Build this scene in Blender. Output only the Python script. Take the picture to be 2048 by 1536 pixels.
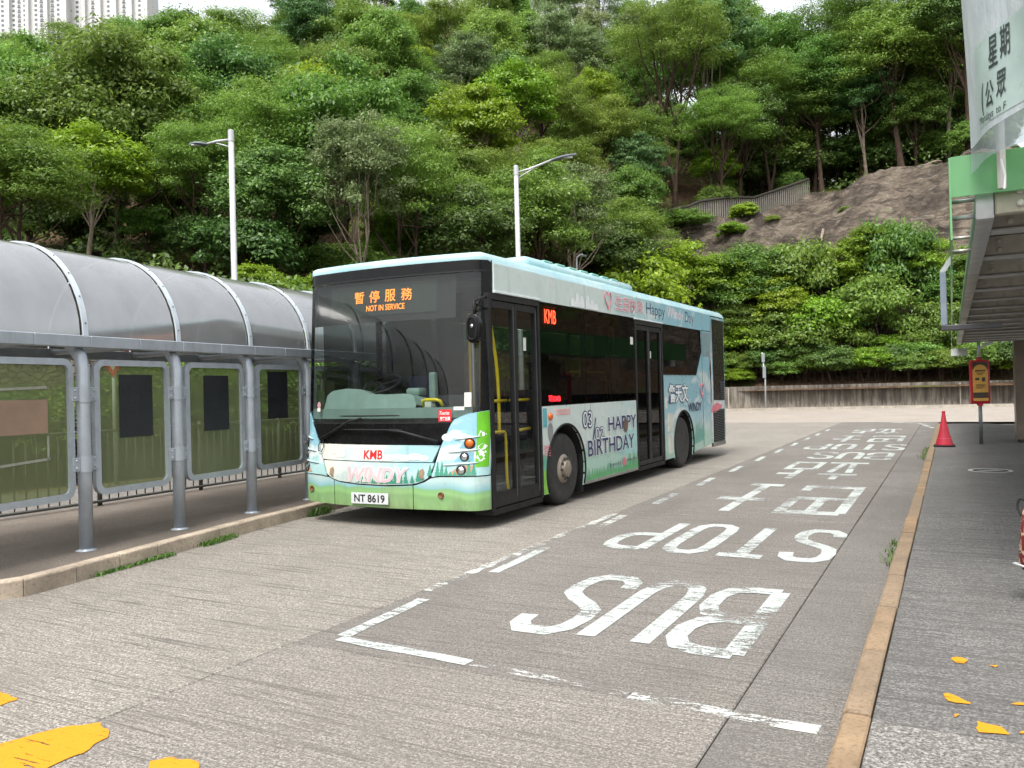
import bpy, bmesh, math, random
import numpy as np
from mathutils import Vector, Matrix
for _o in list(bpy.data.objects): bpy.data.objects.remove(_o)
SC = bpy.context.scene
COL = SC.collection
rad = math.radians

# ------------------------------------------------------------------ camera
F_PX, ROLL, EYE, HZ = 1640.0, 0.026, 1.55, 779.0
cam_d = bpy.data.cameras.new('camera'); cam = bpy.data.objects.new('camera', cam_d); COL.objects.link(cam)
cam_d.sensor_fit = 'HORIZONTAL'; cam_d.sensor_width = 36.0; cam_d.lens = 36.0 * F_PX / 2048.0
cam_d.clip_start = 0.05; cam_d.clip_end = 3000
_pitch = math.atan((HZ - 768) / F_PX)
_c, _s, _cr, _sr = math.cos(_pitch), math.sin(_pitch), math.cos(ROLL), math.sin(ROLL)
_F = Vector((0, _c, _s)); _U = Vector((0, -_s, _c)); _R = Vector((1, 0, 0))
_R2 = _R * _cr - _U * _sr; _U2 = _R * _sr + _U * _cr
M = Matrix.Identity(4)
for i in range(3):
    M[i][0] = _R2[i]; M[i][1] = _U2[i]; M[i][2] = -_F[i]
M[2][3] = EYE
cam.matrix_world = M
SC.camera = cam

# ------------------------------------------------------------------ sky, sun, exposure
SUN_EL, SUN_AZ = 62.0, 205.0          # azimuth clockwise from +Y: the sun stands high behind the camera, veiled by cloud
w = bpy.data.worlds.new('World'); SC.world = w; w.use_nodes = True
nt = w.node_tree; nt.nodes.clear()
out = nt.nodes.new('ShaderNodeOutputWorld'); bg = nt.nodes.new('ShaderNodeBackground')
sky = nt.nodes.new('ShaderNodeTexSky'); sky.sky_type = 'NISHITA'; sky.sun_disc = False
sky.sun_elevation = rad(SUN_EL); sky.sun_rotation = rad(SUN_AZ)
sky.air_density = 1.4; sky.dust_density = 4.0; sky.ozone_density = 1.0
hs = nt.nodes.new('ShaderNodeHueSaturation'); hs.inputs['Saturation'].default_value = 0.22   # thin even overcast
nt.links.new(sky.outputs[0], hs.inputs['Color']); nt.links.new(hs.outputs[0], bg.inputs['Color'])
bg.inputs['Strength'].default_value = 0.15
nt.links.new(bg.outputs[0], out.inputs[0])
sl = bpy.data.lights.new('sun', 'SUN'); sl.energy = 1.5; sl.angle = rad(20); sl.color = (1.0, 0.96, 0.9)
so = bpy.data.objects.new('sun', sl); COL.objects.link(so)
so.rotation_euler = (rad(90 - SUN_EL), 0, rad(180 - SUN_AZ))
so.location = (0, -20, 40)
vs = SC.view_settings; vs.view_transform = 'Standard'; vs.look = 'None'; vs.exposure = 1.3; vs.gamma = 1.0
vs.use_curve_mapping = False
SC.cycles.use_adaptive_sampling = True; SC.cycles.adaptive_threshold = .02; SC.cycles.max_bounces = 6; SC.cycles.diffuse_bounces = 2; SC.cycles.glossy_bounces = 3; SC.cycles.transmission_bounces = 4; SC.cycles.transparent_max_bounces = 16; SC.cycles.caustics_reflective = False; SC.cycles.caustics_refractive = False

# ------------------------------------------------------------------ frames
TH = rad(28.2)                               # the road runs 28 degrees to the right of the view
AL = Vector((math.sin(TH), math.cos(TH), 0)); AC = Vector((math.cos(TH), -math.sin(TH), 0))
def RD(al, ac, z=0.0):
    p = AL * al + AC * ac
    return Vector((p.x, p.y, z))
ROADROT = -TH

# ------------------------------------------------------------------ materials
MATS = {}
class NT:
    """small helper to wire node trees"""
    def __init__(s, name):
        m = bpy.data.materials.new(name); m.use_nodes = True
        s.m = m; s.t = m.node_tree; s.t.nodes.clear()
        s.out = s.n('ShaderNodeOutputMaterial')
        s._co = None
    def n(s, typ, **kw):
        nd = s.t.nodes.new(typ)
        for k, v in kw.items():
            if hasattr(nd, k): setattr(nd, k, v)
            else: s.set(nd.inputs[k], v)
        return nd
    def set(s, sock, v):
        if isinstance(v, bpy.types.NodeSocket): s.t.links.new(v, sock)
        else:
            try: sock.default_value = v
            except Exception: sock.default_value = (v[0], v[1], v[2], 1.0) if len(v) == 3 else v
    def link(s, a, b): s.t.links.new(a, b)
    def coord(s, kind='Object'):
        if kind == 'Position': return s.n('ShaderNodeNewGeometry').outputs['Position']
        if s._co is None: s._co = s.n('ShaderNodeTexCoord')
        return s._co.outputs[kind]
    def mapping(s, vec, loc=(0,0,0), rot=(0,0,0), scale=(1,1,1)):
        nd = s.n('ShaderNodeMapping'); s.set(nd.inputs['Vector'], vec)
        nd.inputs['Location'].default_value = loc; nd.inputs['Rotation'].default_value = rot; nd.inputs['Scale'].default_value = scale
        return nd.outputs[0]
    def noise(s, vec, scale=5, detail=4, rough=.55, dist=0.0, color=False):
        nd = s.n('ShaderNodeTexNoise'); s.set(nd.inputs['Vector'], vec)
        nd.inputs['Scale'].default_value = scale; nd.inputs['Detail'].default_value = detail
        nd.inputs['Roughness'].default_value = rough; nd.inputs['Distortion'].default_value = dist
        return nd.outputs['Color' if color else 'Fac']
    def voro(s, vec, scale=5, feature='F1', out='Distance'):
        nd = s.n('ShaderNodeTexVoronoi'); nd.feature = feature; s.set(nd.inputs['Vector'], vec); nd.inputs['Scale'].default_value = scale
        return nd.outputs[out]
    def ramp(s, fac, stops, interp='LINEAR'):
        nd = s.n('ShaderNodeValToRGB'); s.set(nd.inputs[0], fac); cr = nd.color_ramp; cr.interpolation = interp
        while len(cr.elements) < len(stops): cr.elements.new(.5)
        for e, (p, c) in zip(cr.elements, stops):
            e.position = p; e.color = (c, c, c, 1) if not hasattr(c, '__len__') else (c[0], c[1], c[2], 1)
        return nd.outputs[0]
    def mix(s, fac, a, b, mode='MIX'):
        nd = s.n('ShaderNodeMix'); nd.data_type = 'RGBA'; nd.blend_type = mode
        s.set(nd.inputs[0], fac); s.set(nd.inputs[6], a); s.set(nd.inputs[7], b)
        return nd.outputs[2]
    def math(s, op, a, b=0.0, c=None):
        nd = s.n('ShaderNodeMath'); nd.operation = op; s.set(nd.inputs[0], a); s.set(nd.inputs[1], b)
        if c is not None: s.set(nd.inputs[2], c)
        return nd.outputs[0]
    def sep(s, vec):
        nd = s.n('ShaderNodeSeparateXYZ'); s.set(nd.inputs[0], vec); return nd.outputs
    def bump(s, h, strength=.3, dist=.01):
        nd = s.n('ShaderNodeBump'); nd.inputs['Strength'].default_value = strength; nd.inputs['Distance'].default_value = dist
        s.set(nd.inputs['Height'], h); return nd.outputs[0]
    def pbr(s, col, rough=.6, metal=0.0, normal=None, spec=None, coat=None, alpha=None, trans=None, emis=None, estr=0.0):
        b = s.n('ShaderNodeBsdfPrincipled'); s.set(b.inputs['Base Color'], col); s.set(b.inputs['Roughness'], rough)
        s.set(b.inputs['Metallic'], metal)
        if normal is not None: s.set(b.inputs['Normal'], normal)
        if spec is not None: s.set(b.inputs['Specular IOR Level'], spec)
        if coat is not None: s.set(b.inputs['Coat Weight'], coat); b.inputs['Coat Roughness'].default_value = .15
        if alpha is not None: s.set(b.inputs['Alpha'], alpha)
        if trans is not None: s.set(b.inputs['Transmission Weight'], trans)
        if emis is not None: s.set(b.inputs['Emission Color'], emis); b.inputs['Emission Strength'].default_value = estr
        return b.outputs[0]
    def done(s, surf):
        s.link(surf, s.out.inputs['Surface']); return s.m
def srgb(r, g, b):
    f = lambda c: (c / 255 / 12.92) if c <= 10 else (((c / 255) + .055) / 1.055) ** 2.4
    return (f(r) * .77, f(g) * .77, f(b) * .77)          # surface colour at the exposure set above
def plain(name, col, rough=.5, metal=0.0, var=.12, vscale=6.0, bumpk=0.0, spec=None, coat=None, dirt=0.0):
    """a painted / moulded surface with mottled tone and a little grime"""
    if name in MATS: return MATS[name]
    k = NT(name); co = k.coord('Object')
    n1 = k.noise(co, vscale, 5, .6)
    d = tuple(max(0, c * (1 - var * 1.6)) for c in col); l = tuple(min(1, c * (1 + var)) for c in col)
    c = k.ramp(n1, [(.3, d), (.7, l)])
    if dirt > 0:
        n2 = k.noise(k.mapping(co, scale=(3, 3, .8)), 3.0, 6, .7)
        c = k.mix(k.ramp(n2, [(.5, 0.0), (.75, dirt)]), c, (.05, .042, .034))
    nm = k.bump(k.noise(co, vscale * 12, 4), bumpk, .004) if bumpk else None
    r = k.ramp(k.noise(co, vscale * 1.7, 3), [(.3, max(0, rough - .08)), (.7, min(1, rough + .08))])
    MATS[name] = k.done(k.pbr(c, r, metal, nm, spec, coat)); return MATS[name]
def emit(name, col, strength):
    if name in MATS: return MATS[name]
    k = NT(name); MATS[name] = k.done(k.pbr((.02, .02, .02), .5, emis=col, estr=strength)); return MATS[name]

# ------------------------------------------------------------------ objects
def tag(o, label=None, cat=None, group=None, kind=None):
    if label: o['label'] = label
    if cat: o['category'] = cat
    if group: o['group'] = group
    if kind: o['kind'] = kind
    return o
def thing(name, label, cat, loc=(0, 0, 0), rz=0.0, group=None):
    o = bpy.data.objects.new(name, None); o.empty_display_size = .2; COL.objects.link(o)
    o.location = loc; o.rotation_euler = (0, 0, rz)
    return tag(o, label, cat, group)
def obj(name, me, mat, parent=None, loc=None, rz=None):
    o = bpy.data.objects.new(name, me); COL.objects.link(o)
    if mat is not None and not me.materials: me.materials.append(mat)
    if parent is not None: o.parent = parent
    if loc is not None: o.location = loc
    if rz is not None: o.rotation_euler = (0, 0, rz)
    return o
def copy_tree(o, parent=None):
    c = o.copy(); COL.objects.link(c)
    c.parent = parent
    for ch in list(o.children): copy_tree(ch, c)
    return c
class MB:
    """collects shapes into one mesh"""
    def __init__(s): s.v = []; s.f = []
    def add(s, vs, fs):
        b = len(s.v); s.v += [tuple(v) for v in vs]; s.f += [tuple(b + i for i in f) for f in fs]; return s
    def box(s, x0, x1, y0, y1, z0, z1):
        return s.add([(x0,y0,z0),(x1,y0,z0),(x1,y1,z0),(x0,y1,z0),(x0,y0,z1),(x1,y0,z1),(x1,y1,z1),(x0,y1,z1)],
                     [(0,3,2,1),(4,5,6,7),(0,1,5,4),(1,2,6,5),(2,3,7,6),(3,0,4,7)])
    def rbox(s, x0, x1, y0, y1, z0, z1, b=.01, seg=2):
        bm = bmesh.new(); bmesh.ops.create_cube(bm, size=1)
        for v in bm.verts:
            v.co.x = x0 + (v.co.x + .5) * (x1 - x0); v.co.y = y0 + (v.co.y + .5) * (y1 - y0); v.co.z = z0 + (v.co.z + .5) * (z1 - z0)
        bmesh.ops.bevel(bm, geom=list(bm.edges), offset=b, segments=seg, affect='EDGES', profile=.5)
        bm.verts.index_update(); s.add([v.co[:] for v in bm.verts], [[v.index for v in f.verts] for f in bm.faces]); bm.free(); return s
    def prism(s, poly, fn0, fn1):
        """extrude 2D polygon between two mapping functions (p -> 3D)"""
        n = len(poly); vs = [fn0(*p) for p in poly] + [fn1(*p) for p in poly]
        fs = [tuple(range(n))[::-1], tuple(range(n, 2 * n))] + [(i, (i + 1) % n, n + (i + 1) % n, n + i) for i in range(n)]
        return s.add(vs, fs)
    def tube(s, path, r, n=10, caps=True):
        P = [Vector(p) for p in path]; m = len(P); R = r if hasattr(r, '__len__') else [r] * m
        up = None; vs = []; fs = []
        for i, p in enumerate(P):
            t = (P[min(i + 1, m - 1)] - P[max(i - 1, 0)]).normalized()
            if up is None:
                a = Vector((0, 0, 1)) if abs(t.z) < .9 else Vector((1, 0, 0)); up = (a - t * a.dot(t)).normalized()
            else:
                up = (up - t * up.dot(t)); up = up.normalized() if up.length > 1e-6 else Vector((1, 0, 0))
            sd = t.cross(up)
            for k in range(n):
                a = 2 * math.pi * k / n; vs.append(p + (up * math.cos(a) + sd * math.sin(a)) * R[i])
        for i in range(m - 1):
            for k in range(n):
                k2 = (k + 1) % n; fs.append((i * n + k, i * n + k2, (i + 1) * n + k2, (i + 1) * n + k))
        if caps: fs += [tuple(range(n))[::-1], tuple((m - 1) * n + k for k in range(n))]
        return s.add(vs, fs)
    def lathe(s, prof, axis='z', o=(0, 0, 0), n=24, close=False):
        vs = []; fs = []; o = Vector(o)
        for r, h in prof:
            for k in range(n):
                a = 2 * math.pi * k / n; c, q = r * math.cos(a), r * math.sin(a)
                vs.append(o + (Vector((c, q, h)) if axis == 'z' else Vector((h, c, q)) if axis == 'x' else Vector((c, h, q))))
        m = len(prof)
        for i in range(m - 1):
            for k in range(n):
                k2 = (k + 1) % n; fs.append((i * n + k, i * n + k2, (i + 1) * n + k2, (i + 1) * n + k))
        if prof[0][0] > 1e-6: fs.append(tuple(range(n))[::-1])
        if prof[-1][0] > 1e-6: fs.append(tuple((m - 1) * n + k for k in range(n)))
        return s.add(vs, fs)
    def sheet(s, xs, zb, zt, fn, thick=None, rows=6):
        """strip surface between curves zb(x), zt(x) for x in xs mapped by fn(x, z)"""
        n = len(xs); vs = []; fs = []
        for x in xs:
            b, t = zb(x), zt(x)
            for j in range(rows + 1): vs.append(fn(x, b + (t - b) * j / rows))
        q = rows + 1
        for i in range(n - 1):
            for j in range(rows): fs.append((i * q + j, (i + 1) * q + j, (i + 1) * q + j + 1, i * q + j + 1))
        return s.add(vs, fs)
    def mesh(s, name, smooth=False, recalc=True, angle=None):
        me = bpy.data.meshes.new(name); me.from_pydata(s.v, [], s.f)
        if recalc:
            bm = bmesh.new(); bm.from_mesh(me); bmesh.ops.recalc_face_normals(bm, faces=bm.faces); bm.to_mesh(me); bm.free()
        if smooth or angle:
            me.polygons.foreach_set('use_smooth', [True] * len(me.polygons))
            if angle: me.set_sharp_from_angle(angle=rad(angle))
        me.update(); return me
    def build(s, name, mat, parent=None, smooth=False, loc=None, rz=None, angle=None, recalc=True):
        return obj(name, s.mesh(name, smooth, recalc, angle), mat, parent, loc, rz)
def pw(pts):
    """piecewise linear function through points"""
    X = [p[0] for p in pts]; Y = [p[1] for p in pts]
    return lambda x: float(np.interp(x, X, Y))
def lin(a, b, n): return [a + (b - a) * i / (n - 1) for i in range(n)]
_txt = {}
def text_geo(s, offset=0.0, res=3, shear=0.0):
    """outline of a line of writing as flat triangles, scaled to the unit box"""
    key = (s, offset, shear)
    if key not in _txt:
        cu = bpy.data.curves.new('writing', 'FONT'); cu.body = s; cu.resolution_u = res; cu.offset = offset; cu.shear = shear; cu.fill_mode = 'FRONT'
        o = bpy.data.objects.new('writing', cu); COL.objects.link(o)
        dg = bpy.context.evaluated_depsgraph_get(); me = o.evaluated_get(dg).to_mesh()
        v = [p.co[:2] for p in me.vertices]; f = [tuple(p.vertices) for p in me.polygons]
        o.evaluated_get(dg).to_mesh_clear(); bpy.data.objects.remove(o); bpy.data.curves.remove(cu)
        _txt[key] = (v, f)
    return _txt[key]
def writing(mb, s, box, fn, offset=0.0, shear=0.0, ref=True):
    """lay writing s into box (u0,u1,v0,v1) of the surface fn(u,v); offset fattens without changing the place"""
    v, f = text_geo(s, offset, shear=shear)
    rv = text_geo(s, 0.0, shear=shear)[0] if ref else v
    if not v: return mb
    x0 = min(p[0] for p in rv); x1 = max(p[0] for p in rv); y0 = min(p[1] for p in rv); y1 = max(p[1] for p in rv)
    u0, u1, v0, v1 = box
    return mb.add([fn(u0 + (p[0] - x0) / (x1 - x0) * (u1 - u0), v0 + (p[1] - y0) / (y1 - y0) * (v1 - v0)) for p in v], f)
# ================================================================== GROUND
def concrete(name, base, groove=.5, speck=.3, stain=.3, bump=.4, warm=(1, 1, 1), fine=60.0, lines=.5):
    k = NT(name); p = k.mapping(k.coord('Position'), rot=(0, 0, TH))
    g1 = k.noise(k.mapping(p, scale=(2.6, fine, 1)), 1.0, 3, .65, .3)          # fine brush ribs across the lane
    g2 = k.noise(k.mapping(p, scale=(.8, 30.0, 1)), 1.0, 3, .55, .5)           # scattered deeper rakes
    sp = k.noise(p, 75.0, 3, .8); sp2 = k.noise(p, 32.0, 3, .8)
    st = k.noise(p, .5, 4, .6, .5); st2 = k.noise(k.mapping(p, scale=(1.3, .22, 1)), 1.0, 3, .6)
    c = k.ramp(sp, [(.36, tuple(b * (1 - speck * 1.35) for b in base)), (.5, base), (.64, tuple(min(.85, b * (1 + speck * 1.7) * w) for b, w in zip(base, warm)))])
    dk = tuple(b * .36 for b in base)
    c = k.mix(k.ramp(sp2, [(.36, min(1, 1.6 * speck)), (.52, 0.0)]), c, tuple(b * .55 for b in base))
    c = k.mix(k.ramp(g1, [(.36, min(1, groove)), (.56, 0.0)]), c, dk)
    c = k.mix(k.ramp(g2, [(.37, min(1, lines)), (.415, 0.0)]), c, tuple(b * .3 for b in base))
    c = k.mix(k.ramp(st, [(.36, stain), (.62, 0.0)]), c, tuple(b * .55 for b in base))
    c = k.mix(k.ramp(st2, [(.5, 0.0), (.78, stain * .8)]), c, tuple(b * .5 * w for b, w in zip(base, (1, .95, .9))))
    c = k.mix(k.ramp(k.noise(p, 1.9, 5, .7), [(.66, 0.0), (.74, stain)]), c, tuple(b * .42 for b in base))
    h = k.math('ADD', g1, k.math('MULTIPLY', sp, .6))
    return k.done(k.pbr(c, k.ramp(sp, [(.3, .78), (.7, .95)]), 0, k.bump(h, bump, .012), .3))
M_LANE = concrete('brushed concrete lane', srgb(158, 152, 143), .56, .60, .36, .9, lines=.7)
M_BAY = concrete('worn concrete bay', srgb(133, 128, 122), .50, .54, .42, .7, lines=.4)
M_NEAR = concrete('speckled concrete apron', srgb(150, 144, 137), .52, .62, .42, .8, lines=.55)
M_GUT = concrete('stained gutter concrete', srgb(129, 125, 120), .40, .50, .6, .6, lines=.25)
M_FAR = concrete('pale concrete turning area', srgb(172, 163, 153), .35, .3, .3, .3)
M_PLAT = concrete('dark concrete platform', srgb(120, 118, 115), .60, .54, .42, .8, fine=42.0, lines=.55)
M_PLATROUGH = concrete('rough exposed concrete', srgb(138, 135, 130), .15, .8, .5, .8, lines=.1)
M_LEFTP = concrete('stained platform concrete', srgb(126, 116, 106), .05, .36, .85, .35, lines=.1)
M_JOINT = plain('joint filler', (.02, .019, .018), .9)
def kerbmat(name, col, var):
    k = NT(name); co = k.coord('Position')
    n1 = k.noise(co, 3.0, 6, .65); n2 = k.noise(co, 45, 4, .7); oi = k.n('ShaderNodeObjectInfo')
    c = k.ramp(n1, [(.3, tuple(x * .62 for x in col)), (.55, col), (.75, tuple(min(.9, x * 1.3) for x in col))])
    c = k.mix(k.math('MULTIPLY', oi.outputs['Random'], var * 1.5), c, (.16, .14, .115))
    c = k.mix(k.ramp(n2, [(.3, .75), (.5, 0.0)]), c, tuple(x * .35 for x in col))
    return k.done(k.pbr(c, .85, 0, k.bump(n2, .5, .006), .3))
M_KERB = kerbmat('ochre stained kerb', srgb(150, 126, 98), .3)
M_KERBL = kerbmat('pale granite kerb', srgb(196, 180, 160), .12)
def paint(name, col, wear=.45):
    """road paint worn through along the brush grooves"""
    k = NT(name); p = k.mapping(k.coord('Position'), rot=(0, 0, TH))
    g = k.noise(k.mapping(p, scale=(7.0, 26.0, 1)), 1.0, 5, .75, .3); b = k.noise(p, 1.3, 4, .6); s = k.noise(p, 70, 4, .75)
    m = k.math('ADD', k.math('MULTIPLY', g, .65), k.math('ADD', k.math('MULTIPLY', b, .62), k.math('MULTIPLY', s, .35)))
    fac = k.ramp(m, [(.60 + .13 * wear, 0.0), (.64 + .13 * wear, 1.0)] if False else [(wear + .30, 0.0), (wear + .36, 1.0)])
    rk_ = k.noise(k.mapping(p, scale=(5.0, 48.0, 1)), 1.0, 3, .7, .3)
    fac = k.math('MULTIPLY', fac, k.ramp(rk_, [(.335 + .06 * wear, 0.0), (.375 + .06 * wear, 1.0)]))
    c = k.mix(k.ramp(s, [(.35, .35), (.6, 0.0)]), col, tuple(x * .6 for x in col))
    ps = k.pbr(c, .7, 0, k.bump(s, .25, .004), .35)
    tr = k.n('ShaderNodeBsdfTransparent'); mx = k.n('ShaderNodeMixShader')
    k.link(fac, mx.inputs[0]); k.link(tr.outputs[0], mx.inputs[1]); k.link(ps, mx.inputs[2])
    return k.done(mx.outputs[0])
M_WHITE = paint('worn white road paint', srgb(188, 194, 190), .43)
M_WHITEOLD = paint('faded white road paint', srgb(202, 204, 198), .465)
M_YELLOW = paint('thick yellow road paint', (.52, .22, .006), .27)

big = MB().add([(-500, -300, -.09), (500, -300, -.09), (500, 900, -.09), (-500, 900, -.09)], [(0, 1, 2, 3)])
tag(big.build('ground', plain('bare ground', (.12, .1, .075), .95, var=.3, vscale=.4)), kind='structure')
def road_sheet(name, al0, al1, ac0, ac1, z, mat):
    m = MB().add([RD(al0, ac0, z), RD(al0, ac1, z), RD(al1, ac1, z), RD(al1, ac0, z)], [(0, 1, 2, 3)])
    return tag(m.build(name, mat), kind='structure')
road = road_sheet('road', -9, 33.02, -9.6, -.3, -.03, M_JOINT)
road_sheet('turning_area', 33, 53, -60, 30, -.004, M_FAR)
road_sheet('back_road', -30, 33, -60, -9.55, -.008, M_BAY)
rng = random.Random(5)
def slab(parent, al0, al1, ac0, ac1, z, mat, gap=.0045, th=.06):
    b = .006; o = MB(); w = []
    a0, a1, c0, c1 = al0 + gap, al1 - gap, ac0 + gap, ac1 - gap
    for zz, i in ((z - th, 0), (z - b, 0), (z, b)):
        w += [RD(a0 + i, c0 + i, zz), RD(a0 + i, c1 - i, zz), RD(a1 - i, c1 - i, zz), RD(a1 - i, c0 + i, zz)]
    f = [(8, 9, 10, 11)] + [(j * 4 + q, j * 4 + (q + 1) % 4, j * 4 + 4 + (q + 1) % 4, j * 4 + 4 + q) for j in (0, 1) for q in range(4)]
    o.add(w, f); return o.build('slab', mat, parent)
ALJ = [-9, -1.9, 3.86, 9.6, 15.3, 21.0, 26.7, 33.0]
for a0, a1 in zip(ALJ, ALJ[1:]):
    dz = rng.uniform(-.002, .002)
    slab(road, a0, a1, -9.6, -3.68, dz, M_LANE)
    slab(road, a0, a1, -3.68, -.955, rng.uniform(-.002, .002), M_NEAR if a1 < 4 else M_BAY)
    slab(road, a0, a1, -.955, -.44, rng.uniform(-.003, .001), M_GUT, .0018)

# ---- writing and lines on the road
def thick(path, tw, tl, close=False):
    """thicken a centre line given in metres (x lateral, y along) with an elongated pen"""
    P = [Vector((p[0] / tw, p[1] / tl)) for p in path]; n = len(P); Lf = []; Rt = []
    for i in range(n):
        a = P[(i - 1) % n] if (close or i > 0) else None; b = P[(i + 1) % n] if (close or i < n - 1) else None
        d1 = (P[i] - a).normalized() if a is not None else None; d2 = (b - P[i]).normalized() if b is not None else None
        if d1 is None: d1 = d2
        if d2 is None: d2 = d1
        t = (d1 + d2); t = t.normalized() if t.length > 1e-4 else d2
        nrm = Vector((-t.y, t.x)); cs = max(.5, nrm.dot(Vector((-d2.y, d2.x))))
        q = nrm * (.5 / cs); Lf.append(P[i] + q); Rt.append(P[i] - q)
    V = [(p.x * tw, p.y * tl) for p in Lf + Rt]; m = n if close else n - 1
    return V, [(i, (i + 1) % n, n + (i + 1) % n, n + i) for i in range(m)]
GL = {
 'B': [([(0, 1), (0, 0)], 0), ([(0, 1), (.55, 1), (.85, .96), (1, .86), (1, .72), (.85, .6), (.55, .54), (0, .54)], 0), ([(.55, .54), (.87, .47), (1, .36), (1, .17), (.86, .05), (.55, 0), (0, 0)], 0)],
 'U': [([(0, 1), (0, .22), (.09, .08), (.3, 0), (.7, 0), (.91, .08), (1, .22), (1, 1)], 0)],
 'S': [([(1, .8), (.95, .92), (.75, 1), (.28, 1), (.06, .92), (0, .78), (.06, .64), (.3, .55), (.7, .45), (.94, .36), (1, .23), (.94, .08), (.72, 0), (.25, 0), (.05, .08), (0, .2)], 0)],
 'T': [([(0, 1), (1, 1)], 0), ([(.5, 1), (.5, 0)], 0)],
 'O': [([(.3, 1), (.7, 1), (.94, .92), (1, .78), (1, .22), (.94, .08), (.7, 0), (.3, 0), (.06, .08), (0, .22), (0, .78), (.06, .92)], 1)],
 'P': [([(0, 1), (0, 0)], 0), ([(0, 1), (.6, 1), (.9, .95), (1, .84), (1, .66), (.9, .55), (.6, .5), (0, .5)], 0)],
 '士': [([(.5, 1.06), (.5, 0)], 0), ([(-.04, .62), (1.04, .62)], 0), ([(.12, 0), (.88, 0)], 0)],
 '巴': [([(0, 1), (1, 1), (1, .52)], 0), ([(0, 1), (0, .02), (1, .02), (1, .2)], 0), ([(.5, 1), (.5, .52)], 0), ([(0, .52), (1, .52)], 0)],
 '立': [([(.5, 1.05), (.5, .86)], 0), ([(0, .78), (1, .78)], 0), ([(.26, .66), (.36, .06)], 0), ([(.76, .66), (.62, .06)], 0), ([(-.04, 0), (1.04, 0)], 0)],
 '占': [([(.42, 1.05), (.42, .48)], 0), ([(.42, .78), (1.05, .78)], 0), ([(0, .46), (1, .46), (1, 0), (0, 0)], 1)],
}
def road_word(name, chars, al_top, al_bot, label, tw=.125, tl=.17, parent=None):
    """chars: (glyph, ac_left, ac_right); the word is read from the oncoming bus, so its top points at the camera"""
    t = thing(name, label, 'road marking', RD((al_top + al_bot) / 2, sum(c[1] + c[2] for c in chars) / 2 / len(chars), 0), 0)
    o = t.location
    for ci, (g, l, r) in enumerate(chars):
        mb = MB(); W = abs(r - l) - tw; H = abs(al_bot - al_top) - tl
        for si, (path, cl) in enumerate(GL[g]):
            V, Fc = thick([(x * W, y * H) for x, y in path], tw, tl, bool(cl))
            mb.add([RD(al_bot - tl / 2 - y, l - tw / 2 - x, .004 + .0006 * si) - o for x, y in V], Fc)
        me = mb.mesh('letter')
        obj('letter', me, M_WHITE, t)
    return t
for k_, (off, dz_) in enumerate((((0, 0)), (13.0, 0))):
    near = k_ == 0; w_ = 'nearest the camera' if near else 'farther off, beside the rear of the bus'
    d = 0 if near else None
    R1 = [(4.63, 6.33), (7.38, 9.06), (10.06, 12.9), (13.78, 16.65)] if near else [(17.38, 19.08), (19.75, 21.6), (22.35, 24.9), (25.8, 28.25)]
    road_word('road_lettering', [('B', -1.08, -1.6), ('U', -1.64, -2.12), ('S', -2.16, -2.66)], *R1[0], 'white painted word BUS on the concrete, ' + w_)
    road_word('road_lettering', [('S', -.95, -1.43), ('T', -1.47, -1.99), ('O', -2.02, -2.5), ('P', -2.6, -3.1)], *R1[1], 'white painted word STOP on the concrete, ' + w_)
    road_word('road_lettering', [('巴', -1.13, -1.94), ('士', -2.12, -2.88)], *R1[2], 'white painted Chinese characters 巴士 on the concrete, ' + w_, .13, .27)
    road_word('road_lettering', [('立', -1.36, -2.08), ('占', -2.13, -2.7)], *R1[3], 'white painted Chinese character 站 on the concrete, ' + w_, .11, .25)
def strip(name, a0, c0, a1, c1, wd, mat, label, group=None, z=.004, jag=.0):
    d = Vector((a1 - a0, c1 - c0)); L = d.length; d /= L; n = Vector((-d.y, d.x)); pts = []; r2 = random.Random(int(a0 * 100) + int(c0 * 31))
    N = max(4, int(L / .12)); up = []; dn = []
    for i in range(N + 1):
        p = Vector((a0, c0)) + d * L * i / N
        up.append(p + n * (wd / 2 + r2.uniform(-jag, jag))); dn.append(p - n * (wd / 2 + r2.uniform(-jag, jag)))
    o = RD((a0 + a1) / 2, (c0 + c1) / 2, 0)
    mb = MB().add([RD(p.x, p.y, z) - o for p in up + dn], [(i, i + 1, N + 2 + i, N + 1 + i) for i in range(N)])
    return tag(mb.build(name, mat, loc=o), label, 'road marking', group)
DASH = [(4.1, 5.08), (6.05, 7.18), (8.28, 9.32), (10.36, 11.42), (12.43, 13.5), (14.55, 15.6), (16.66, 17.7), (18.72, 19.76), (20.8, 21.8), (22.8, 23.9), (24.9, 25.9), (27, 28)]
NTH = ['first', 'second', 'third', 'fourth', 'fifth', 'sixth', 'seventh', 'eighth', 'ninth', 'tenth', 'eleventh', 'twelfth', 'thirteenth', 'fourteenth']
for i, (a, b) in enumerate(DASH):
    strip('lane_dash', a, -3.47, b, -3.52, .1, M_WHITE if i != 2 else M_WHITEOLD, f'{NTH[i]} white dash of the lane line, counted from the camera', 'white dashes between the bus lane and the bay', jag=.006)
strip('bay_end_line', 4.05, -3.46, 3.985, -2.46, .095, M_WHITE, 'white cross line at the bay end, the left piece by the first dash', 'white lines closing the bus bay', jag=.008)
strip('bay_end_line', 3.9, -1.46, 3.84, -.56, .1, M_WHITEOLD, 'white cross line at the bay end, the right piece by the brown kerb', 'white lines closing the bus bay', jag=.012)
strip('bay_end_line', 3.985, -2.44, 3.9, -1.48, .07, paint('almost gone white paint', srgb(196, 196, 190), .52), 'almost rubbed out white cross line between the two bay end pieces', 'white lines closing the bus bay', jag=.015)
strip('faded_line', 5.3, -3.64, 9.5, -3.66, .09, M_WHITEOLD, 'faded pale line rubbed along the long concrete joint', z=.0035, jag=.02)
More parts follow.
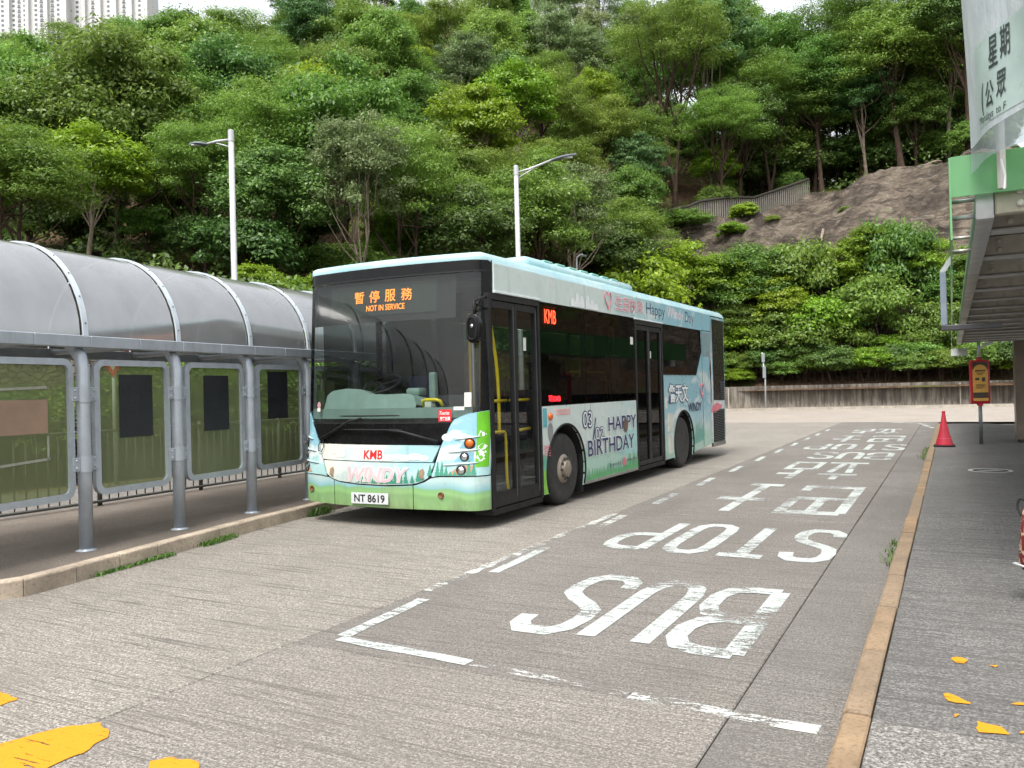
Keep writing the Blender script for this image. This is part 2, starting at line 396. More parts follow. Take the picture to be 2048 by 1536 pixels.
strip('corner_line', 28.8, -.55, 32.0, -1.05, .13, M_WHITEOLD, 'faded white line curving away from the far end of the brown kerb', 'far bay lines')
strip('corner_line', 32.1, -1.1, 33.6, -3.1, .15, M_WHITEOLD, 'faded white line crossing the far end of the bus bay', 'far bay lines')
def patch(name, pts, z, mat, label, cat='road marking', group=None):
    cx = sum(p[0] for p in pts) / len(pts); cy = sum(p[1] for p in pts) / len(pts); r2 = random.Random(int(abs(cx * 977)) + len(pts))
    q = []
    for i in range(len(pts)):
        a = pts[i]; b = pts[(i + 1) % len(pts)]; L = math.dist(a, b); m = max(1, int(L / .03))
        for j in range(m):
            t = j / m; q.append((a[0] + (b[0] - a[0]) * t + r2.uniform(-.011, .011) - cx, a[1] + (b[1] - a[1]) * t + r2.uniform(-.011, .011) - cy, 0))
    return tag(MB().add(q, [tuple(range(len(q)))]).build(name, mat, loc=(cx, cy, z)), label, cat, group)
#YELLOW#
YR = 'yellow paint bars at the left edge of the lane'
patch('yellow_paint_bar', [(-2.44, 3.639), (-2.362, 3.726), (-2.147, 3.917), (-2.012, 3.931), (-1.945, 3.864), (-1.902, 3.773), (-1.929, 3.614), (-1.996, 3.48), (-2.1, 3.307), (-2.156, 3.21)], .006, M_YELLOW, 'thick yellow paint bar on the road, largest one, at the lower left corner', group=YR)
patch('yellow_paint_bar', [(-3.018, 4.513), (-2.783, 4.4), (-2.695, 4.343), (-2.608, 4.275), (-2.638, 4.229), (-2.648, 4.184), (-2.677, 3.997), (-3.0, 4.1)], .006, M_YELLOW, 'yellow paint bar on the road cut by the left picture edge, above the largest one', group=YR)
patch('yellow_paint_bar', [(-1.555, 3.401), (-1.577, 3.498), (-1.527, 3.547), (-1.404, 3.506), (-1.341, 3.447), (-1.434, 3.3), (-1.499, 3.223), (-1.599, 3.228)], .006, M_YELLOW, 'tip of a yellow paint bar at the bottom edge, right of the largest one', group=YR)

# ---- right platform, where the camera stands
PZ = .13
platform = road_sheet('platform', -4.6, 28.4, -.34, 9.0, .055, M_JOINT)
PJ = [-4.6, 3.72, 4.74, 9.93, 15.2, 20.4, 24.5, 28.4]
for i, (a0, a1) in enumerate(zip(PJ, PJ[1:])):
    slab(platform, a0, a1, -.336, 3.3, PZ, M_PLATROUGH if i == 0 else M_PLAT)
    slab(platform, a0, a1, 3.3, 9.0, PZ, M_PLAT)
end = MB(); pe = [(28.42, -.325), (28.9, -.2), (29.2, .3), (29.1, .9), (28.42, 1.3)]
end.prism([(a, c) for a, c in pe], lambda a, c: RD(a, c, -.02), lambda a, c: RD(a, c, PZ)); end.build('platform_end', M_PLAT, platform)
kerb = tag(MB().add([RD(-4.6, -.44, -.02), RD(-4.6, -.33, -.02), RD(29, -.33, -.02), RD(29, -.44, -.02)], [(0, 1, 2, 3)]).build('kerb', M_JOINT), kind='structure')
def kerb_stone(parent, p0, p1, wdt, z0, z1, mat, r2, bev=.018, left=True):
    """one kerb stone from p0 to p1 along its road edge; its body lies to the right of the edge"""
    d = (p1 - p0); L = d.length; d.normalize(); n = Vector((d.y, -d.x, 0)) * (1 if left else -1); mb = MB()
    prof = [(0, z0), (0, z1 - bev), (bev * .35, z1 - bev * .35), (bev, z1), (wdt - .008, z1 - .001), (wdt, z1 - .008), (wdt, z0)]
    g = .006; j0 = r2.uniform(-.005, .005); j1 = r2.uniform(-.005, .005); zz = r2.uniform(-.004, .004); m = len(prof); V = []
    K = 4
    for i in range(K + 1):
        t = i / K; b = p0 + d * (g + (L - 2 * g) * t); jj = j0 + (j1 - j0) * t
        for ip, (a, z) in enumerate(prof):
            q = b + n * (a + jj + (r2.uniform(-.004, .004) if ip in (2, 3) else 0)); V.append((q.x, q.y, z + (zz if z > z0 else 0)))
    Fc = [(i * m + q, i * m + q + 1, (i + 1) * m + q + 1, (i + 1) * m + q) for i in range(K) for q in range(m - 1)] + [tuple(range(m)), tuple(K * m + q for q in range(m))]
    mb.add(V, Fc); return mb.build('kerb_stone', mat, parent)
ks = [-4.5]
r3 = random.Random(3)
while ks[-1] < 3.0: ks.append(ks[-1] + .92)
ks[-1] = 3.75
while ks[-1] < 28.3: ks.append(ks[-1] + .93 + r3.uniform(-.02, .02))
for a, b in zip(ks, ks[1:]): kerb_stone(kerb, RD(a, -.45), RD(b, -.45), .113, -.02, PZ + .006, M_KERB, r3)
PP = 'scraps of yellow paint on the platform'
for i, (pts, lb) in enumerate([
  ([(2.193, 4.171), (2.231, 4.183), (2.24, 4.121), (2.206, 4.079), (2.176, 4.096)], 'small yellow paint scrap just below the platform joint'),
  ([(1.905, 3.687), (1.932, 3.709), (1.931, 3.673), (1.954, 3.654), (1.966, 3.583), (1.941, 3.562), (1.904, 3.582), (1.875, 3.618)], 'yellow paint scrap in the middle of the narrow platform slab'),
  ([(1.875, 3.385), (1.89, 3.379), (1.936, 3.331), (1.948, 3.277), (1.927, 3.26), (1.878, 3.277), (1.828, 3.285)], 'largest yellow paint scrap on the platform, beside the lower joint'),
  ([(2.136, 3.566), (2.167, 3.581), (2.186, 3.563), (2.169, 3.536), (2.134, 3.549)], 'yellow paint scrap cut by the right picture edge, upper one'),
  ([(1.983, 3.29), (2.042, 3.3), (2.013, 3.254), (1.978, 3.261)], 'yellow paint scrap cut by the right picture edge, lower one'),
  ([(2.309, 4.034), (2.352, 4.024), (2.33, 4.004)], 'thin faint yellow paint fleck on the platform'),
  ([(1.815, 3.462), (1.844, 3.476), (1.842, 3.449), (1.817, 3.44)], 'tiny yellow paint fleck above the largest scrap')]):
    patch('yellow_paint_scrap', pts, PZ + .005, M_YELLOW, lb, 'paint', PP)
mh = thing('manhole_cover', 'pale oval looking round manhole cover set in the dark platform', 'manhole', RD(14.38, .48, PZ))
MB().lathe([(.30, .001), (.30, .006), (.245, .006), (.245, .001)], n=40).build('ring', plain('pale worn iron', srgb(190, 190, 186), .6), mh)
MB().lathe([(.0, .004), (.24, .004)], n=40).build('lid', plain('dark worn iron', srgb(112, 112, 108), .7, bumpk=.5), mh)
m_ = MB()
for i in range(3): m_.box(-.16, .16, -.1 + i * .08, -.06 + i * .08, .004, .0065)
m_.build('lid_mark', plain('pale worn iron', srgb(190, 190, 186), .6), mh)

# ---- left platform with its curving kerb
KL = [(-8.5, 6.3), (-6.4, 6.15), (-5.0, 6.12), (-4.35, 6.2), (-4.05, 6.4), (-3.85, 6.75), (-3.52, 7.85), (-3.16, 9.0), (-2.73, 10.2), (-2.25, 11.45), (-1.7, 12.75), (-1.1, 14.0), (-.42, 15.4), (.4, 17.0), (1.4, 18.9), (2.4, 20.8), (3.1, 22.2), (3.35, 23.0), (3.2, 23.7)]
def smooth(pts, n=8):
    out_ = []
    for i in range(len(pts) - 1):
        p0 = pts[max(i - 1, 0)]; p1 = pts[i]; p2 = pts[i + 1]; p3 = pts[min(i + 2, len(pts) - 1)]
        for j in range(n):
            t = j / n; out_.append(tuple(.5 * (2 * p1[q] + (p2[q] - p0[q]) * t + (2 * p0[q] - 5 * p1[q] + 4 * p2[q] - p3[q]) * t * t + (3 * p1[q] - p0[q] - 3 * p2[q] + p3[q]) * t ** 3) for q in range(len(p1))))
    out_.append(tuple(pts[-1])); return out_
KS = smooth(KL, 6)
RB = [(-8.5, 9.2), (-6.75, 9.45), (-6.35, 9.9), (-4.05, 14.5), (-2.2, 18.2), (.5, 22.5), (2.4, 24.4), (3.2, 23.7)]
INNER = []
for i, p in enumerate(KS):                                          # the paving stops behind the kerb stones
    a = KS[max(0, i - 1)]; b = KS[min(len(KS) - 1, i + 1)]; t = Vector((b[0] - a[0], b[1] - a[1])).normalized(); INNER.append((p[0] - t.y * .1, p[1] + t.x * .1))
lp = MB()
poly = INNER + [p for p in RB[::-1][1:]]
lp.prism(poly, lambda x, y: (x, y, -.02), lambda x, y: (x, y, PZ))
lplat = tag(lp.build('shelter_platform', M_LEFTP), kind='structure')
kerb2 = tag(MB().add([(-8, 6.4, -.02), (-5, 6.4, -.02), (-5, 6.6, -.02)], [(0, 1, 2)]).build('shelter_kerb', M_KERBL), kind='structure')
def arclen(pts):
    d = [0]
    for a, b in zip(pts, pts[1:]): d.append(d[-1] + math.dist(a, b))
    return d
AD = arclen(KS); s_ = 0.0; TOT = AD[-1]
def at_len(pts, D, s): return (float(np.interp(s, D, [p[0] for p in pts])), float(np.interp(s, D, [p[1] for p in pts])))
while s_ < TOT - .3:
    L = .5 if 3.0 < s_ < 6.2 else .93
    a = at_len(KS, AD, s_); b = at_len(KS, AD, min(s_ + L, TOT)); drop = -.06 if s_ < 4.4 else -.03 if s_ < 4.9 else 0
    kerb_stone(kerb2, Vector((a[0], a[1], 0)), Vector((b[0], b[1], 0)), .125, -.02, PZ + .012, M_KERBL, r3, left=False)
    s_ += L
# tufts of grass in the gutter
def leafmat(name, c1, c2, c3, trans=.35, rough=.55):
    k = NT(name); g = k.n('ShaderNodeNewGeometry'); oi = k.n('ShaderNodeObjectInfo')
    r = k.math('FRACT', k.math('ADD', g.outputs['Random Per Island'], k.math('MULTIPLY', oi.outputs['Random'], 7.0)))
    c = k.ramp(g.outputs['Random Per Island'], [(0, c1), (.55, c2), (1, c3)])
    hs_ = k.n('ShaderNodeHueSaturation'); k.link(c, hs_.inputs['Color'])
    k.link(k.math('ADD', k.math('MULTIPLY', oi.outputs['Random'], .035), .482), hs_.inputs['Hue'])
    k.link(k.math('ADD', k.math('MULTIPLY', k.math('FRACT', k.math('MULTIPLY', oi.outputs['Random'], 17.3)), .5), .85), hs_.inputs['Value'])
    dn_ = k.n('ShaderNodeBsdfDiffuse'); k.link(hs_.outputs[0], dn_.inputs['Color']); gg = k.n('ShaderNodeBsdfGlossy'); gg.inputs['Roughness'].default_value = .45; mg = k.n('ShaderNodeMixShader'); mg.inputs[0].default_value = .05; k.link(dn_.outputs[0], mg.inputs[1]); k.link(gg.outputs[0], mg.inputs[2]); d = mg.outputs[0]
    tr = k.n('ShaderNodeBsdfTranslucent'); k.link(k.mix(.5, hs_.outputs[0], (.2, .3, .02), 'SCREEN') if False else hs_.outputs[0], tr.inputs['Color'])
    mx = k.n('ShaderNodeMixShader'); mx.inputs[0].default_value = trans; k.link(d, mx.inputs[1]); k.link(tr.outputs[0], mx.inputs[2])
    return k.done(mx.outputs[0])
M_GRASS = leafmat('gutter grass', (.05, .1, .015), (.09, .17, .03), (.16, .22, .06))
def tuft(name, pts, n, h, label, seed, group=None, spread=.05):
    r2 = random.Random(seed); mb = MB(); cx = sum(p[0] for p in pts) / len(pts); cy = sum(p[1] for p in pts) / len(pts)
    D = arclen(pts)
    for i in range(n):
        x, y = at_len(pts, D, r2.uniform(0, D[-1])); x += r2.gauss(0, spread) - cx; y += r2.gauss(0, spread) - cy; hh = h * r2.uniform(.4, 1.2); a = r2.uniform(0, 6.28); w_ = .0045
        lx, ly = math.cos(a) * hh * r2.uniform(.3, 1), math.sin(a) * hh * r2.uniform(.3, 1); px, py = -math.sin(a) * w_, math.cos(a) * w_
        mb.add([(x - px, y - py, 0), (x + px, y + py, 0), (x + lx * .5 + px * .8, y + ly * .5 + py * .8, hh * .7), (x + lx * .5 - px * .8, y + ly * .5 - py * .8, hh * .7), (x + lx, y + ly, hh * .85)], [(0, 1, 2, 3), (3, 2, 4)])
    return tag(mb.build(name, M_GRASS, loc=(cx, cy, 0), recalc=False), label, 'grass', group, 'stuff')
tuft('gutter_grass', [(-3.72, 7.2), (-3.5, 7.85), (-3.4, 8.1)], 700, .045, 'thin green weeds at the kerb foot near the pale kerb end', 1, spread=.025)
tuft('gutter_grass', [(-3.27, 8.55), (-3.12, 9.05)], 900, .055, 'thick green weeds at the kerb foot in front of the second post', 2, spread=.03)
tuft('gutter_grass', [(-2.62, 10.45), (-2.5, 10.8)], 500, .11, 'grey green weed tuft at the kerb beside the bus bumper', 3, spread=.05)
tuft('gutter_grass', [tuple(RD(7.4, -.5)[:2]), tuple(RD(8.6, -.5)[:2])], 120, .06, 'small weeds along the brown kerb beside the STOP lettering', 4, spread=.03)
tuft('gutter_grass', [tuple(RD(17.4, -.5)[:2]), tuple(RD(20.2, -.5)[:2])], 160, .09, 'small dark weeds along the brown kerb near the traffic cone', 5, spread=.04)
# ================================================================== BUS
BTH = rad(29.2)
_ba = Vector((math.sin(BTH), math.cos(BTH), 0)); _bc = Vector((math.cos(BTH), -math.sin(BTH), 0))
BO = _ba * 7.6 + _bc * (-5.98)
bus = thing('bus', 'single deck bus in pale blue green landscape livery, parked with folded doors shut', 'bus', (BO.x, BO.y, 0), -BTH)
HW = 1.26
def byp(x):
    x = min(abs(x), HW - 1e-4); y = .10 * (x / 1.1) ** 2
    if x > HW - .17: y += .17 * (1 - math.sqrt(max(0, 1 - ((x - HW + .17) / .17) ** 2)))
    return y
def bdz(z): return float(np.interp(z, [0, .6, 1.0, 2.9, 3.2], [-.08, -.08, -.02, .10, .12]))
def Fr(x, z): return byp(x) + bdz(z) + .06 * x
def FS(off): return lambda x, z: (x, Fr(x, z) - off, z)
def SD(off): return lambda y, z: (HW + off, y, z)                 # kerb side, seen in the photo
def SDL(off): return lambda y, z: (-HW - off, y, z)

# ---- livery paint: a printed landscape in body coordinates
def livery(name, kind):
    k = NT(name); co = k.coord('Object'); X, Y, Z = k.sep(co)
    cl = k.noise(k.mapping(co, scale=(1.0, .9, 1.7)), 1.6, 5, .55, .6)
    fine = k.noise(co, 9, 4, .6)
    pale = srgb(214, 230, 226); mint = srgb(176, 214, 206); blue = srgb(132, 196, 212); sky_ = srgb(150, 208, 218)
    if kind == 'side':
        t = k.math('MULTIPLY', k.math('SUBTRACT', Y, 3.6), .22)                       # the print turns from cream to blue towards the back
        base = k.ramp(t, [(0.0, pale), (.35, srgb(176, 216, 218)), (.62, blue), (1.0, srgb(118, 188, 208))])
        low = k.math('ADD', k.math('MULTIPLY', k.math('SUBTRACT', 1.25, Z), .85), k.math('MULTIPLY', k.math('SUBTRACT', cl, .5), 1.4))
        c = k.mix(k.ramp(low, [(.1, 0.0), (.7, .85)]), base, srgb(206, 226, 216))
        c = k.mix(k.ramp(cl, [(.52, 0.0), (.64, .8)]), c, srgb(228, 236, 232))
        hill = k.math('ADD', Z, k.math('MULTIPLY', k.noise(k.mapping(co, scale=(0, .8, 0)), 1.0, 2), -1.1))
        c = k.mix(k.ramp(hill, [(-.02 + .08, .8), (.10 + .08, 0.0)]), c, srgb(150, 208, 186))
    elif kind == 'roof':
        c = k.ramp(cl, [(.35, srgb(140, 200, 212)), (.6, srgb(176, 218, 222)), (.75, srgb(222, 234, 232))])
    elif kind == 'hood':
        u = k.math('ADD', k.math('MULTIPLY', X, .45), k.math('MULTIPLY', cl, 1.6))
        c = k.ramp(u, [(.45, srgb(226, 226, 216)), (.72, srgb(214, 224, 220)), (.84, srgb(186, 216, 216)), (1.0, srgb(150, 204, 214))])
        c = k.mix(k.ramp(k.math('ADD', Z, k.math('MULTIPLY', cl, .25)), [(.66, .45), (.8, 0.0)]), c, srgb(186, 206, 196))
    elif kind == 'wedge':
        u = k.math('ADD', k.math('MULTIPLY', k.math('SUBTRACT', Z, .6), 1.1), k.math('MULTIPLY', k.math('SUBTRACT', cl, .5), 1.3))
        c = k.ramp(u, [(.12, srgb(160, 212, 214)), (.24, srgb(228, 236, 234)), (.40, srgb(206, 228, 230)), (.5, srgb(126, 196, 220)), (.8, srgb(112, 188, 216))])
    else:                                                                               # bumper: meadow below, sky above
        wv = k.noise(k.mapping(co, scale=(1.3, 0, 0)), 1.0, 2); u = k.math('ADD', Z, k.math('MULTIPLY', k.math('SUBTRACT', wv, .5), .30))
        c = k.ramp(u, [(.25, srgb(112, 170, 72)), (.36, srgb(98, 158, 66)), (.40, srgb(126, 186, 92)), (.445, srgb(110, 176, 96)), (.47, srgb(118, 186, 196)), (.56, srgb(190, 222, 220))])
        c = k.mix(k.math('MULTIPLY', k.ramp(X, [(-1.0, .0), (-.1, .55), (.2, .55), (.5, 0.0)]), 0.25), c, srgb(150, 140, 110))
    c = k.mix(k.ramp(fine, [(.35, .14), (.6, 0.0)]), c, (.25, .27, .25))
    c = k.mix(.2, c, (.40, .41, .39))
    grime = k.math('ADD', k.math('MULTIPLY', k.math('SUBTRACT', .42, Z), 2.4), k.math('MULTIPLY', k.math('SUBTRACT', k.noise(k.mapping(co, scale=(3, 2, .7)), 3.0, 6, .7), .5), 1.5))
    c = k.mix(k.ramp(grime, [(.2, 0.0), (.85, .6)]), c, (.07, .055, .04))
    streak = k.noise(k.mapping(co, scale=(9, 9, .5)), 1.0, 5, .65)
    c = k.mix(k.ramp(streak, [(.58, 0.0), (.75, .28)]), c, (.12, .12, .105))
    return k.done(k.pbr(c, k.ramp(fine, [(.3, .26), (.7, .42)]), 0, k.bump(k.noise(co, 2.2, 2), .06, .05), .5, .25))
ML_SIDE = livery('livery side', 'side'); ML_ROOF = livery('livery roof', 'roof'); ML_HOOD = livery('livery hood', 'hood'); ML_WEDGE = livery('livery lamp panel', 'wedge'); ML_BUMP = livery('livery bumper', 'bumper')
M_BLK = plain('gloss black trim', (.006, .006, .0065), .25, var=.2, spec=.16)
M_RUB = plain('black rubber', (.012, .012, .0125), .62, var=.2, spec=.25)
M_UNDER = plain('underbody shade black', (.006, .006, .006), .95)  # near black colour puts shade under the floor, in arches and openings
M_TYRE = plain('tyre rubber', (.026, .025, .024), .8, var=.25, vscale=9, bumpk=.2)
M_RIM = plain('brake dusted steel rim', srgb(158, 146, 132), .5, .25, var=.25, vscale=7, dirt=.4)
M_CHROME = plain('lamp chrome', (.75, .75, .76), .12, 1.0, var=.05)
M_DKLAMP = plain('dark lamp bowl', (.03, .03, .035), .15, .2)
M_AMBER = plain('amber lens', srgb(214, 104, 20), .18, var=.15, spec=.7)
M_REDL = plain('red lens', srgb(150, 22, 18), .2, spec=.7)
M_YEL = plain('yellow handrail', srgb(226, 196, 24), .35, var=.1)
M_DASH = plain('grey green dashboard', srgb(122, 142, 137), .55, var=.1, vscale=3)
M_DARKIN = plain('dark interior trim', (.018, .019, .02), .7)
M_SEAT = plain('blue seat cloth', (.012, .02, .06), .85)
M_GREYIN = plain('grey interior panel', srgb(120, 122, 122), .6)
M_NAVY = plain('navy print', srgb(34, 46, 96), .4, var=.08)
M_PWHITE = plain('white print', srgb(236, 240, 240), .4, var=.05)
M_PINK = plain('pink print', srgb(240, 186, 198), .4, var=.06)
M_PINKRED = plain('pink red print', srgb(226, 120, 136), .4, var=.08)
M_RED = plain('red print', srgb(206, 40, 42), .4, var=.06)
M_BLACKP = plain('black print', (.01, .01, .012), .4)
def glass(name, tint, refl=.9, rough=.0, dirt=.06, keep=.0):
    """thin pane: lets tinted light through and mirrors the surroundings at grazing angles"""
    k = NT(name); lw = k.n('ShaderNodeLayerWeight'); lw.inputs['Blend'].default_value = .5
    frs = k.math('ADD', k.math('MULTIPLY', k.math('POWER', lw.outputs['Facing'], 4.0), .85), .05)
    tr = k.n('ShaderNodeBsdfTransparent'); tr.inputs['Color'].default_value = (*tint, 1)
    gl = k.n('ShaderNodeBsdfGlossy'); gl.inputs['Roughness'].default_value = rough; gl.inputs['Color'].default_value = (refl, refl, refl, 1)
    mx = k.n('ShaderNodeMixShader'); k.link(k.math('ADD', frs, keep), mx.inputs[0]); k.link(tr.outputs[0], mx.inputs[1]); k.link(gl.outputs[0], mx.inputs[2])
    df = k.n('ShaderNodeBsdfDiffuse'); df.inputs['Color'].default_value = (.35, .36, .34, 1)
    m2 = k.n('ShaderNodeMixShader'); dn = k.noise(k.mapping(k.coord('Object'), scale=(2, 2, .6)), 4, 6, .65)
    k.link(k.ramp(dn, [(.4, dirt * .3), (.75, dirt)]), m2.inputs[0]); k.link(mx.outputs[0], m2.inputs[1]); k.link(df.outputs[0], m2.inputs[2])
    return k.done(m2.outputs[0])
MG_WS = glass('windscreen glass', (.76, .83, .80), .6, 0, .008)
MG_DOOR = glass('door glass', (.78, .82, .80), .6, 0, .02)
MG_TINT = glass('tinted window glass', (.20, .22, .21), .30, 0, .005)

xs_all = lin(-HW + .001, HW - .001, 61)
def xr(a, b, n=24):
    return lin(a, b, n)
# ---- front panels
bump_top = pw([(-HW, .585), (-1.0, .575), (-.86, .565), (-.77, .545), (-.6, .50), (-.3, .478), (.1, .472), (.45, .49), (.58, .53), (.66, .575), (.76, .59), (HW, .592)])
bump_bot = pw([(-HW, .27), (-1.1, .25), (-.7, .235), (.1, .222), (.7, .222), (HW, .215)])
def front_piece(name, a, b, zb, zt, mat, off=.0, parent=bus, rows=5, n=24, lip=True, label=None):
    mb = MB(); xs = xr(a, b, n); fn = FS(off); mb.sheet(xs, zb, zt, fn, rows=rows)
    if lip:                                                     # returned edges give the panel its thickness
        for f_, in ((zb,), (zt,)):
            V = []
            for x in xs: p = fn(x, f_(x)); V += [p, (p[0], p[1] + .03, p[2])]
            mb.add(V, [(2 * i, 2 * i + 2, 2 * i + 3, 2 * i + 1) for i in range(len(xs) - 1)])
        for x in (a, b):
            zz = lin(zb(x), zt(x), 6); V = []
            for z in zz: p = fn(x, z); V += [p, (p[0], p[1] + .03, p[2])]
            mb.add(V, [(2 * i, 2 * i + 2, 2 * i + 3, 2 * i + 1) for i in range(5)])
    o = mb.build(name, mat, parent, angle=40)
    if label: o['label'] = label
    return o
b1 = front_piece('bumper_section', -HW + .001, -.695, bump_bot, bump_top, ML_BUMP)
b2 = front_piece('bumper_section', -.683, .428, bump_bot, bump_top, ML_BUMP)
b3 = front_piece('bumper_section', .44, HW - .001, bump_bot, bump_top, ML_BUMP)
mb = MB(); V = []
for x in xs_all:
    p = FS(0)(x, bump_bot(x)); V += [(p[0], p[1] + .004, p[2] + .004), (p[0] * .97, p[1] + .14, p[2] - .03)]
mb.add(V, [(2 * i, 2 * i + 2, 2 * i + 3, 2 * i + 1) for i in range(60)]); mb.build('bumper_underlip', M_RUB, bus, smooth=True)
# black backing behind every front seam
mb = MB(); mb.sheet(xs_all, pw([(-2, .3), (2, .3)]), pw([(-2, 1.25), (2, 1.25)]), FS(-.035), rows=8); mb.build('front_backing', M_RUB, bus, smooth=True)
hood_edge = pw([(-.965, .955), (-.80, .60), (-.78, .562), (-.6, .517), (-.3, .495), (.1, .489), (.45, .507), (.57, .545), (.655, .60), (.755, .95)])
ht = pw([(-.97, .952), (-.1, .945), (.76, .942)])
seamz = pw([(-1, .765), (-.1, .752), (.76, .752)])
front_piece('hood_panel', -.955, .745, lambda x: max(hood_edge(x), seamz(x) + .004), lambda x: max(ht(x), hood_edge(x)), ML_HOOD, .012)
front_piece('hood_panel', -.865, .69, hood_edge, lambda x: max(hood_edge(x), seamz(x) - .006), ML_HOOD, .006)
front_piece('wiper_panel', -1.09, .885, pw([(-1.09, 1.18), (-.975, .962), (-.1, .956), (.765, .953), (.885, 1.18)]), pw([(-2, 1.187), (2, 1.187)]), M_BLK, .0)
wl = pw([(-HW, 1.335), (-1.22, 1.325), (-1.16, 1.28), (-1.10, 1.2), (-.985, .96), (-.875, .72), (-.81, .585)])
wr = pw([(.672, .605), (.77, .945), (.87, 1.165), (.915, 1.23), (1.05, 1.285), (HW, 1.325)])
for sgn, a, b, tp in ((-1, -HW + .001, -.815, wl), (1, .675, HW - .001, wr)):
    wp = front_piece('headlight_panel', a, b, lambda x: bump_top(x) + .014, lambda x, tp=tp: max(tp(x), bump_top(x) + .016), ML_WEDGE, .008, n=30, rows=7)
    def lamp(px, pz, r, nm, mat, ringmat, par=wp):
        c = Vector(FS(.012)(px, pz)); e = .01
        nx = (Fr(px + e, pz) - Fr(px - e, pz)) / (2 * e); nrm = Vector((nx, -1, 0)).normalized()
        m2 = MB(); q = nrm.to_track_quat('Z', 'Y').to_matrix()
        t = MB().lathe([(r * 1.28, -.02), (r * 1.28, .004), (r * 1.1, .012), (r * 1.02, .004)], n=20); m2.add([c + q @ Vector(v) for v in t.v], t.f)
        ring = m2.build('lamp_ring', ringmat, par, smooth=True)
        m3 = MB(); t = MB().lathe([(r, -.005), (r * .98, .006), (r * .7, .018), (r * .35, .024), (0, .026)], n=20); m3.add([c + q @ Vector(v) for v in t.v], t.f)
        m3.build(nm, mat, par, smooth=True)
    s = sgn
    cx = (1.10, 1.05, 1.02) if s > 0 else (-1.225, -1.2, -1.165)
    lamp(cx[0], .962, .05, 'indicator', M_AMBER if s > 0 else M_REDL, M_RUB)
    lamp(cx[1], .815, .042, 'headlight', M_CHROME, M_DKLAMP); lamp(cx[2], .668, .046, 'headlight', M_CHROME, M_DKLAMP)
    # moulded brows over each lamp and flat pocket sheets, the blue grey ones coloured as recess shade
    for zz, x0, x1 in ((1.028, .93, 1.2), (.885, .86, 1.2), (.742, .80, 1.2)):
        if s < 0: x0, x1 = -x1 - .04, -x0 - .15
        pth = [FS(.016)(x, zz + (.03 * ((x - x0) / (x1 - x0)) if s > 0 else .03 * ((x1 - x) / (x1 - x0))) - .02) for x in lin(x0, x1, 9)]
        MB().tube(pth, [.003] + [.0085] * 7 + [.004], 8).build('lamp_brow', plain('brow paint', srgb(198, 222, 226), .35), wp, smooth=True)
    for zz, x0, x1, mt in ((.668, .86, 1.16, plain('tan rust print', srgb(186, 146, 112), .5)), (.815, .93, 1.15, plain('blue grey pocket shade', srgb(120, 176, 196), .4)), (.962, .98, 1.16, plain('blue grey pocket shade', srgb(120, 176, 196), .4))):
        if s < 0: x0, x1 = -x1 - .09, -x0 - .2
        aa, bb = (x0, x1) if s > 0 else (x1, x0)
        q = [(aa, zz - .055), (bb, zz - .05), (bb, zz + .055), (aa + (bb - aa) * .45, zz + .045), (aa + (bb - aa) * .15, zz - .01)]
        MB().sheet(lin(aa, bb, 9) if aa < bb else lin(bb, aa, 9), lambda x, zz=zz: zz - .055, lambda x, zz=zz, aa=aa, bb=bb: zz - .05 + .1 * min(1, abs((x - aa) / (bb - aa)) * 2.2), FS(.0105), rows=2).build('lamp_pocket', mt, wp)
    if s > 0:
        front_piece('green_edge', 1.168, HW - .002, pw([(1, .70), (1.2, .70), (1.3, .70)]), lambda x: wr(x) - .004, plain('leaf green print', srgb(104, 184, 36), .35), .0105, parent=wp, lip=False, n=8)
        for zz in (1.06, .93, .86, .8):
            r2 = random.Random(int(zz * 100)); q = [(1.21 + .035 * math.cos(a) * r2.uniform(.4, 1.2), zz + .045 * math.sin(a) * r2.uniform(.4, 1.2)) for a in lin(0, 5.6, 10)]
            MB().add([FS(.012)(x, z) for x, z in q], [tuple(range(10))]).build('white_leaf_print', M_PWHITE, wp)
# printed fir trees
def fir(mb, u, v, w_, h, fn, r2):
    q = []; n = 5
    for i in range(n): q += [(u + w_ * (1 - i / n) * r2.uniform(.85, 1.1), v + h * i / n), (u + w_ * (.55 - .5 * i / n), v + h * (i + .25) / n)]
    q.append((u, v + h))
    for i in reversed(range(n)): q += [(u - w_ * (.55 - .5 * i / n), v + h * (i + .25) / n), (u - w_ * (1 - i / n) * r2.uniform(.85, 1.1), v + h * i / n)]
    mb.add([fn(a, b) for a, b in q], [tuple(range(len(q)))])
M_FIR = plain('fir print', srgb(66, 146, 122), .4, var=.1); M_FIR2 = plain('pale fir print', srgb(110, 180, 156), .4, var=.1); M_FIRD = plain('green fir print', srgb(92, 172, 110), .4, var=.1)
r4 = random.Random(9)
mb = MB()
for i in range(15):
    x = -.32 + i * .068 + r4.uniform(-.02, .02); z0 = hood_edge(x) + .012; fir(mb, x, z0, .04, r4.uniform(.06, .13) * (1.3 if x > .2 else .9), FS(.0095), r4)
mb.build('fir_print', M_FIR, bus)
mb = MB()
for i in range(9):
    x = .74 + i * .052; z0 = bump_top(x) + .018; fir(mb, x, z0, .036, r4.uniform(.10, .2) if (i < 3 or i > 6) else .05, FS(.0125), r4)
mb.build('fir_print', M_FIR, bus)
mb = MB()
for (x0, z0, rr) in ((.84, 1.03, .07), (.93, 1.06, .085), (1.02, 1.03, .07), (1.1, 1.02, .05), (.86, .81, .05), (.92, .82, .045), (.8, .81, .035)):
    MB().add([FS(.0092)(x0 + rr * math.cos(a), z0 + rr * .62 * math.sin(a)) for a in lin(0, 5.9, 14)], [tuple(range(14))]).build('cloud_print', M_PWHITE, bus)
mb = MB()
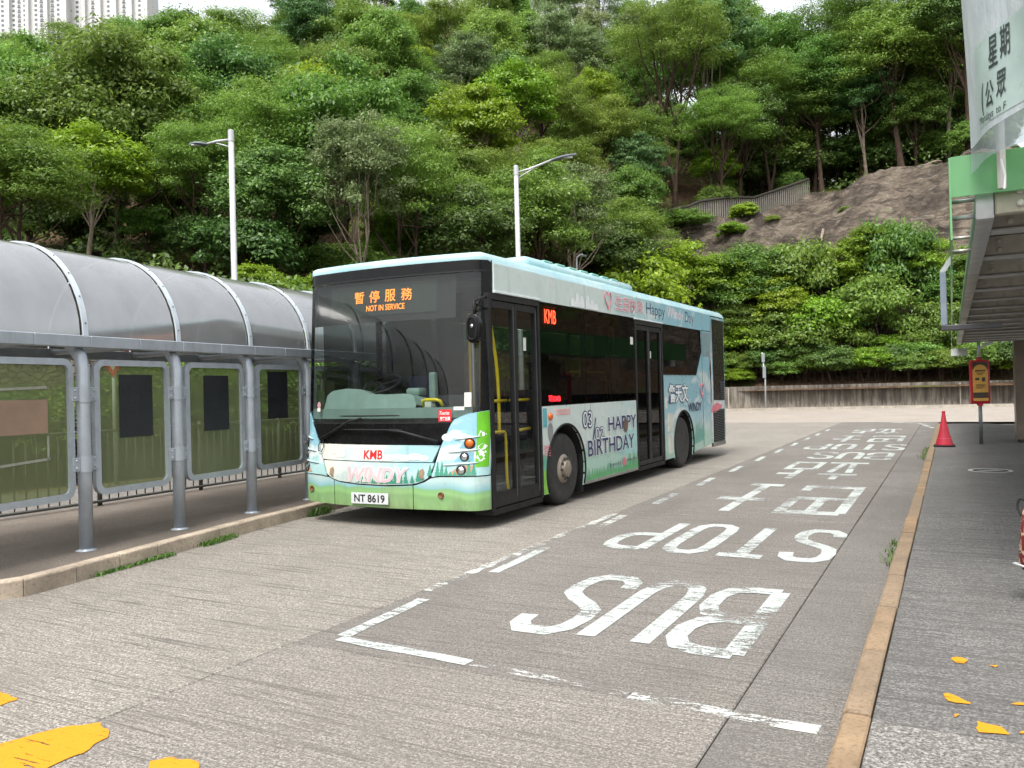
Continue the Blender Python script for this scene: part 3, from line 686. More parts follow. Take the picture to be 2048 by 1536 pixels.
for (x0, z0, rr) in ((.1, .80, .09), (.22, .815, .075), (.33, .80, .08), (.45, .815, .09), (.56, .80, .07), (-.6, .83, .08), (-.72, .86, .06)):
    MB().add([FS(.0155)(x0 + rr * math.cos(a), z0 + rr * .45 * math.sin(a)) for a in lin(0, 5.9, 14)], [tuple(range(14))]).build('cloud_print', plain('cream cloud print', srgb(232, 228, 214), .4, var=.06), bus)
# lettering on the front
def on(name, s, box, fn, mat, par=bus, offset=0.0, shear=0.0): return writing(MB(), s, box, fn, offset, shear).build(name, mat, par, recalc=False)
MB().add([FS(.0165)(x, z) for x, z in ((-.30, .765), (.05, .765), (.05, .905), (-.30, .905))], [(0, 1, 2, 3)]).build('badge_plate', plain('badge white', srgb(226, 228, 224), .4), bus)
on('front_lettering', 'KMB', (-.235, .025, .785, .885), FS(.019), M_RED, offset=.02)
on('front_lettering', 'WINDY', (-.47, .36, .525, .685), FS(.0125), plain('cream outline', srgb(226, 214, 208), .4), offset=.05, shear=.22)
on('front_lettering', 'WINDY', (-.47, .36, .525, .685), FS(.0145), M_PINK, offset=.008, shear=.22)
# licence plate
pl_ = MB(); pl_.sheet(xr(-.405, .125, 8), pw([(-1, .262), (1, .272)]), pw([(-1, .392), (1, .402)]), FS(.028), rows=1)
plate = pl_.build('licence_plate', plain('plate white', srgb(214, 218, 220), .35), bus)
on('plate_lettering', 'NT 8619', (-.355, .075, .288, .372), FS(.031), M_BLACKP, plate, .02)
for x, z in ((-1.07, .405), (.775, .385)):
    mb = MB(); c = Vector(FS(.006)(x, z)); t = MB().lathe([(.0, .0), (.028, .0), (.03, .006), (.036, .006), (.038, -.01)], 'y', n=18)
    mb.add([c + Vector((v[0], -v[1], v[2])) for v in t.v], t.f); mb.build('towing_cap', plain('rusty cap', srgb(116, 74, 44), .6), bus, smooth=True)
# hood handles
for x in (-.72, .55):
    mb = MB(); mb.add([FS(.014)(x + a, z) for a, z in ((-.03, .66), (.015, .685), (.035, .65), (.02, .6), (.035, .575), (.0, .565), (-.035, .6))], [tuple(range(7))]); mb.build('hood_latch', plain('tan latch', srgb(150, 128, 100), .6), bus)
# ---- windscreen and what frames it
ws_bot = pw([(-HW, 1.345), (-1.22, 1.335), (-1.16, 1.29), (-1.10, 1.205), (-1.07, 1.192), (.87, 1.192), (.915, 1.24), (1.05, 1.295), (HW, 1.335)])
ws = MB(); ws.sheet(xr(-HW + .05, HW - .06, 40), ws_bot, pw([(-2, 2.90), (2, 2.90)]), FS(.0), rows=12); ws.build('windscreen', MG_WS, bus, smooth=True)
mb = MB(); mb.sheet(xs_all, pw([(-2, 2.905), (2, 2.905)]), pw([(-2, 3.028), (2, 3.028)]), FS(.012), rows=3); mb.build('black_header', M_BLK, bus, smooth=True)
mb = MB(); mb.sheet(xs_all, pw([(-2, 2.892), (2, 2.892)]), pw([(-2, 2.91), (2, 2.91)]), FS(.016), rows=1); mb.build('header_seal', M_RUB, bus, smooth=True)
for s in (-1, 1):
    a, b = (-HW + .001, -HW + .055) if s < 0 else (HW - .065, HW - .001)
    mb = MB(); mb.sheet(xr(a, b, 8), lambda x: ws_bot(x) + .0, pw([(-2, 2.905), (2, 2.905)]), FS(.006), rows=10); mb.build('front_pillar', M_BLK, bus, smooth=True)
mb = MB(); mb.sheet(xr(-HW + .06, HW - .08, 30), pw([(-2, 1.19), (2, 1.19)]), pw([(-2, 1.21), (2, 1.21)]), FS(.004), rows=1); mb.build('windscreen_seal', M_RUB, bus, smooth=True)
# destination box behind the glass
mb = MB(); mb.sheet(xr(-HW + .07, .89, 30), pw([(-2, 2.39), (2, 2.385)]), pw([(-2, 2.9), (2, 2.9)]), FS(-.05), rows=3); mb.build('display_box', plain('matt display black', (.006, .006, .0065), .8, var=.05), bus, smooth=True)
mb = MB(); mb.sheet(xr(-.86, .66, 20), pw([(-2, 2.47), (2, 2.47)]), pw([(-2, 2.84), (2, 2.84)]), FS(-.042), rows=2)
disp = mb.build('destination_display', plain('dark display face', (.012, .016, .012), .7, var=.05), bus)
M_LED = emit('amber led', (1.0, .24, .01), 1.3); M_LEDR = emit('red led', (1.0, .05, .02), 2.2)
for i, ch in enumerate('暫停服務'):
    x0 = -.47 + i * .225; on('display_writing', ch, (x0, x0 + .145, 2.625, 2.765), FS(-.034), M_LED, disp, .006)
on('display_writing', 'NOT IN SERVICE', (-.29, .25, 2.525, 2.592), FS(-.034), M_LED, disp, .012)
# wipers
def wiper(piv, elbow, mid, b0, b1):
    m2 = MB(); m2.tube([FS(.035)(*piv), FS(.06)(*elbow), FS(.05)(*mid)], [.02, .014, .009], 8); w0 = m2.build('wiper', M_RUB, bus, smooth=True)
    m2 = MB(); m2.tube([FS(.032)(x, z) for x, z in zip(lin(b0[0], b1[0], 12), lin(b0[1], b1[1], 12))], [.004] + [.009] * 10 + [.004], 6); m2.build('wiper_blade', M_RUB, w0, smooth=True)
wiper((-.935, 1.005), (-.45, 1.225), (-.27, 1.262), (-.62, 1.285), (.25, 1.285))
wiper((.74, .985), (.3, 1.10), (.1, 1.115), (-.6, 1.125), (.3, 1.118))
MB().tube([FS(.03)(x, z) for x, z in ((-.9, 1.0), (-.87, .93), (-.9, .86), (-.96, .87), (-.965, .93), (-.93, .985))], .005, 6).build('washer_hose', M_RUB, bus, smooth=True)
# stickers on the glass
def sticker(name, x0, x1, z0, z1, mat, off=.004, par=bus): return MB().add([FS(off)(x, z) for x, z in ((x0, z0), (x1, z0), (x1, z1), (x0, z1))], [(0, 1, 2, 3)]).build(name, mat, par)
st = sticker('red_sticker', .725, .88, 1.205, 1.345, plain('sticker red', srgb(214, 36, 40), .4))
on('sticker_writing', 'Tourist', (.74, .86, 1.285, 1.325), FS(.0075), M_PWHITE, st, .01, .3)
on('sticker_writing', '旅客日票', (.745, .865, 1.22, 1.262), FS(.0075), M_PWHITE, st, .03)
sticker('white_notice', 1.03, 1.11, 1.37, 1.53, plain('paper white', srgb(222, 224, 214), .6))
sticker('white_notice', .905, 1.03, 1.335, 1.375, plain('paper white', srgb(222, 224, 214), .6))
sticker('white_notice', -1.03, -.975, 1.34, 1.385, plain('paper white', srgb(222, 224, 214), .6))
MB().add([FS(.004)(-1.0 + .03 * math.cos(a), 1.42 + .04 * math.sin(a)) for a in lin(0, 5.9, 14)], [tuple(range(14))]).build('round_permit', plain('permit pink', srgb(196, 150, 160), .5), bus)
# ---- roof
def rz_(x):
    a = abs(x); R = .13
    z = 3.125 + .02 * (1 - (min(a, HW - R) / (HW - R)) ** 2)
    if a > HW - R: z = 3.125 - R + math.sqrt(max(0, R * R - (a - HW + R) ** 2))
    return z
rx = lin(-HW, -HW + .13, 8)[:-1] + lin(-HW + .13, HW - .13, 25) + lin(HW - .13, HW, 8)[1:]
mb = MB(); V = []; cols = []
for x in rx:
    zt = rz_(x); f0 = Fr(x, 3.03)
    col = [(x, f0 - .012, min(3.026, zt)), (x, f0 - .016, min(3.06, zt)), (x, f0 - .004, min(3.095, zt)), (x, f0 + .05, min(3.12, zt)), (x, f0 + .25, zt), (x, max(1.0, f0 + .5), zt)] + [(x, y, zt) for y in (2.5, 4, 5.5, 7, 8.5, 9.8)] + [(x, 10.35, zt), (x, 10.5, zt - .02), (x, 10.6, zt - .09)]
    cols.append(col)
n_ = len(cols[0])
for c_ in cols: V += c_
mb.add(V, [(i * n_ + j, (i + 1) * n_ + j, (i + 1) * n_ + j + 1, i * n_ + j + 1) for i in range(len(rx) - 1) for j in range(n_ - 1)])
roof = mb.build('roof', ML_ROOF, bus, angle=50)
mb = MB(); mb.rbox(-1.02, 1.02, 1.75, 5.6, 3.08, 3.285, .08, 4); pod = mb.build('air_conditioner', ML_ROOF, bus, angle=40)
for i in range(7): MB().rbox(-.9, 1.0, 2.3 + i * .4, 2.55 + i * .4, 3.262, 3.29, .008, 1).build('air_conditioner_rib', plain('pod rib green', srgb(140, 206, 190), .4), pod)
# ---- kerb-side panels
def panel(name, poly, mat, off=0.0, th=.03, side=1, par=bus):
    f0 = (SD if side > 0 else SDL); return MB().prism(poly, f0(off - th), f0(off)).build(name, mat, par)
def pane(poly, off, side=1): return MB().add([(SD if side > 0 else SDL)(off)(y, z) for y, z in poly], [tuple(range(len(poly)))]).build('window_pane', MG_TINT, bus)
def arch(cy, cz, r, a0, a1, n=16): return [(cy + r * math.cos(rad(a)), cz + r * math.sin(rad(a))) for a in lin(a0, a1, n)]
g = .005
fc = Fr(HW - .002, 3.0)
for i, (a, b, off) in enumerate(((fc, 1.55, .014), (1.555, 3.0, 0), (3.006, 3.96, 0), (3.966, 4.93, .003), (4.936, 8.70, .012), (8.706, 9.42, 0))):
    z0 = 2.655 if i != 4 else 2.64
    panel('cantrail_panel', [(a + g, z0), (b - g, z0), (b - g, 2.995), (a + g, 2.995)], ML_SIDE, off)
MB().rbox(HW - .01, HW + .03, fc, 1.6, 2.655, 2.683, .006).build('door_gutter', plain('gutter white', srgb(222, 230, 230), .4), bus)
MB().rbox(HW - .01, HW + .022, 4.93, 6.3, 2.635, 2.655, .006).build('door_gutter', plain('gutter white', srgb(222, 230, 230), .4), bus)
A1 = arch(2.28, .475, .6, 207, -27)
panel('side_panel', [(1.585, .21)] + [(1.72, .21)] + A1 + [(2.86, .21), (4.93, .2), (4.93, 1.325), (1.585, 1.325)], ML_SIDE, .004)
A2 = arch(7.42, .475, .6, 207, -27)
panel('side_panel', [(6.3, .24), (6.86, .24)] + A2 + [(8.0, .25), (9.43, .33), (9.43, 2.64), (8.63, 2.64), (8.66, 2.2), (8.27, 1.735), (6.3, 1.735)], ML_SIDE, .004)
for yv in (8.71,): MB().box(HW + .003, HW + .007, yv - .006, yv + .006, .3, 2.64).build('panel_seam', M_RUB, bus)
for yv in (3.1, 7.4): MB().box(HW + .003, HW + .0065, yv - .003, yv + .003, 1.14, 1.32 if yv < 5 else 1.73).build('panel_seam', M_GREYIN, bus)
MB().rbox(HW - .02, HW + .014, 2.9, 4.93, .2, .245, .008).build('skirt_rail', plain('dull alloy rail', srgb(150, 148, 142), .5, .4), bus)
for cy in (2.28, 7.42):
    mb = MB(); pts = arch(cy, .475, .6, 205, -25, 24); V = []
    for (y, z) in pts:
        V += [(HW + .012, y, z), (HW - .32, y, z)]
    mb.add(V, [(2 * i, 2 * i + 2, 2 * i + 3, 2 * i + 1) for i in range(len(pts) - 1)]); mb.build('wheel_arch', M_UNDER, bus, smooth=True)
    mb = MB(); mb.tube([(HW + .006, y, z) for y, z in pts], .014, 6); mb.build('arch_trim', M_RUB, bus, smooth=True)
    MB().box(HW - .34, HW - .02, cy + .53, cy + .56, .10, .62).build('mudflap', M_RUB, bus)
# side windows
MB().prism([(1.585, 1.33), (4.93, 1.33), (4.93, 2.65), (1.585, 2.65), (1.585, 2.6), (4.88, 2.6), (4.88, 1.38), (1.585, 1.38)], SD(-.03), SD(-.006)).build('window_surround', M_BLK, bus)
for a, b in ((1.595, 2.955), (2.97, 3.90), (3.915, 4.92)): pane([(a, 1.335), (b, 1.335), (b, 2.648), (a, 2.648)], .002)
for yv in (2.962, 3.907): MB().box(HW - .05, HW - .004, yv - .03, yv + .03, 1.33, 2.65).build('window_pillar', M_BLK, bus)
rw = [(6.31, 1.745), (8.265, 1.745), (8.65, 2.2), (8.62, 2.635), (6.31, 2.635)]
pane(rw, -.002)
MB().prism([(7.78, 1.75), (7.83, 1.75), (7.83, 2.63), (7.78, 2.63)], SD(-.05), SD(-.012)).build('window_pillar', M_BLK, bus)
wb = MB()
for (p, q) in zip(rw, rw[1:] + rw[:1]): wb.tube([(HW + .004, *p), (HW + .004, *q)], .010, 6)
wb.build('window_seal', M_BLK, bus)
# doors: two glazed leaves each
M_DFR = plain('door frame black', (.014, .014, .015), .45, var=.2, spec=.22)
def door(y0, y1, z0, z1, dark):
    gm = MG_DOOR if not dark else MG_TINT
    fr = MB(); fr.box(HW - .09, HW + .012, y0, y0 + .05, z0, z1); fr.box(HW - .09, HW + .012, y1 - .05, y1, z0, z1); fr.box(HW - .09, HW + .012, y0 + .05, y1 - .05, z1 - .07, z1)
    d = fr.build('front_door' if not dark else 'exit_door', M_DFR, bus)
    MB().box(HW - .25, HW + .004, y0 + .02, y1 - .02, z0 - .05, z0 + .015).build('door_step', M_RUB, d)
    ym = (y0 + y1) / 2; 
    for a, b in ((y0 + .055, ym - .004), (ym + .004, y1 - .055)):
        lf = MB(); w_ = .05; x0, x1 = HW - .06, HW - .005; kz = z0 + (.19 if not dark else .1)
        lf.box(x0, x1, a, a + w_, z0 + .03, z1 - .08); lf.box(x0, x1, b - w_, b, z0 + .03, z1 - .08); lf.box(x0, x1, a + w_, b - w_, z1 - .16, z1 - .08); lf.box(x0, x1, a + w_, b - w_, z0 + .03, kz)
        lo = lf.build('door_leaf', M_DFR, d)
        MB().add([SD(-.03)(y, z) for y, z in ((a + w_, kz), (b - w_, kz), (b - w_, z1 - .16), (a + w_, z1 - .16))], [(0, 1, 2, 3)]).build('door_glass', gm, d)
        MB().tube([(HW - .012, b - .02 if a < ym - .3 else b - .02, z0 + .1), (HW - .012, b - .02, z1 - .12)], .012, 6).build('door_rubber', plain('grey door rubber', srgb(70, 72, 74), .5), d)
    return d
fd = door(.325, 1.575, .185, 2.652, False)
ed = door(4.94, 6.292, .225, 2.632, True)
sticker_m = plain('paper white', srgb(222, 224, 214), .6)
MB().box(HW - .027, HW - .026, 1.2, 1.27, 2.02, 2.18).build('door_notice', sticker_m, fd)
MB().box(HW - .027, HW - .026, 5.72, 5.78, 2.02, 2.14).build('door_notice', sticker_m, ed)
MB().box(HW + .003, HW + .0035, 4.74, 4.86, 2.22, 2.34).build('window_notice', sticker_m, bus)
# handrails seen through the front door
hr = MB()
hr.tube(smooth([(1.1, .62, 2.6), (1.1, .66, 2.3), (1.1, .76, 1.9), (1.1, .80, 1.5), (1.1, .80, 1.2), (1.1, .8, 1.02)], 4), .02, 8); hr.build('handrail', M_YEL, bus, smooth=True)
for pts in ([(1.14, .45, 1.42), (1.14, .93, 1.42)], [(1.14, 1.0, 1.42), (1.14, 1.48, 1.42)], [(1.15, 1.02, 1.05), (1.15, 1.48, 1.06)], smooth([(1.15, .42, 1.05), (1.15, .75, 1.055), (1.15, .85, 1.0), (1.15, .86, .6), (1.15, .87, .42), (1.15, .93, .25)], 4)):
    MB().tube(pts, .019, 8).build('handrail', M_YEL, bus, smooth=True)
MB().tube([(1.05, 1.32, .4), (1.05, 1.32, 1.9)], .017, 8).build('door_post', plain('grey post', srgb(120, 122, 122), .4, .6), bus)
MB().tube([(1.05, 1.3, 1.45), (1.05, 1.3, 2.45)], .02, 8).build('handrail', plain('worn yellow handrail', srgb(200, 150, 40), .45), bus)
for y0, y1, z in ((3.0, 3.9, 1.78), (3.95, 4.4, 1.78)): MB().tube([(1.0, y0, z), (1.0, y1, z)], .02, 8).build('handrail', M_YEL, bus, smooth=True)
MB().tube([(1.0, 4.4, 1.78), (1.0, 4.4, .4)], .02, 8).build('handrail', M_YEL, bus, smooth=True)
MB().tube([(.62, .95, .4), (.62, .95, 2.5)], .018, 8).build('handrail', plain('worn yellow handrail', srgb(200, 150, 40), .45), bus)
MB().tube([(1.06, .32, 1.25), (1.06, .32, 2.2)], .02, 8).build('front_post', plain('grey post', srgb(120, 122, 122), .4, .6), bus)
# ---- rear corner on the kerb side
mb = MB(); prof = [(HW, 9.44)] + [(HW, 10.42)] + [(HW - .18 + .18 * math.cos(rad(a)), 10.42 + .18 * math.sin(rad(a))) for a in lin(10, 90, 8)] + [(-HW + .18, 10.6)] + [(-HW + .18 - .18 * math.sin(rad(a)), 10.42 + .18 * math.cos(rad(a))) for a in lin(10, 90, 8)] + [(-HW, 9.44)]
V = []
ZR = [.36, .5, 1.0, 1.6, 2.4, 2.97]
for (x, y) in prof:
    for z in ZR: V.append((x, y - (.06 if z < .4 else 0), z))
m = len(ZR); mb.add(V, [(i * m + j, (i + 1) * m + j, (i + 1) * m + j + 1, i * m + j + 1) for i in range(len(prof) - 1) for j in range(m - 1)])
mb.build('rear_shell', ML_SIDE, bus, angle=50)
panel('rear_side_window', [(9.53, 1.22), (10.36, 1.2), (10.38, 2.92), (9.5, 2.92)], M_BLK, .012, .02)
gb = panel('engine_grille', [(9.46, .30), (10.3, .34), (10.34, 1.0), (9.46, 1.03)], M_UNDER, .006, .01)
sl_me = MB().rbox(-.006, .012, -.42, .42, -.0055, .0055, .003, 1).mesh('slat')
for i in range(19): obj('slat', sl_me, plain('grille slat', (.06, .06, .062), .45), gb, loc=(HW + .012, 9.885, .345 + i * .0355))
gb2 = panel('vent_grille', [(10.0, 1.24), (10.33, 1.24), (10.33, 1.62), (10.0, 1.62)], M_UNDER, .016, .008)
sl2 = MB().rbox(-.004, .008, -.155, .155, -.006, .006, .003, 1).mesh('slat')
for i in range(9): obj('slat', sl2, plain('grille slat', (.06, .06, .062), .45), gb2, loc=(HW + .02, 10.165, 1.265 + i * .04))
MB().rbox(HW - .05, HW + .02, 9.44, 10.35, .24, .335, .02).build('rear_skirt', plain('dull alloy rail', srgb(150, 148, 142), .5, .4), bus)
# printed figure along the rear edge: only folds of hair, a pale dress and a pink hem can be read
def sidepoly(name, poly, mat, off=.0075): return MB().add([SD(off)(y, z) for y, z in poly], [tuple(range(len(poly)))]).build(name, mat, bus)
sidepoly('figure_print', [(9.33, .42), (9.42, .4), (9.44, 2.2), (9.40, 2.45), (9.33, 2.1), (9.36, 1.4), (9.28, .9)], plain('dress print', srgb(222, 220, 220), .4))
sidepoly('figure_print', [(9.29, 1.2), (9.33, 1.15), (9.36, 1.9), (9.31, 2.15), (9.25, 1.9), (9.3, 1.5)], plain('hair print', srgb(52, 46, 48), .4), .009)
sidepoly('figure_print', [(9.38, 2.2), (9.42, 2.0), (9.43, 2.75), (9.40, 2.8)], plain('skin print', srgb(206, 168, 154), .4), .009)
sidepoly('figure_print', [(9.44, 1.04), (10.34, 1.02), (10.33, 1.19), (9.9, 1.2), (9.46, 1.21)], plain('dress print', srgb(222, 220, 220), .4), .009)
sidepoly('figure_print', [(9.24, .98), (9.6, .95), (10.1, 1.05), (10.15, 1.1), (9.7, 1.16), (9.4, 1.1)], M_PINKRED, .0105)
sidepoly('grey_patch', [(8.74, 2.12), (9.3, 2.12), (9.33, 2.62), (8.76, 2.62)], plain('grey film', srgb(128, 152, 158), .35), .0075)
# printed scenery on the side
mb = MB()
for i in range(34):
    y = 2.93 + i * .06; h = .10 + .08 * abs(math.sin(i * 1.7)) + (.14 if i in (27, 28, 30, 31, 33) else 0) - (.05 if 16 < i < 24 else 0)
    fir(mb, y, .245, .05, h, SD(.0075), r4)
mb.build('fir_print', M_FIRD, bus)
mb = MB()
for i in range(12): fir(mb, 3.6 + i * .1 , .246, .06, .12 + .1 * abs(math.sin(i * 2.3)), SD(.006), r4)
mb.build('fir_print', M_FIR2, bus)
mb = MB()
for i in range(9): fir(mb, 8.12 + i * .075, .40 + .006 * i, .06, .25 + .28 * abs(math.sin(i * 1.3)), SD(.0075), r4)
mb.build('fir_print', plain('teal fir print', srgb(112, 178, 164), .4, var=.1), bus)
sidepoly('hill_print', [(4.05, .62), (4.3, .78), (4.6, .88), (4.925, .84), (4.925, .45), (4.5, .5), (4.2, .5)], plain('hill print', srgb(166, 212, 208), .4), .006)
sidepoly('grass_print', [(1.59, .215), (1.715, .215), (1.66, .4), (1.67, .5), (1.59, .53)], plain('meadow print', srgb(128, 190, 70), .4), .0075)
sidepoly('grass_print', [(1.59, .53), (1.67, .5), (1.7, .66), (1.66, .7), (1.59, .72)], M_FIR2, .0075)
# lettering on the side
def lettered(s, box, col, out_col=None, off=.02, oo=.06, shear=0.0):
    if out_col: on('side_lettering', s, box, SD(.010), out_col, offset=oo, shear=shear)
    return on('side_lettering', s, box, SD(.0125), col, offset=off, shear=shear)
lettered('03', (2.82, 3.14, .99, 1.215), M_PWHITE, M_NAVY, -.005, .05)
lettered('/', (3.13, 3.29, .80, 1.12), M_NAVY, None, -.012)
lettered('02', (3.24, 3.56, .80, .97), M_PWHITE, M_NAVY, -.005, .05)
lettered('HAPPY', (3.73, 4.88, .9, 1.10), M_NAVY, M_PWHITE, .012, .05)
lettered('BIRTHDAY', (2.97, 4.77, .58, .80), M_NAVY, M_PWHITE, .012, .045)
lettered('Sponsored by', (3.72, 4.2, .345, .42), plain('grey print', srgb(96, 100, 110), .4), None, .0)
MB().add([SD(.0125)(4.33 + .075 * math.cos(a), .395 + .062 * math.sin(a)) for a in lin(0, 5.9, 16)], [tuple(range(16))]).build('sponsor_mark', M_PINKRED, bus)
lettered('metta.profit', (4.45, 4.88, .36, .44), plain('grey print', srgb(96, 100, 110), .4), None, .0)
lettered('生日快樂', (4.15, 5.33, 2.73, 2.955), M_PINKRED, M_PWHITE, .0, .055)
lettered('Happy', (5.5, 6.46, 2.70, 2.955), M_NAVY, None, .0)
lettered('Windy', (6.56, 7.53, 2.71, 2.955), plain('pale pink print', srgb(234, 214, 218), .4), M_PWHITE, .01, .05)
lettered('Day', (7.64, 8.18, 2.68, 2.95), M_NAVY, None, .0)
lettered('詹天文', (6.56, 7.70, 1.24, 1.57), M_PWHITE, M_NAVY, .022, .06)
lettered('WINDY', (7.71, 8.58, 1.04, 1.2), M_NAVY, None, .015, shear=.12)
def heart(y0, z0, s, mat):
    P = [(y0 + s * .9 * 16 * math.sin(t) ** 3 / 17, z0 + s * (13 * math.cos(t) - 5 * math.cos(2 * t) - 2 * math.cos(3 * t) - math.cos(4 * t)) / 17) for t in lin(.35, 5.7, 40)]
    MB().tube([SD(.011)(*p) for p in P], .007, 5).build('heart_print', mat, bus)
heart(3.85, 2.86, .15, M_PINKRED); heart(8.63, 1.45, .16, M_PINKRED)
mb = MB()
for i, (y, h) in enumerate(((2.6, .12), (2.75, .2), (2.9, .17), (3.1, .2), (3.25, .15), (3.4, .1))): mb.add([SD(.007)(y + .08 * math.cos(a), 2.665 + h * max(0, math.sin(a))) for a in lin(0, math.pi, 9)], [tuple(range(9))])
mb.build('cloud_print', M_PWHITE, bus)
# small fittings on the side
mb = MB(); t = MB().lathe([(.05, 0), (.05, .012), (.042, .028), (.022, .036), (0, .038)], 'x', n=18); mb.add([Vector((HW + .004, 1.81, 1.19)) + Vector(v) for v in t.v], t.f); mb.build('side_indicator', M_AMBER, bus, smooth=True)
M_REFL = plain('grey balloon print', srgb(142, 146, 146), .45)
sidepoly('balloon_print', [(1.81 + .075 * math.cos(a), 1.01 + .1 * math.sin(a) * (1 if math.sin(a) > 0 else 1.45)) for a in lin(0, 5.9, 18)], M_REFL, .009)
sidepoly('balloon_print', [(4.42 + .1 * math.cos(a), .965 + .085 * math.sin(a) * (1 if math.sin(a) > 0 else 1.5)) for a in lin(0, 5.9, 18)], plain('dark balloon print', srgb(104, 84, 76), .45), .0145)
lettered('2669', (1.61, 1.8, .78, .83), M_PINKRED); 
for i in range(3): MB().box(HW + .004, HW + .0075, 1.63, 1.8, .75 - i * .03, .762 - i * .03).build('small_notice_line', M_PINKRED, bus)
for i in range(2): MB().box(HW + .004, HW + .0075, 2.0, 2.42, 1.245 - i * .045, 1.275 - i * .045).build('notice_strip', plain('notice pink', srgb(228, 170, 168), .5), bus)
MB().box(HW + .004, HW + .0075, 1.61, 1.72, 1.06, 1.3).build('teal_notice', plain('notice teal', srgb(96, 176, 184), .5), bus)
for z0, z1 in ((.33, .68), (.72, 1.05)): MB().box(HW + .004, HW + .0075, 6.5, 6.75, z0, z1).build('paper_notice', plain('notice cream', srgb(216, 212, 200), .6), bus)
MB().box(HW + .004, HW + .0075, 6.36, 6.47, 1.14, 1.36).build('paper_notice', plain('notice cream', srgb(216, 212, 200), .6), bus)
# route lights behind the side glass
MB().box(1.17, 1.19, 1.7, 2.4, 2.36, 2.62).build('side_display', M_DARKIN, bus)
on('side_display_writing', 'KMB', (1.86, 2.19, 2.4, 2.58), SD(-.06), emit('red led bright', (1.0, .05, .02), 15.0), bus, .0)
on('side_display_writing', '可KMB', (1.92, 2.27, 1.37, 1.455), SD(-.06), emit('red led sign', (1.0, .02, .03), 9.0), bus, .03)
# ---- wheels
def wheel(y, side, dual=False):
    t = bpy.data.objects.new('wheel', None)
    x0 = side * (HW - .035); R = .478; s = side
    ty = MB().lathe([(.30, -.012 * s), (.345, -.004 * s), (.40, 0), (.445, -.012 * s), (.470, -.04 * s), (R, -.075 * s), (R, -.215 * s), (.465, -.25 * s), (.40, -.28 * s), (.30, -.27 * s)], 'x', (x0, y, R), 48)
    for a in (-.10, -.145, -.19): pass
    w_ = ty.build('wheel', M_TYRE, bus, angle=35)
    dish = -.02 if not dual else -.11
    rm = MB().lathe([(.305, -.015 * s), (.30, -.03 * s), (.285, -.02 * s), (.28, -.05 * s), (.255, (dish - .03) * s), (.2, (dish) * s), (.165, (dish + .035) * s), (.16, (dish + .04) * s), (.12, (dish + .04) * s), (.105, (dish + .075) * s), (.085, (dish + .085) * s), (0, (dish + .088) * s)], 'x', (x0, y, R), 40)
    ro = rm.build('rim', M_RIM, w_, angle=30)
    bt = MB().lathe([(.0165, 0), (.0165, .02 * s), (.010, .03 * s), (0, .03 * s)], 'x', n=8).mesh('wheel_nut')
    for i in range(10):
        a = i * math.pi / 5; obj('wheel_nut', bt, plain('dark nut', (.05, .045, .04), .5, .5), w_, loc=(x0 + (dish + .038) * s, y + .138 * math.cos(a), R + .138 * math.sin(a)))
    if not dual:
        lobe = MB().lathe([(.036, 0), (.036, .006 * s), (0, .006 * s)], 'x', n=12).mesh('rim_hole')
        for i in range(10):
            a = (i + .5) * math.pi / 5; obj('rim_hole', lobe, M_UNDER, w_, loc=(x0 + (dish - .008) * s, y + .222 * math.cos(a), R + .222 * math.sin(a)))
    return w_
for y, dual in ((2.28, False), (7.42, True)):
    wheel(y, 1, dual); wheel(y, -1, dual)
# ---- far side, floor and interior
panel('side_panel', [(.4, .21), (1.72, .21)] + A1 + [(2.86, .21), (6.86, .21)] + A2 + [(8.0, .25), (9.43, .33), (9.43, 1.33), (.4, 1.33)], ML_SIDE, .004, side=-1)
panel('cantrail_panel', [(fc, 2.655), (9.43, 2.655), (9.43, 2.97), (fc, 2.97)], ML_SIDE, 0, side=-1)
for a, b in ((.42, 1.5), (1.55, 3.0), (3.05, 4.5), (4.55, 6.0), (6.05, 7.7), (7.75, 9.4)): pane([(a, 1.335), (b, 1.335), (b, 2.65), (a, 2.65)], -.002, -1)
for yv in (1.525, 3.025, 4.525, 6.025, 7.725): MB().box(-HW + .004, -HW + .05, yv - .04, yv + .04, 1.33, 2.65).build('window_pillar', M_BLK, bus)
MB().box(-HW + .04, HW - .1, .5, 10.4, .33, .37).build('floor', plain('bus floor', srgb(70, 74, 78), .7), bus)
MB().box(-HW + .35, HW - .36, .35, 10.3, .22, .328).build('chassis', M_UNDER, bus)  # dark underbody box, added to block light
MB().box(-.6, .6, 1.2, 10.0, .12, .219).build('driveline', M_UNDER, bus)
MB().box(-HW + .04, HW - .04, .75, 10.3, 2.86, 2.9).build('ceiling', M_GREYIN, bus)
MB().box(-HW + .05, HW - .05, 9.0, 9.05, .37, 2.86).build('rear_bulkhead', M_DARKIN, bus)
d = MB(); d.sheet(xr(-1.17, 1.1, 24), pw([(-2, 1.2), (2, 1.2)]), pw([(-2, 1.37), (2, 1.37)]), FS(-.04), rows=2); V = []
for x in xr(-1.17, 1.1, 24):
    y0 = Fr(x, 1.37) + .04; V += [(x, y0, 1.37), (x, y0 + .35, 1.36)]
d.add(V, [(2 * i, 2 * i + 2, 2 * i + 3, 2 * i + 1) for i in range(23)]); dash = d.build('dashboard', M_DASH, bus, smooth=True)
d = MB(); hp = pw([(-1.12, 1.53), (-1.05, 1.59), (-.8, 1.615), (-.55, 1.6), (-.38, 1.54), (-.15, 1.53), (.1, 1.535), (.24, 1.52), (.3, 1.4)])
d.sheet(xr(-1.12, .3, 30), pw([(-2, 1.36), (2, 1.36)]), hp, lambda x, z: (x, Fr(x, 1.4) + .2 + .1 * (z - 1.36) / .25, z), rows=4)
V = []
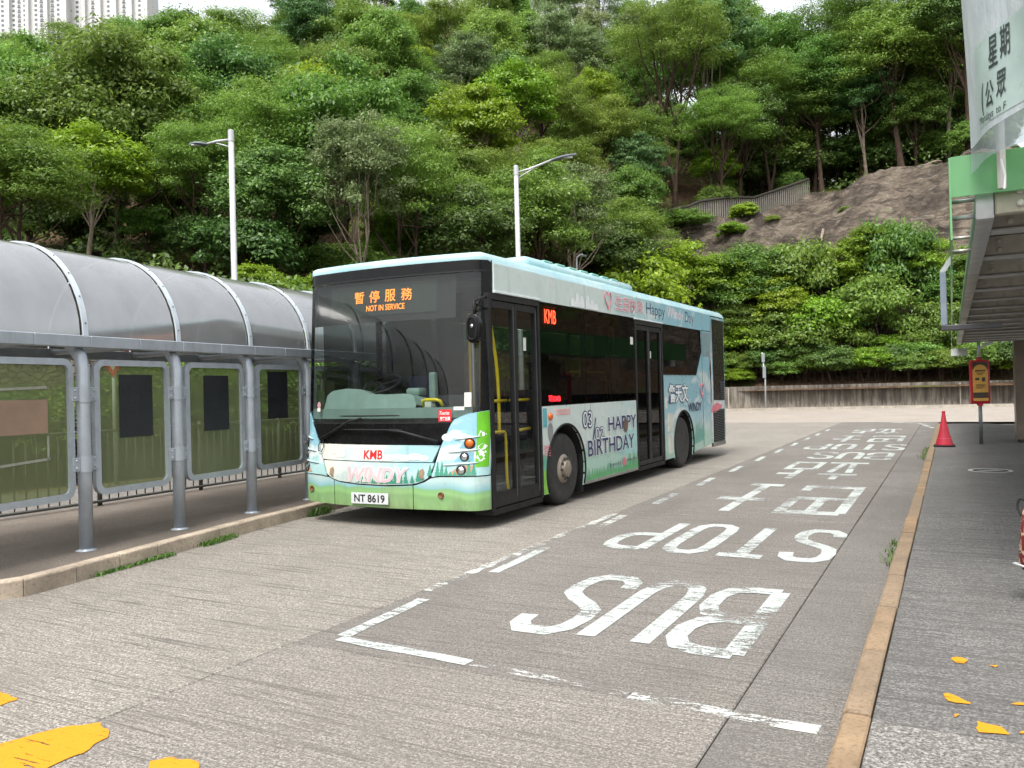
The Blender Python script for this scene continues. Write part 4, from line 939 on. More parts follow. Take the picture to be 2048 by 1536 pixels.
for x in xr(-1.12, .3, 30): y0 = Fr(x, 1.4) + .3; V += [(x, y0 - (.1 - .1 * (hp(x) - 1.36) / .25), hp(x)), (x, y0 + .35, hp(x) - .05)]
d.add(V, [(2 * i, 2 * i + 2, 2 * i + 3, 2 * i + 1) for i in range(29)]); d.build('instrument_hump', M_DASH, dash, smooth=True)
MB().rbox(.02, .22, .42, .6, 1.5, 1.6, .03).build('ticket_machine', M_DASH, dash, angle=40)
MB().rbox(.36, .45, .42, .5, 1.42, 1.78, .02).build('fare_reader', plain('reader grey', srgb(112, 132, 126), .5), dash)
MB().rbox(.22, .4, .4, .5, 1.36, 1.46, .01).build('white_box', sticker_m, dash)
MB().tube([(.34, .33, 1.38), (.36, .30, 1.44), (.4, .29, 1.455), (.56, .29, 1.455), (.6, .30, 1.44), (.62, .33, 1.38)], .02, 8).build('yellow_grip', M_YEL, dash, smooth=True)
sw = MB(); tor = []
for i in range(29):
    a = 2 * math.pi * i / 28; p = Vector((.24 * math.cos(a), .24 * math.sin(a), 0)); p = Matrix.Rotation(rad(28), 3, 'X') @ p; tor.append(p + Vector((-.48, .62, 1.66)))
sw.tube(tor, .017, 8, False); 
for a in (30, 150, 270): q = Matrix.Rotation(rad(28), 3, 'X') @ Vector((.23 * math.cos(rad(a)), .23 * math.sin(rad(a)), 0)); sw.tube([Vector((-.48, .62, 1.655)), q + Vector((-.48, .62, 1.66))], .014, 6)
sw.tube([(-.48, .62, 1.65), (-.48, .5, 1.35)], .035, 8); sw.build('steering_wheel', M_RUB, bus, smooth=True)
def seat(x, y, mat, z=.37, h=.75):
    m = MB(); m.rbox(x - .21, x + .21, y, y + .42, z + .36, z + .46, .03); m.rbox(x - .21, x + .21, y + .4, y + .48, z + .42, z + .42 + h, .035); m.box(x - .03, x + .03, y + .18, y + .24, z, z + .38)
    return m.build('seat', mat, bus, angle=40)
seat(-.5, 1.05, M_SEAT, .55, .8)
MB().box(-1.2, .1, 1.62, 1.66, .37, 1.5).build('driver_partition', M_GREYIN, bus)
MB().add([(-1.2, 1.63, 1.5), (.1, 1.63, 1.5), (.1, 1.63, 2.86), (-1.2, 1.63, 2.86)], [(0, 1, 2, 3)]).build('partition_glass', MG_TINT, bus)
for y in (2.9, 3.7, 4.5):
    for x in (-.95, -.5): seat(x, y, M_SEAT)
for y in (3.2, 4.05): seat(.95, y, M_SEAT, .5)
for y in (6.6, 7.4, 8.2):
    for x in (-.95, -.5, .5, .95): seat(x, y, M_SEAT, .6)
for x, y in ((-.25, 2.6), (.3, 3.4), (-.25, 4.4), (.3, 5.0), (.3, 6.4)): MB().tube([(x, y, .37), (x, y, 2.86)], .018, 8).build('handrail', M_YEL, bus, smooth=True)
MB().rbox(1.02, 1.06, 3.5, 3.9, 1.0, 1.4, .01).build('red_fire_box', plain('fire red', srgb(170, 24, 24), .4), bus)
MB().box(1.1, 1.12, 4.05, 4.6, 1.5, 2.05).build('poster_board', plain('brown board', srgb(128, 110, 92), .7), bus)
# ---- nearside mirror on its arm
arm = MB(); arm.tube([(HW - .03, .34, 2.61), (HW + .03, .14, 2.57), (HW + .02, .0, 2.53)], .014, 8); arm.tube([(HW - .03, .34, 2.47), (HW + .03, .14, 2.49), (HW + .02, .0, 2.50)], .012, 8); arm.tube([(HW + .02, .0, 2.54), (HW + .02, .0, 2.36)], .012, 8); arm.tube([(HW + .03, .17, 2.58), (HW + .03, .17, 2.49)], .008, 6)
am = arm.build('mirror_arm', M_RUB, bus, smooth=True)
mr = MB(); N = 26; R0 = []
def oval(rx_, rz2, y, n=N): return [(HW + .02 + rx_ * (abs(math.cos(a)) ** .8) * (1 if math.cos(a) >= 0 else -1), y, 2.225 + rz2 * (abs(math.sin(a)) ** .8) * (1 if math.sin(a) >= 0 else -1)) for a in lin(0, 2 * math.pi * (1 - 1 / n), n)]
rings = [oval(.055, .11, -.045), oval(.075, .14, -.042), oval(.088, .158, -.03), (oval(.088, .158, .03)), oval(.07, .14, .05)]
for r_ in rings: mr.v += r_
for i in range(len(rings) - 1):
    for k_ in range(N): mr.f.append((i * N + k_, i * N + (k_ + 1) % N, (i + 1) * N + (k_ + 1) % N, (i + 1) * N + k_))
mr.f.append(tuple(range(N))); mr.f.append(tuple((len(rings) - 1) * N + k_ for k_ in range(N)))
mo = mr.build('mirror', M_BLK, bus, angle=40)
mk = MB(); o2 = oval(.06, .12, -.052); mk.tube([Vector(p) for p in o2] + [Vector(o2[0])], .007, 6, False); mk.build('mirror_ridge', M_RUB, mo, smooth=True)
t = MB().lathe([(.0, -.012), (.018, -.008), (.022, .0), (.0, .001)], 'y', (HW + .02, -.05, 2.25), 14); t.build('mirror_boss', M_CHROME, mo, smooth=True)
# ================================================================== LEFT SHELTER
M_ALU = plain('silver painted steel', srgb(176, 184, 192), .38, .25, var=.08, vscale=5, dirt=.18)
M_ALUW = plain('white silver rib paint', srgb(206, 216, 224), .35, .1, var=.06, vscale=5, dirt=.15)
def smoke(name, tint, body, fac, rough, metal=0.0):
    """smoked plastic sheet: part of the light passes, the rest is seen as a dull sheen"""
    k = NT(name); co = k.coord('Object'); tr = k.n('ShaderNodeBsdfTransparent'); tr.inputs['Color'].default_value = (*tint, 1)
    n = k.noise(k.mapping(co, scale=(1, 1, .5)), 3.0, 6, .65)
    c = k.ramp(n, [(.3, tuple(b * .92 for b in body)), (.7, tuple(b * 1.06 for b in body))])
    p = k.pbr(c, rough, metal, None, .6); mx = k.n('ShaderNodeMixShader'); k.link(k.ramp(n, [(.3, fac - .02), (.7, min(1, fac + .02))]), mx.inputs[0]); k.link(tr.outputs[0], mx.inputs[1]); k.link(p, mx.inputs[2])
    return k.done(mx.outputs[0])
M_VAULT = smoke('smoked vault sheet', (.42, .42, .40), (.43, .44, .445), .80, .15, .6)
M_PANE = smoke('scuffed olive tinted screen', (.64, .72, .46), (.125, .145, .066), .68, .3)
SH = rad(21.0); SDIR = Vector((math.sin(SH), math.cos(SH), 0)); SPER = Vector((-math.cos(SH), math.sin(SH), 0))    # SPER points away from the bus lane
S0 = Vector((-3.64, 8.90, 0)); SP = 1.2
def SW(s, p, z): q = S0 + SDIR * s + SPER * p; return Vector((q.x, q.y, z))
shelter = thing('bus_shelter', 'long silver bus shelter with smoked barrel roof and framed screens, left of the bus', 'bus shelter', SW(0, 0, PZ), 0)
def sput(mb, name, mat, smooth=False, parent=shelter, angle=None):
    o = shelter.location; mb.v = [(v[0] - o.x, v[1] - o.y, v[2] - o.z) for v in mb.v]
    return mb.build(name, mat, parent, smooth=smooth, angle=angle)
S_A, S_B = -5, 4                                                     # posts from s = -6 to 4.8
R_V = .94; ZB = 2.17
def vault(s, a, r=R_V): return SW(s, R_V - r * math.cos(a), ZB + r * math.sin(a) * 1.02)
for i in range(S_A, S_B):
    s0, s1 = i * SP + .02, (i + 1) * SP - .02; mb = MB(); n = 20; V = []
    for a in lin(0.0, math.pi, n):
        V += [vault(s0, a), vault(s1, a)]
    mb.add(V, [(2 * j, 2 * j + 1, 2 * j + 3, 2 * j + 2) for j in range(n - 1)]); sput(mb, 'roof_sheet', M_VAULT, True)
for i in range(S_A, S_B + 1):
    s = i * SP + .03
    mb = MB(); n = 26; V = []
    for a in lin(0.0, math.pi, n):
        for ds, r in ((-.028, R_V + .003), (-.028, R_V + .022), (.028, R_V + .022), (.028, R_V + .003)): V.append(vault(s + ds, a, r))
    mb.add(V, [(4 * j + q, 4 * j + (q + 1) % 4, 4 * j + 4 + (q + 1) % 4, 4 * j + 4 + q) for j in range(n - 1) for q in range(4)]); rib = sput(mb, 'roof_rib', M_ALUW, angle=40)
    mb = MB()
    for a in lin(.12, 1.5, 6): mb.tube([vault(s, a, R_V + .018), vault(s, a, R_V + .028)], .008, 6)
    sput(mb, 'rib_screws', plain('dark screw', (.08, .08, .08), .5), parent=rib)['kind'] = 'stuff'
def along_box(mb, s0, s1, p0, p1, z0, z1, bev=.006):
    t = MB().rbox(s0, s1, p0, p1, z0, z1, bev, 1); mb.add([SW(*v) for v in t.v], t.f); return mb
for i in range(S_A, S_B):
    sput(along_box(MB(), i * SP - .55 + .601, i * SP + .65 + .0 , -.06, .05, 2.055, 2.165), 'front_beam', M_ALU)
    sput(along_box(MB(), i * SP + .05, i * SP + 1.25, 2 * R_V - .05, 2 * R_V + .06, 2.055, 2.165), 'back_beam', M_ALU)
    sput(along_box(MB(), i * SP + .652, (i + 1) * SP + .05, -.06, .05, 2.055, 2.165), 'front_beam', M_ALU)
for i in range(S_A, S_B + 1):
    s = i * SP
    mb = MB(); mb.tube([SW(s, 0, PZ), SW(s, 0, 1.2), SW(s, 0, 1.86), SW(s, .03, 1.97), SW(s, .10, 2.05), SW(s, .2, 2.12), SW(s, .5, 2.14)], [.062, .062, .062, .062, .06, .055, .05], 20)
    post = sput(mb, 'post', M_ALU, True)
    mb = MB().lathe([(.095, 0), (.095, .008), (.066, .012), (.066, .02)], n=18); mb.v = [tuple(SW(s, 0, PZ) + Vector(v)) for v in mb.v]; sput(mb, 'base_ring', M_ALU, True, post)
    mb = MB(); mb.tube([SW(s, .5, 2.13), SW(s, R_V, 2.13), SW(s, 2 * R_V, 2.12)], .035, 10); sput(mb, 'roof_arm', M_ALU, True)
    for z in (.95, 1.61):
        mb = MB().lathe([(.064, -.075), (.069, -.075), (.069, .075), (.064, .075)], n=20); mb.v = [tuple(SW(s, 0, z) + Vector(v)) for v in mb.v]; cl = sput(mb, 'clamp', M_ALU, False, post, 30)
        for sg in (-1, 1):
            sput(along_box(MB(), s + sg * .066 - .0, s + sg * .066 + sg * .075, -.022, .012, z - .065, z + .065, .004) if sg > 0 else along_box(MB(), s - .141, s - .066, -.022, .012, z - .065, z + .065, .004), 'clamp_ear', M_ALU, parent=post)
            for dz_ in (-.035, .035):
                mb = MB().lathe([(.011, 0), (.011, .008), (.006, .012), (0, .012)], 'y', n=8); c = SW(s + sg * .105, -.022, z + dz_); mb.v = [tuple(c + Vector((v[0], -v[1], v[2]))) for v in mb.v]; sput(mb, 'clamp_bolt', M_ALU, parent=post)
def rrect(s0, s1, z0, z1, r, n=6):
    P = []
    for cs, cz, a0 in ((s1 - r, z1 - r, 0), (s0 + r, z1 - r, 90), (s0 + r, z0 + r, 180), (s1 - r, z0 + r, 270)):
        for a in lin(a0, a0 + 90, n): P.append((cs + r * math.cos(rad(a)), cz + r * math.sin(rad(a))))
    return P
for i in range(S_A, S_B):
    s0, s1 = i * SP + .115, (i + 1) * SP - .115; z0, z1 = .63, 1.945
    outer = rrect(s0, s1, z0, z1, .11); inner = rrect(s0 + .06, s1 - .06, z0 + .06, z1 - .06, .06); n = len(outer)
    mb = MB(); V = [SW(s, -.016, z) for s, z in outer] + [SW(s, -.02, z) for s, z in inner] + [SW(s, .03, z) for s, z in outer] + [SW(s, .03, z) for s, z in inner]
    mb.add(V, [(j, (j + 1) % n, n + (j + 1) % n, n + j) for j in range(n)] + [(2 * n + j, 3 * n + j, 3 * n + (j + 1) % n, 2 * n + (j + 1) % n) for j in range(n)] + [(j, 2 * n + j, 2 * n + (j + 1) % n, (j + 1) % n) for j in range(n)] + [(n + j, n + (j + 1) % n, 3 * n + (j + 1) % n, 3 * n + j) for j in range(n)])
    fr_ = sput(mb, 'screen_frame', M_ALU, angle=40)
    sput(MB().add([SW(s, .012, z) for s, z in inner], [tuple(range(n))]), 'screen_pane', M_PANE, parent=fr_)
def poster(name, i, s0, s1, z0, z1, mat, label, skew=.0):
    o = SW(i * SP + (s0 + s1) / 2, .0, z0)
    mb = MB(); V = [SW(i * SP + s, p, z + dz_) - o for p in (.004, .008) for s, z, dz_ in ((s0, z0, 0), (s1, z0, skew), (s1, z1, skew), (s0, z1, 0))]
    mb.add(V, [(0, 1, 2, 3), (7, 6, 5, 4), (0, 4, 5, 1), (1, 5, 6, 2), (2, 6, 7, 3), (3, 7, 4, 0)]); return tag(mb.build(name, mat, loc=o), label, 'poster', 'sheets stuck on the shelter screens')
M_BSH = plain('black card', (.006, .008, .011), .55, var=.3, vscale=3)
# screen -1..0 is the first whole one right of the left edge; see the posts for the count
poster('poster', -2, .31, .82, 1.265, 1.57, plain('brown card', srgb(150, 124, 104), .7, var=.08), 'plain brown sheet on the shelter screen nearest the left picture edge')
poster('poster', -1, .43, .86, 1.17, 1.80, M_BSH, 'large plain black sheet on the screen between the first and second posts')
poster('poster', 0, .42, .83, 1.17, 1.80, M_BSH, 'plain black sheet on the screen between the second and third posts')
poster('poster', 1, .36, .76, 1.26, 1.86, M_BSH, 'plain black sheet high on the last screen before the bus')
# taped outline and torn scraps on the first screen
tp = MB()
for (a, b) in (((.26, 1.66), (.82, 1.68)), ((.26, 1.66), (.27, 1.0)), ((.82, 1.24), (.82, 1.02)), ((.27, 1.0), (.84, 1.03))):
    d = Vector((b[0] - a[0], b[1] - a[1])); nn = Vector((-d.y, d.x)).normalized() * .012
    tp.add([SW(-2 * SP + x, .006, z) for x, z in ((a[0] - nn.x, a[1] - nn.y), (b[0] - nn.x, b[1] - nn.y), (b[0] + nn.x, b[1] + nn.y), (a[0] + nn.x, a[1] + nn.y))], [(0, 1, 2, 3)])
o_ = SW(-2 * SP + .5, 0, 1.0); tp.v = [tuple(Vector(v) - o_) for v in tp.v]
tag(tp.build('tape_outline', plain('old tape', srgb(150, 152, 138), .6), loc=o_), 'old pale tape marks around the brown sheet on the first screen', 'tape')
# ---- railing behind the shelter
RL = [(-8.4, 9.35), (-6.8, 9.62), (-6.1, 10.05), (-4.0, 14.3), (-2.2, 18.0)]
RD_ = arclen(RL); M_RAIL = plain('dull galvanised rail', srgb(112, 112, 108), .55, .4, var=.2)
rail = thing('railing', 'low grey metal railing with thin upright bars behind the shelter', 'railing', (-6.1, 10.05, PZ))
def rput(mb, name, par=rail): mb.v = [(v[0] + 6.1, v[1] - 10.05, v[2] - PZ) for v in mb.v]; return mb.build(name, M_RAIL, par, smooth=True)
for z in (.06 + PZ, 1.0 + PZ):
    mb = MB(); mb.tube([(x, y, z) for x, y in smooth(RL, 5)], .02, 8); rput(mb, 'rail_bar')
bar_me = MB().tube([(0, 0, .06), (0, 0, 1.0)], .0095, 6).mesh('bar', smooth=True)
s_ = .1; kk = 0
while s_ < RD_[-1]:
    x, y = at_len(RL, RD_, s_)
    if kk % 12 == 0: mb = MB(); mb.tube([(x, y, PZ), (x, y, PZ + 1.06)], .032, 10); rput(mb, 'rail_post')
    else: obj('bar', bar_me, M_RAIL, rail, loc=(x + 6.1, y - 10.05, 0))
    s_ += .145; kk += 1
# ---- back road edge: line, low hedge, rubble wall, give way sign
BL = [(-22, 12.2), (-12, 13.4), (-8.2, 15.2), (-5.2, 19.4), (-2.6, 24.5), (.2, 30.0), (3.4, 36.5), (7.2, 43.2), (11.0, 47.6), (12.6, 48.4)]
def offset_line(L, d):
    out_ = []
    for i, p in enumerate(L):
        a = L[max(0, i - 1)]; b = L[min(len(L) - 1, i + 1)]; t = Vector((b[0] - a[0], b[1] - a[1])).normalized(); out_.append((p[0] - t.y * d, p[1] + t.x * d))
    return out_
def ribbon(name, L, d0, d1, z, mat):
    A = offset_line(L, d0); B = offset_line(L, d1); n = len(A)
    return MB().add([(x, y, z) for x, y in A] + [(x, y, z) for x, y in B], [(i, i + 1, n + i + 1, n + i) for i in range(n - 1)]).build(name, mat)
BLs = smooth(BL, 6)
tag(ribbon('yellow_edge_line', BLs, -.55, -.43, .0, paint('faded yellow line', srgb(206, 172, 96), .2)), 'faded yellow edge line along the road behind the shelter', 'road marking')
k = NT('rubble stone wall'); co = k.coord('Position'); cm = k.mapping(co, scale=(1, 1, 1.2))
cm = k.mix(.12, cm, k.noise(co, 3, 3, .6, 0, True), 'ADD'); vd = k.voro(cm, 6.5, 'DISTANCE_TO_EDGE'); vc = k.voro(cm, 6.5, 'F1', 'Color'); nn = k.noise(co, 14, 5, .7)
c = k.mix(.5, k.ramp(k.sep(vc)[0], [(0, srgb(92, 84, 74)), (.5, srgb(130, 120, 106)), (1, srgb(156, 146, 130))]), k.ramp(nn, [(.3, srgb(70, 64, 56)), (.7, srgb(168, 158, 142))]))
c = k.mix(k.ramp(vd, [(.0, .55), (.08, 0.0)]), c, srgb(70, 64, 56))
M_RUBBLE = k.done(k.pbr(c, .9, 0, k.bump(k.math('ADD', k.ramp(vd, [(0, 0.0), (.12, 1.0)]), k.math('MULTIPLY', nn, .4)), .9, .05), .2))
A = offset_line(BLs, .9); B = offset_line(BLs, 1.4); n = len(A); hz_ = lambda i: float(np.interp(A[i][0], [-22, -9, -4, 2, 6], [3.4, 3.3, 2.6, 1.6, 1.2]))
mb = MB(); V = []
for i in range(n): V += [(A[i][0], A[i][1], -.08), (A[i][0] * .997 + .003 * B[i][0], A[i][1], hz_(i)), (B[i][0], B[i][1], hz_(i)), (B[i][0], B[i][1], -.08)]
mb.add(V, [(4 * i + q, 4 * i + q + 1, 4 * i + 5 + q, 4 * i + 4 + q) for i in range(n - 1) for q in range(3)])
tag(mb.build('rubble_wall', M_RUBBLE), 'grey rubble stone retaining wall behind the shelter', 'wall')
# give way sign
gw = thing('give_way_sign', 'red edged give way triangle sign seen above the shelter screens', 'road sign', (-7.38, 15.2, 0), rad(14))
MB().tube([(0, 0, 0), (0, 0, 2.6)], .035, 10).build('pole', M_ALU, gw, smooth=True)
tri = lambda r, y: [(r * math.cos(rad(a)), y, 2.38 + r * math.sin(rad(a))) for a in (30, 150, 270)]
MB().add(tri(.42, -.045) + tri(.42, -.038), [(0, 1, 2), (5, 4, 3), (0, 3, 4, 1), (1, 4, 5, 2), (2, 5, 3, 0)]).build('red_border', plain('sign red', srgb(206, 34, 40), .4), gw)
MB().add(tri(.29, -.049), [(0, 1, 2)]).build('white_face', plain('sign white', srgb(232, 232, 230), .4), gw)
writing(MB(), 'GIVE WAY', (-.17, .17, 2.385, 2.45), lambda u, v: (u, -.052, v)).build('sign_writing', M_BLACKP, gw, recalc=False)
writing(MB(), '讓', (-.06, .06, 2.25, 2.36), lambda u, v: (u, -.052, v)).build('sign_writing', M_BLACKP, gw, recalc=False)
# ================================================================== RIGHT PLATFORM FURNITURE
def placed(name, label, cat, al, ac, z=PZ, rz=0.0, group=None): return thing(name, label, cat, RD(al, ac, z), ROADROT + rz, group)
M_GREENGL = smoke('green fascia glass', (.45, .85, .52), (.155, .37, .17), .6, .12)
M_GREENED = smoke('green edge glass', (.40, .8, .46), (.14, .36, .155), .82, .15)
M_STEEL = plain('canopy steel', srgb(206, 203, 194), .45, .3, var=.15, vscale=4, dirt=.3)
M_STEELL = plain('pale canopy steel', srgb(196, 198, 200), .4, .2, var=.08, dirt=.15)
M_SOFFIT = plain('grey brown soffit', srgb(222, 217, 210), .5, .2, var=.15, vscale=2, dirt=.3)
# ---- canopy over the platform: local x across, y along the road, z from the platform
can = placed('platform_canopy', 'steel canopy with green glass edge over the right hand platform', 'canopy', 6.2, 0.0, 0.0)
CL = 22.8
MB().box(.2, 3.6, 0.02, CL, 2.80, 2.84).build('soffit_sheet', M_SOFFIT, can)
for a in range(7): MB().rbox(.165, .275, a * 3.26, a * 3.26 + 3.255, 2.585, 2.765, .012, 2).build('edge_beam', M_STEELL if a == 0 else M_STEEL, can, angle=40)
MB().tube([(.22, .1, 2.765), (.22, .1, 2.84)], .025, 10).build('beam_stub', M_STEELL, can, smooth=True)
bm_ = MB().rbox(.277, 3.6, -.05, .05, 2.62, 2.80, .008, 1).mesh('cross_beam'); br = MB().rbox(.277, 3.6, -.09, .09, 2.60, 2.62, .004, 1).mesh('beam_flange'); bp = MB().box(.28, .46, -.062, -.051, 2.63, 2.79).mesh('bolt_plate')
bo_ = MB().lathe([(.022, 0), (.022, -.014), (.012, -.02), (0, -.02)], 'y', n=10).mesh('bolt')
for i in range(15):
    y = .75 + i * 1.52
    cb = obj('cross_beam', bm_, M_STEEL, can, loc=(0, y, 0)); obj('beam_flange', br, M_STEELL, cb); obj('bolt_plate', bp, M_STEEL, cb)
    if i < 5:
        for q in (2.67, 2.75): obj('bolt', bo_, M_STEEL, cb, loc=(.4, -.062, q))
# end channel and green end glass facing the camera
MB().rbox(.277, 3.6, -.02, .04, 2.60, 2.80, .01, 1).build('end_channel', plain('beige end channel', srgb(168, 164, 146), .45, .2, dirt=.25), can)
for q in (2.66, 2.74): obj('bolt', bo_, M_STEEL, can, loc=(.42, -.02, q))
MB().box(.03, 1.75, -.085, -.070, 2.735, 3.0).build('end_glass', M_GREENGL, can); MB().box(1.77, 3.6, -.085, -.070, 2.735, 3.0).build('end_glass', M_GREENGL, can)
for i in range(14):
    MB().box(.018, .03, i * 1.63 - .07, i * 1.63 + 1.55, 2.42 if i else 2.46, 3.0).build('edge_glass', M_GREENED, can)
    for q in (2.62, 2.73):
        for yy in ((.06,) if i < 2 else ()): MB().tube([(.03, i * 1.63 + yy, q), (.166, i * 1.63 + yy, q)], .014, 8).build('glass_clamp', M_STEEL if i else M_STEELL, can, smooth=True)
# bracket hanging outside the glass
MB().rbox(-.075, -.02, 2.55, 2.62, 2.05, 2.56, .006).build('hanging_bracket', plain('blue grey bracket', srgb(140, 152, 166), .4, .2), can)
MB().add([(-.075, 2.55, 2.56), (-.075, 2.62, 2.56), (.03, 2.62, 2.72), (.03, 2.55, 2.72), (-.02, 2.55, 2.56), (-.02, 2.62, 2.56), (.03, 2.62, 2.64), (.03, 2.55, 2.64)], [(0, 1, 2, 3), (4, 7, 6, 5), (0, 4, 5, 1), (0, 3, 7, 4), (1, 5, 6, 2)]).build('hanging_bracket', M_STEELL, can)
MB().rbox(-.075, .42, 2.53, 2.64, 2.0, 2.05, .006).build('bracket_bar', plain('dark bar', (.06, .06, .065), .5, .3), can)
MB().rbox(.0, .42, 21.5, 21.55, 2.2, 2.42, .006).build('small_hanging_sign', plain('sign pale', srgb(206, 208, 206), .5), can)
col_m = plain('brown clad column', srgb(124, 112, 100), .35, .3, var=.2, vscale=1.5, dirt=.3)
for al_ in (13.2, 20.6):
    MB().rbox(1.2, 1.95, al_ - 6.2, al_ - 6.2 + .62, PZ + .06, 2.32, .015, 2).build('column', col_m, can)
    MB().rbox(1.24, 1.91, al_ - 6.2 + .04, al_ - 6.2 + .58, PZ, PZ + .06, .004, 1).build('column_plinth', plain('column base dark', (.03, .028, .026), .6), can)
    MB().rbox(1.45, 1.75, al_ - 6.2 + .15, al_ - 6.2 + .45, 2.32, 2.8, .01, 1).build('column_head', M_STEEL, can)
    MB().rbox(1.18, 1.97, al_ - 6.2 - .02, al_ - 6.2 + .64, 2.32, 2.345, .004, 1).build('column_cap', M_STEELL, can)
# ---- banner
ban = thing('vinyl_banner', 'white vinyl banner with Chinese writing hanging above the green canopy edge', 'banner', (2.95, 5.3, 2.82))
BD = Vector((-.149, -.989, 0)).normalized(); BN = Vector((-BD.y, BD.x, 0)) * -1
if BN.x > 0: BN = -BN
def BS(off=0.0): return lambda s, z: tuple(BD * s + BN * (.025 * math.sin(s * 7 + z * 1.5) + .03 * math.sin(z * 3.2 + .5) * s + off) + Vector((0, 0, z - 2.82)))
k = NT('vinyl sheet'); n1 = k.noise(k.mapping(k.coord('Object'), scale=(2, 2, .8)), 3, 5, .6)
vp = k.pbr(k.ramp(n1, [(.3, srgb(172, 184, 188)), (.7, srgb(208, 214, 216))]), .22, 0, k.bump(n1, .35, .06), .6); vt = k.n('ShaderNodeBsdfTranslucent'); vt.inputs['Color'].default_value = (.6, .66, .66, 1)
vm = k.n('ShaderNodeMixShader'); vm.inputs[0].default_value = .35; k.link(vp, vm.inputs[1]); k.link(vt.outputs[0], vm.inputs[2]); M_VINYL = k.done(vm.outputs[0])
M_CLEARV = smoke('clear vinyl hem', (.75, .8, .8), (.35, .4, .42), .5, .15)
bz = lambda s: float(np.interp(s, [0, .08, .45, .9, 2.4], [2.95, 2.85, 2.86, 2.83, 2.8]))
mb = MB(); ss = lin(.08, 2.4, 60); mb.sheet(ss, lambda s: 3.0 + .04 * min(1, s), lambda s: 5.6, BS(), rows=30); mb.build('white_sheet', M_VINYL, ban, smooth=True)
mb = MB(); mb.sheet(ss, bz, lambda s: 3.0 + .04 * min(1, s), BS(), rows=4); mb.build('clear_hem', M_CLEARV, ban, smooth=True)
mb = MB(); mb.sheet(lin(.29, 2.3, 50), lambda s: 3.055 + .02 * s, lambda s: 3.54 + .06 * s, BS(.004), rows=12); mb.build('printed_field', plain('pale green print', srgb(176, 196, 190), .35, var=.06), ban, smooth=True)
for ch, bx in (('星', (.475, .56, 3.37, 3.55)), ('期', (.585, .67, 3.385, 3.565)), ('(', (.375, .40, 3.12, 3.31)), ('公', (.43, .52, 3.145, 3.30)), ('眾', (.55, .635, 3.165, 3.32)), ('Mondays', (.33, .52, 3.062, 3.125)), ('to F', (.55, .64, 3.08, 3.125))):
    writing(MB(), ch, bx, BS(.008), .01 if len(ch) == 1 else .0).build('banner_writing', plain('grey ink', srgb(46, 56, 58), .4), ban, recalc=False)
MB().tube([(-.02, -.45, .02), (.0, -.455, -.08), (-.01, -.46, -.16)], .006, 6).build('tie_string', M_PWHITE, ban)
MB().tube([tuple(BD * -.02 + Vector((0, 0, 2.9))), tuple(BD * 2.6 + Vector((0, 0, 2.9)))], .03, 8).build('top_pole', M_STEELL, ban)
for s in (.3, 2.4): MB().tube([tuple(BD * s + Vector((.12, .0, -.12))), tuple(BD * s + Vector((.1, 0, 2.95)))], .025, 8).build('banner_post', M_STEEL, ban)
# ---- traffic cone
cone = placed('traffic_cone', 'plain crimson traffic cone on a black base at the platform edge', 'traffic cone', 19.3, -.17)
M_CONE = plain('faded crimson plastic', srgb(190, 34, 58), .5, var=.12, vscale=4, dirt=.15)
MB().lathe([(.168, .03), (.165, .05), (.10, .28), (.055, .52), (.036, .66), (.034, .69), (.03, .70), (.033, .705), (.033, .73), (.026, .74), (0, .742)], n=28).build('cone_body', M_CONE, cone, smooth=True)
MB().lathe([(.128, .165), (.131, .168), (.131, .174), (.127, .178)], n=28).build('cone_seam', plain('pale seam', srgb(214, 120, 130), .5), cone)
MB().rbox(-.2, .2, -.2, .2, .0, .035, .012, 2).build('cone_base', M_RUB, cone, angle=40)
# ---- bus stop sign
bs = placed('bus_stop_sign', 'red framed bus stop sign with orange panel on a grey pole', 'bus stop sign', 20.1, .52, PZ, rad(14))
MB().tube([(0, 0, 0), (0, 0, .95)], .038, 12).build('pole', plain('pole grey', srgb(122, 128, 130), .45, .4), bs, smooth=True)
MB().tube([(0, 0, 1.84), (0, 0, 2.2)], .03, 12).build('pole_head', M_STEELL, bs, smooth=True)
MB().lathe([(.06, .0), (.06, .05), (.04, .06)], n=14, o=(0, 0, .82)).build('collar', M_CONE, bs)
MB().lathe([(.05, .0), (.05, .05), (.035, .06)], n=14, o=(0, 0, 1.79)).build('collar', M_CONE, bs)
MB().rbox(-.185, .185, -.06, .06, .86, 1.79, .015, 2).build('red_case', plain('bus stop red', srgb(184, 24, 44), .35), bs, angle=40)
bf = MB().box(-.145, .145, -.066, -.061, .92, 1.745).build('orange_panel', plain('panel orange', srgb(222, 168, 66), .4), bs)
MB().box(-.145, .145, -.069, -.0665, .98, 1.10).build('dark_band', plain('panel brown', srgb(54, 40, 24), .4), bf)
ar = [(-.145, 1.745), (-.145, 1.58)] + [(.13 * math.cos(rad(a)), 1.58 + .11 * math.sin(rad(a))) for a in lin(180, 0, 12)] + [(.145, 1.58), (.145, 1.745)]
MB().add([(x, -.0685, z) for x, z in ar], [tuple(range(len(ar)))]).build('dark_arch', plain('panel brown', srgb(54, 40, 24), .4), bf)
for bx in ((-.10, .10, 1.545, 1.575), (-.075, .085, 1.505, 1.52), (-.055, .05, 1.475, 1.487), (-.10, -.02, 1.36, 1.41), (.03, .09, 1.33, 1.42), (-.09, .10, 1.26, 1.272), (-.09, .07, 1.235, 1.247), (-.09, .09, 1.21, 1.222), (-.09, .04, 1.185, 1.197)): MB().box(bx[0], bx[1], -.069, -.0665, bx[2], bx[3]).build('panel_mark', plain('panel brown', srgb(54, 40, 24), .4), bf)
MB().tube([(0, 0, 2.2), (.06, -.02, 2.2), (.18, -.05, 2.18)], .012, 8).build('lamp_arm', M_PWHITE, bs, smooth=True)
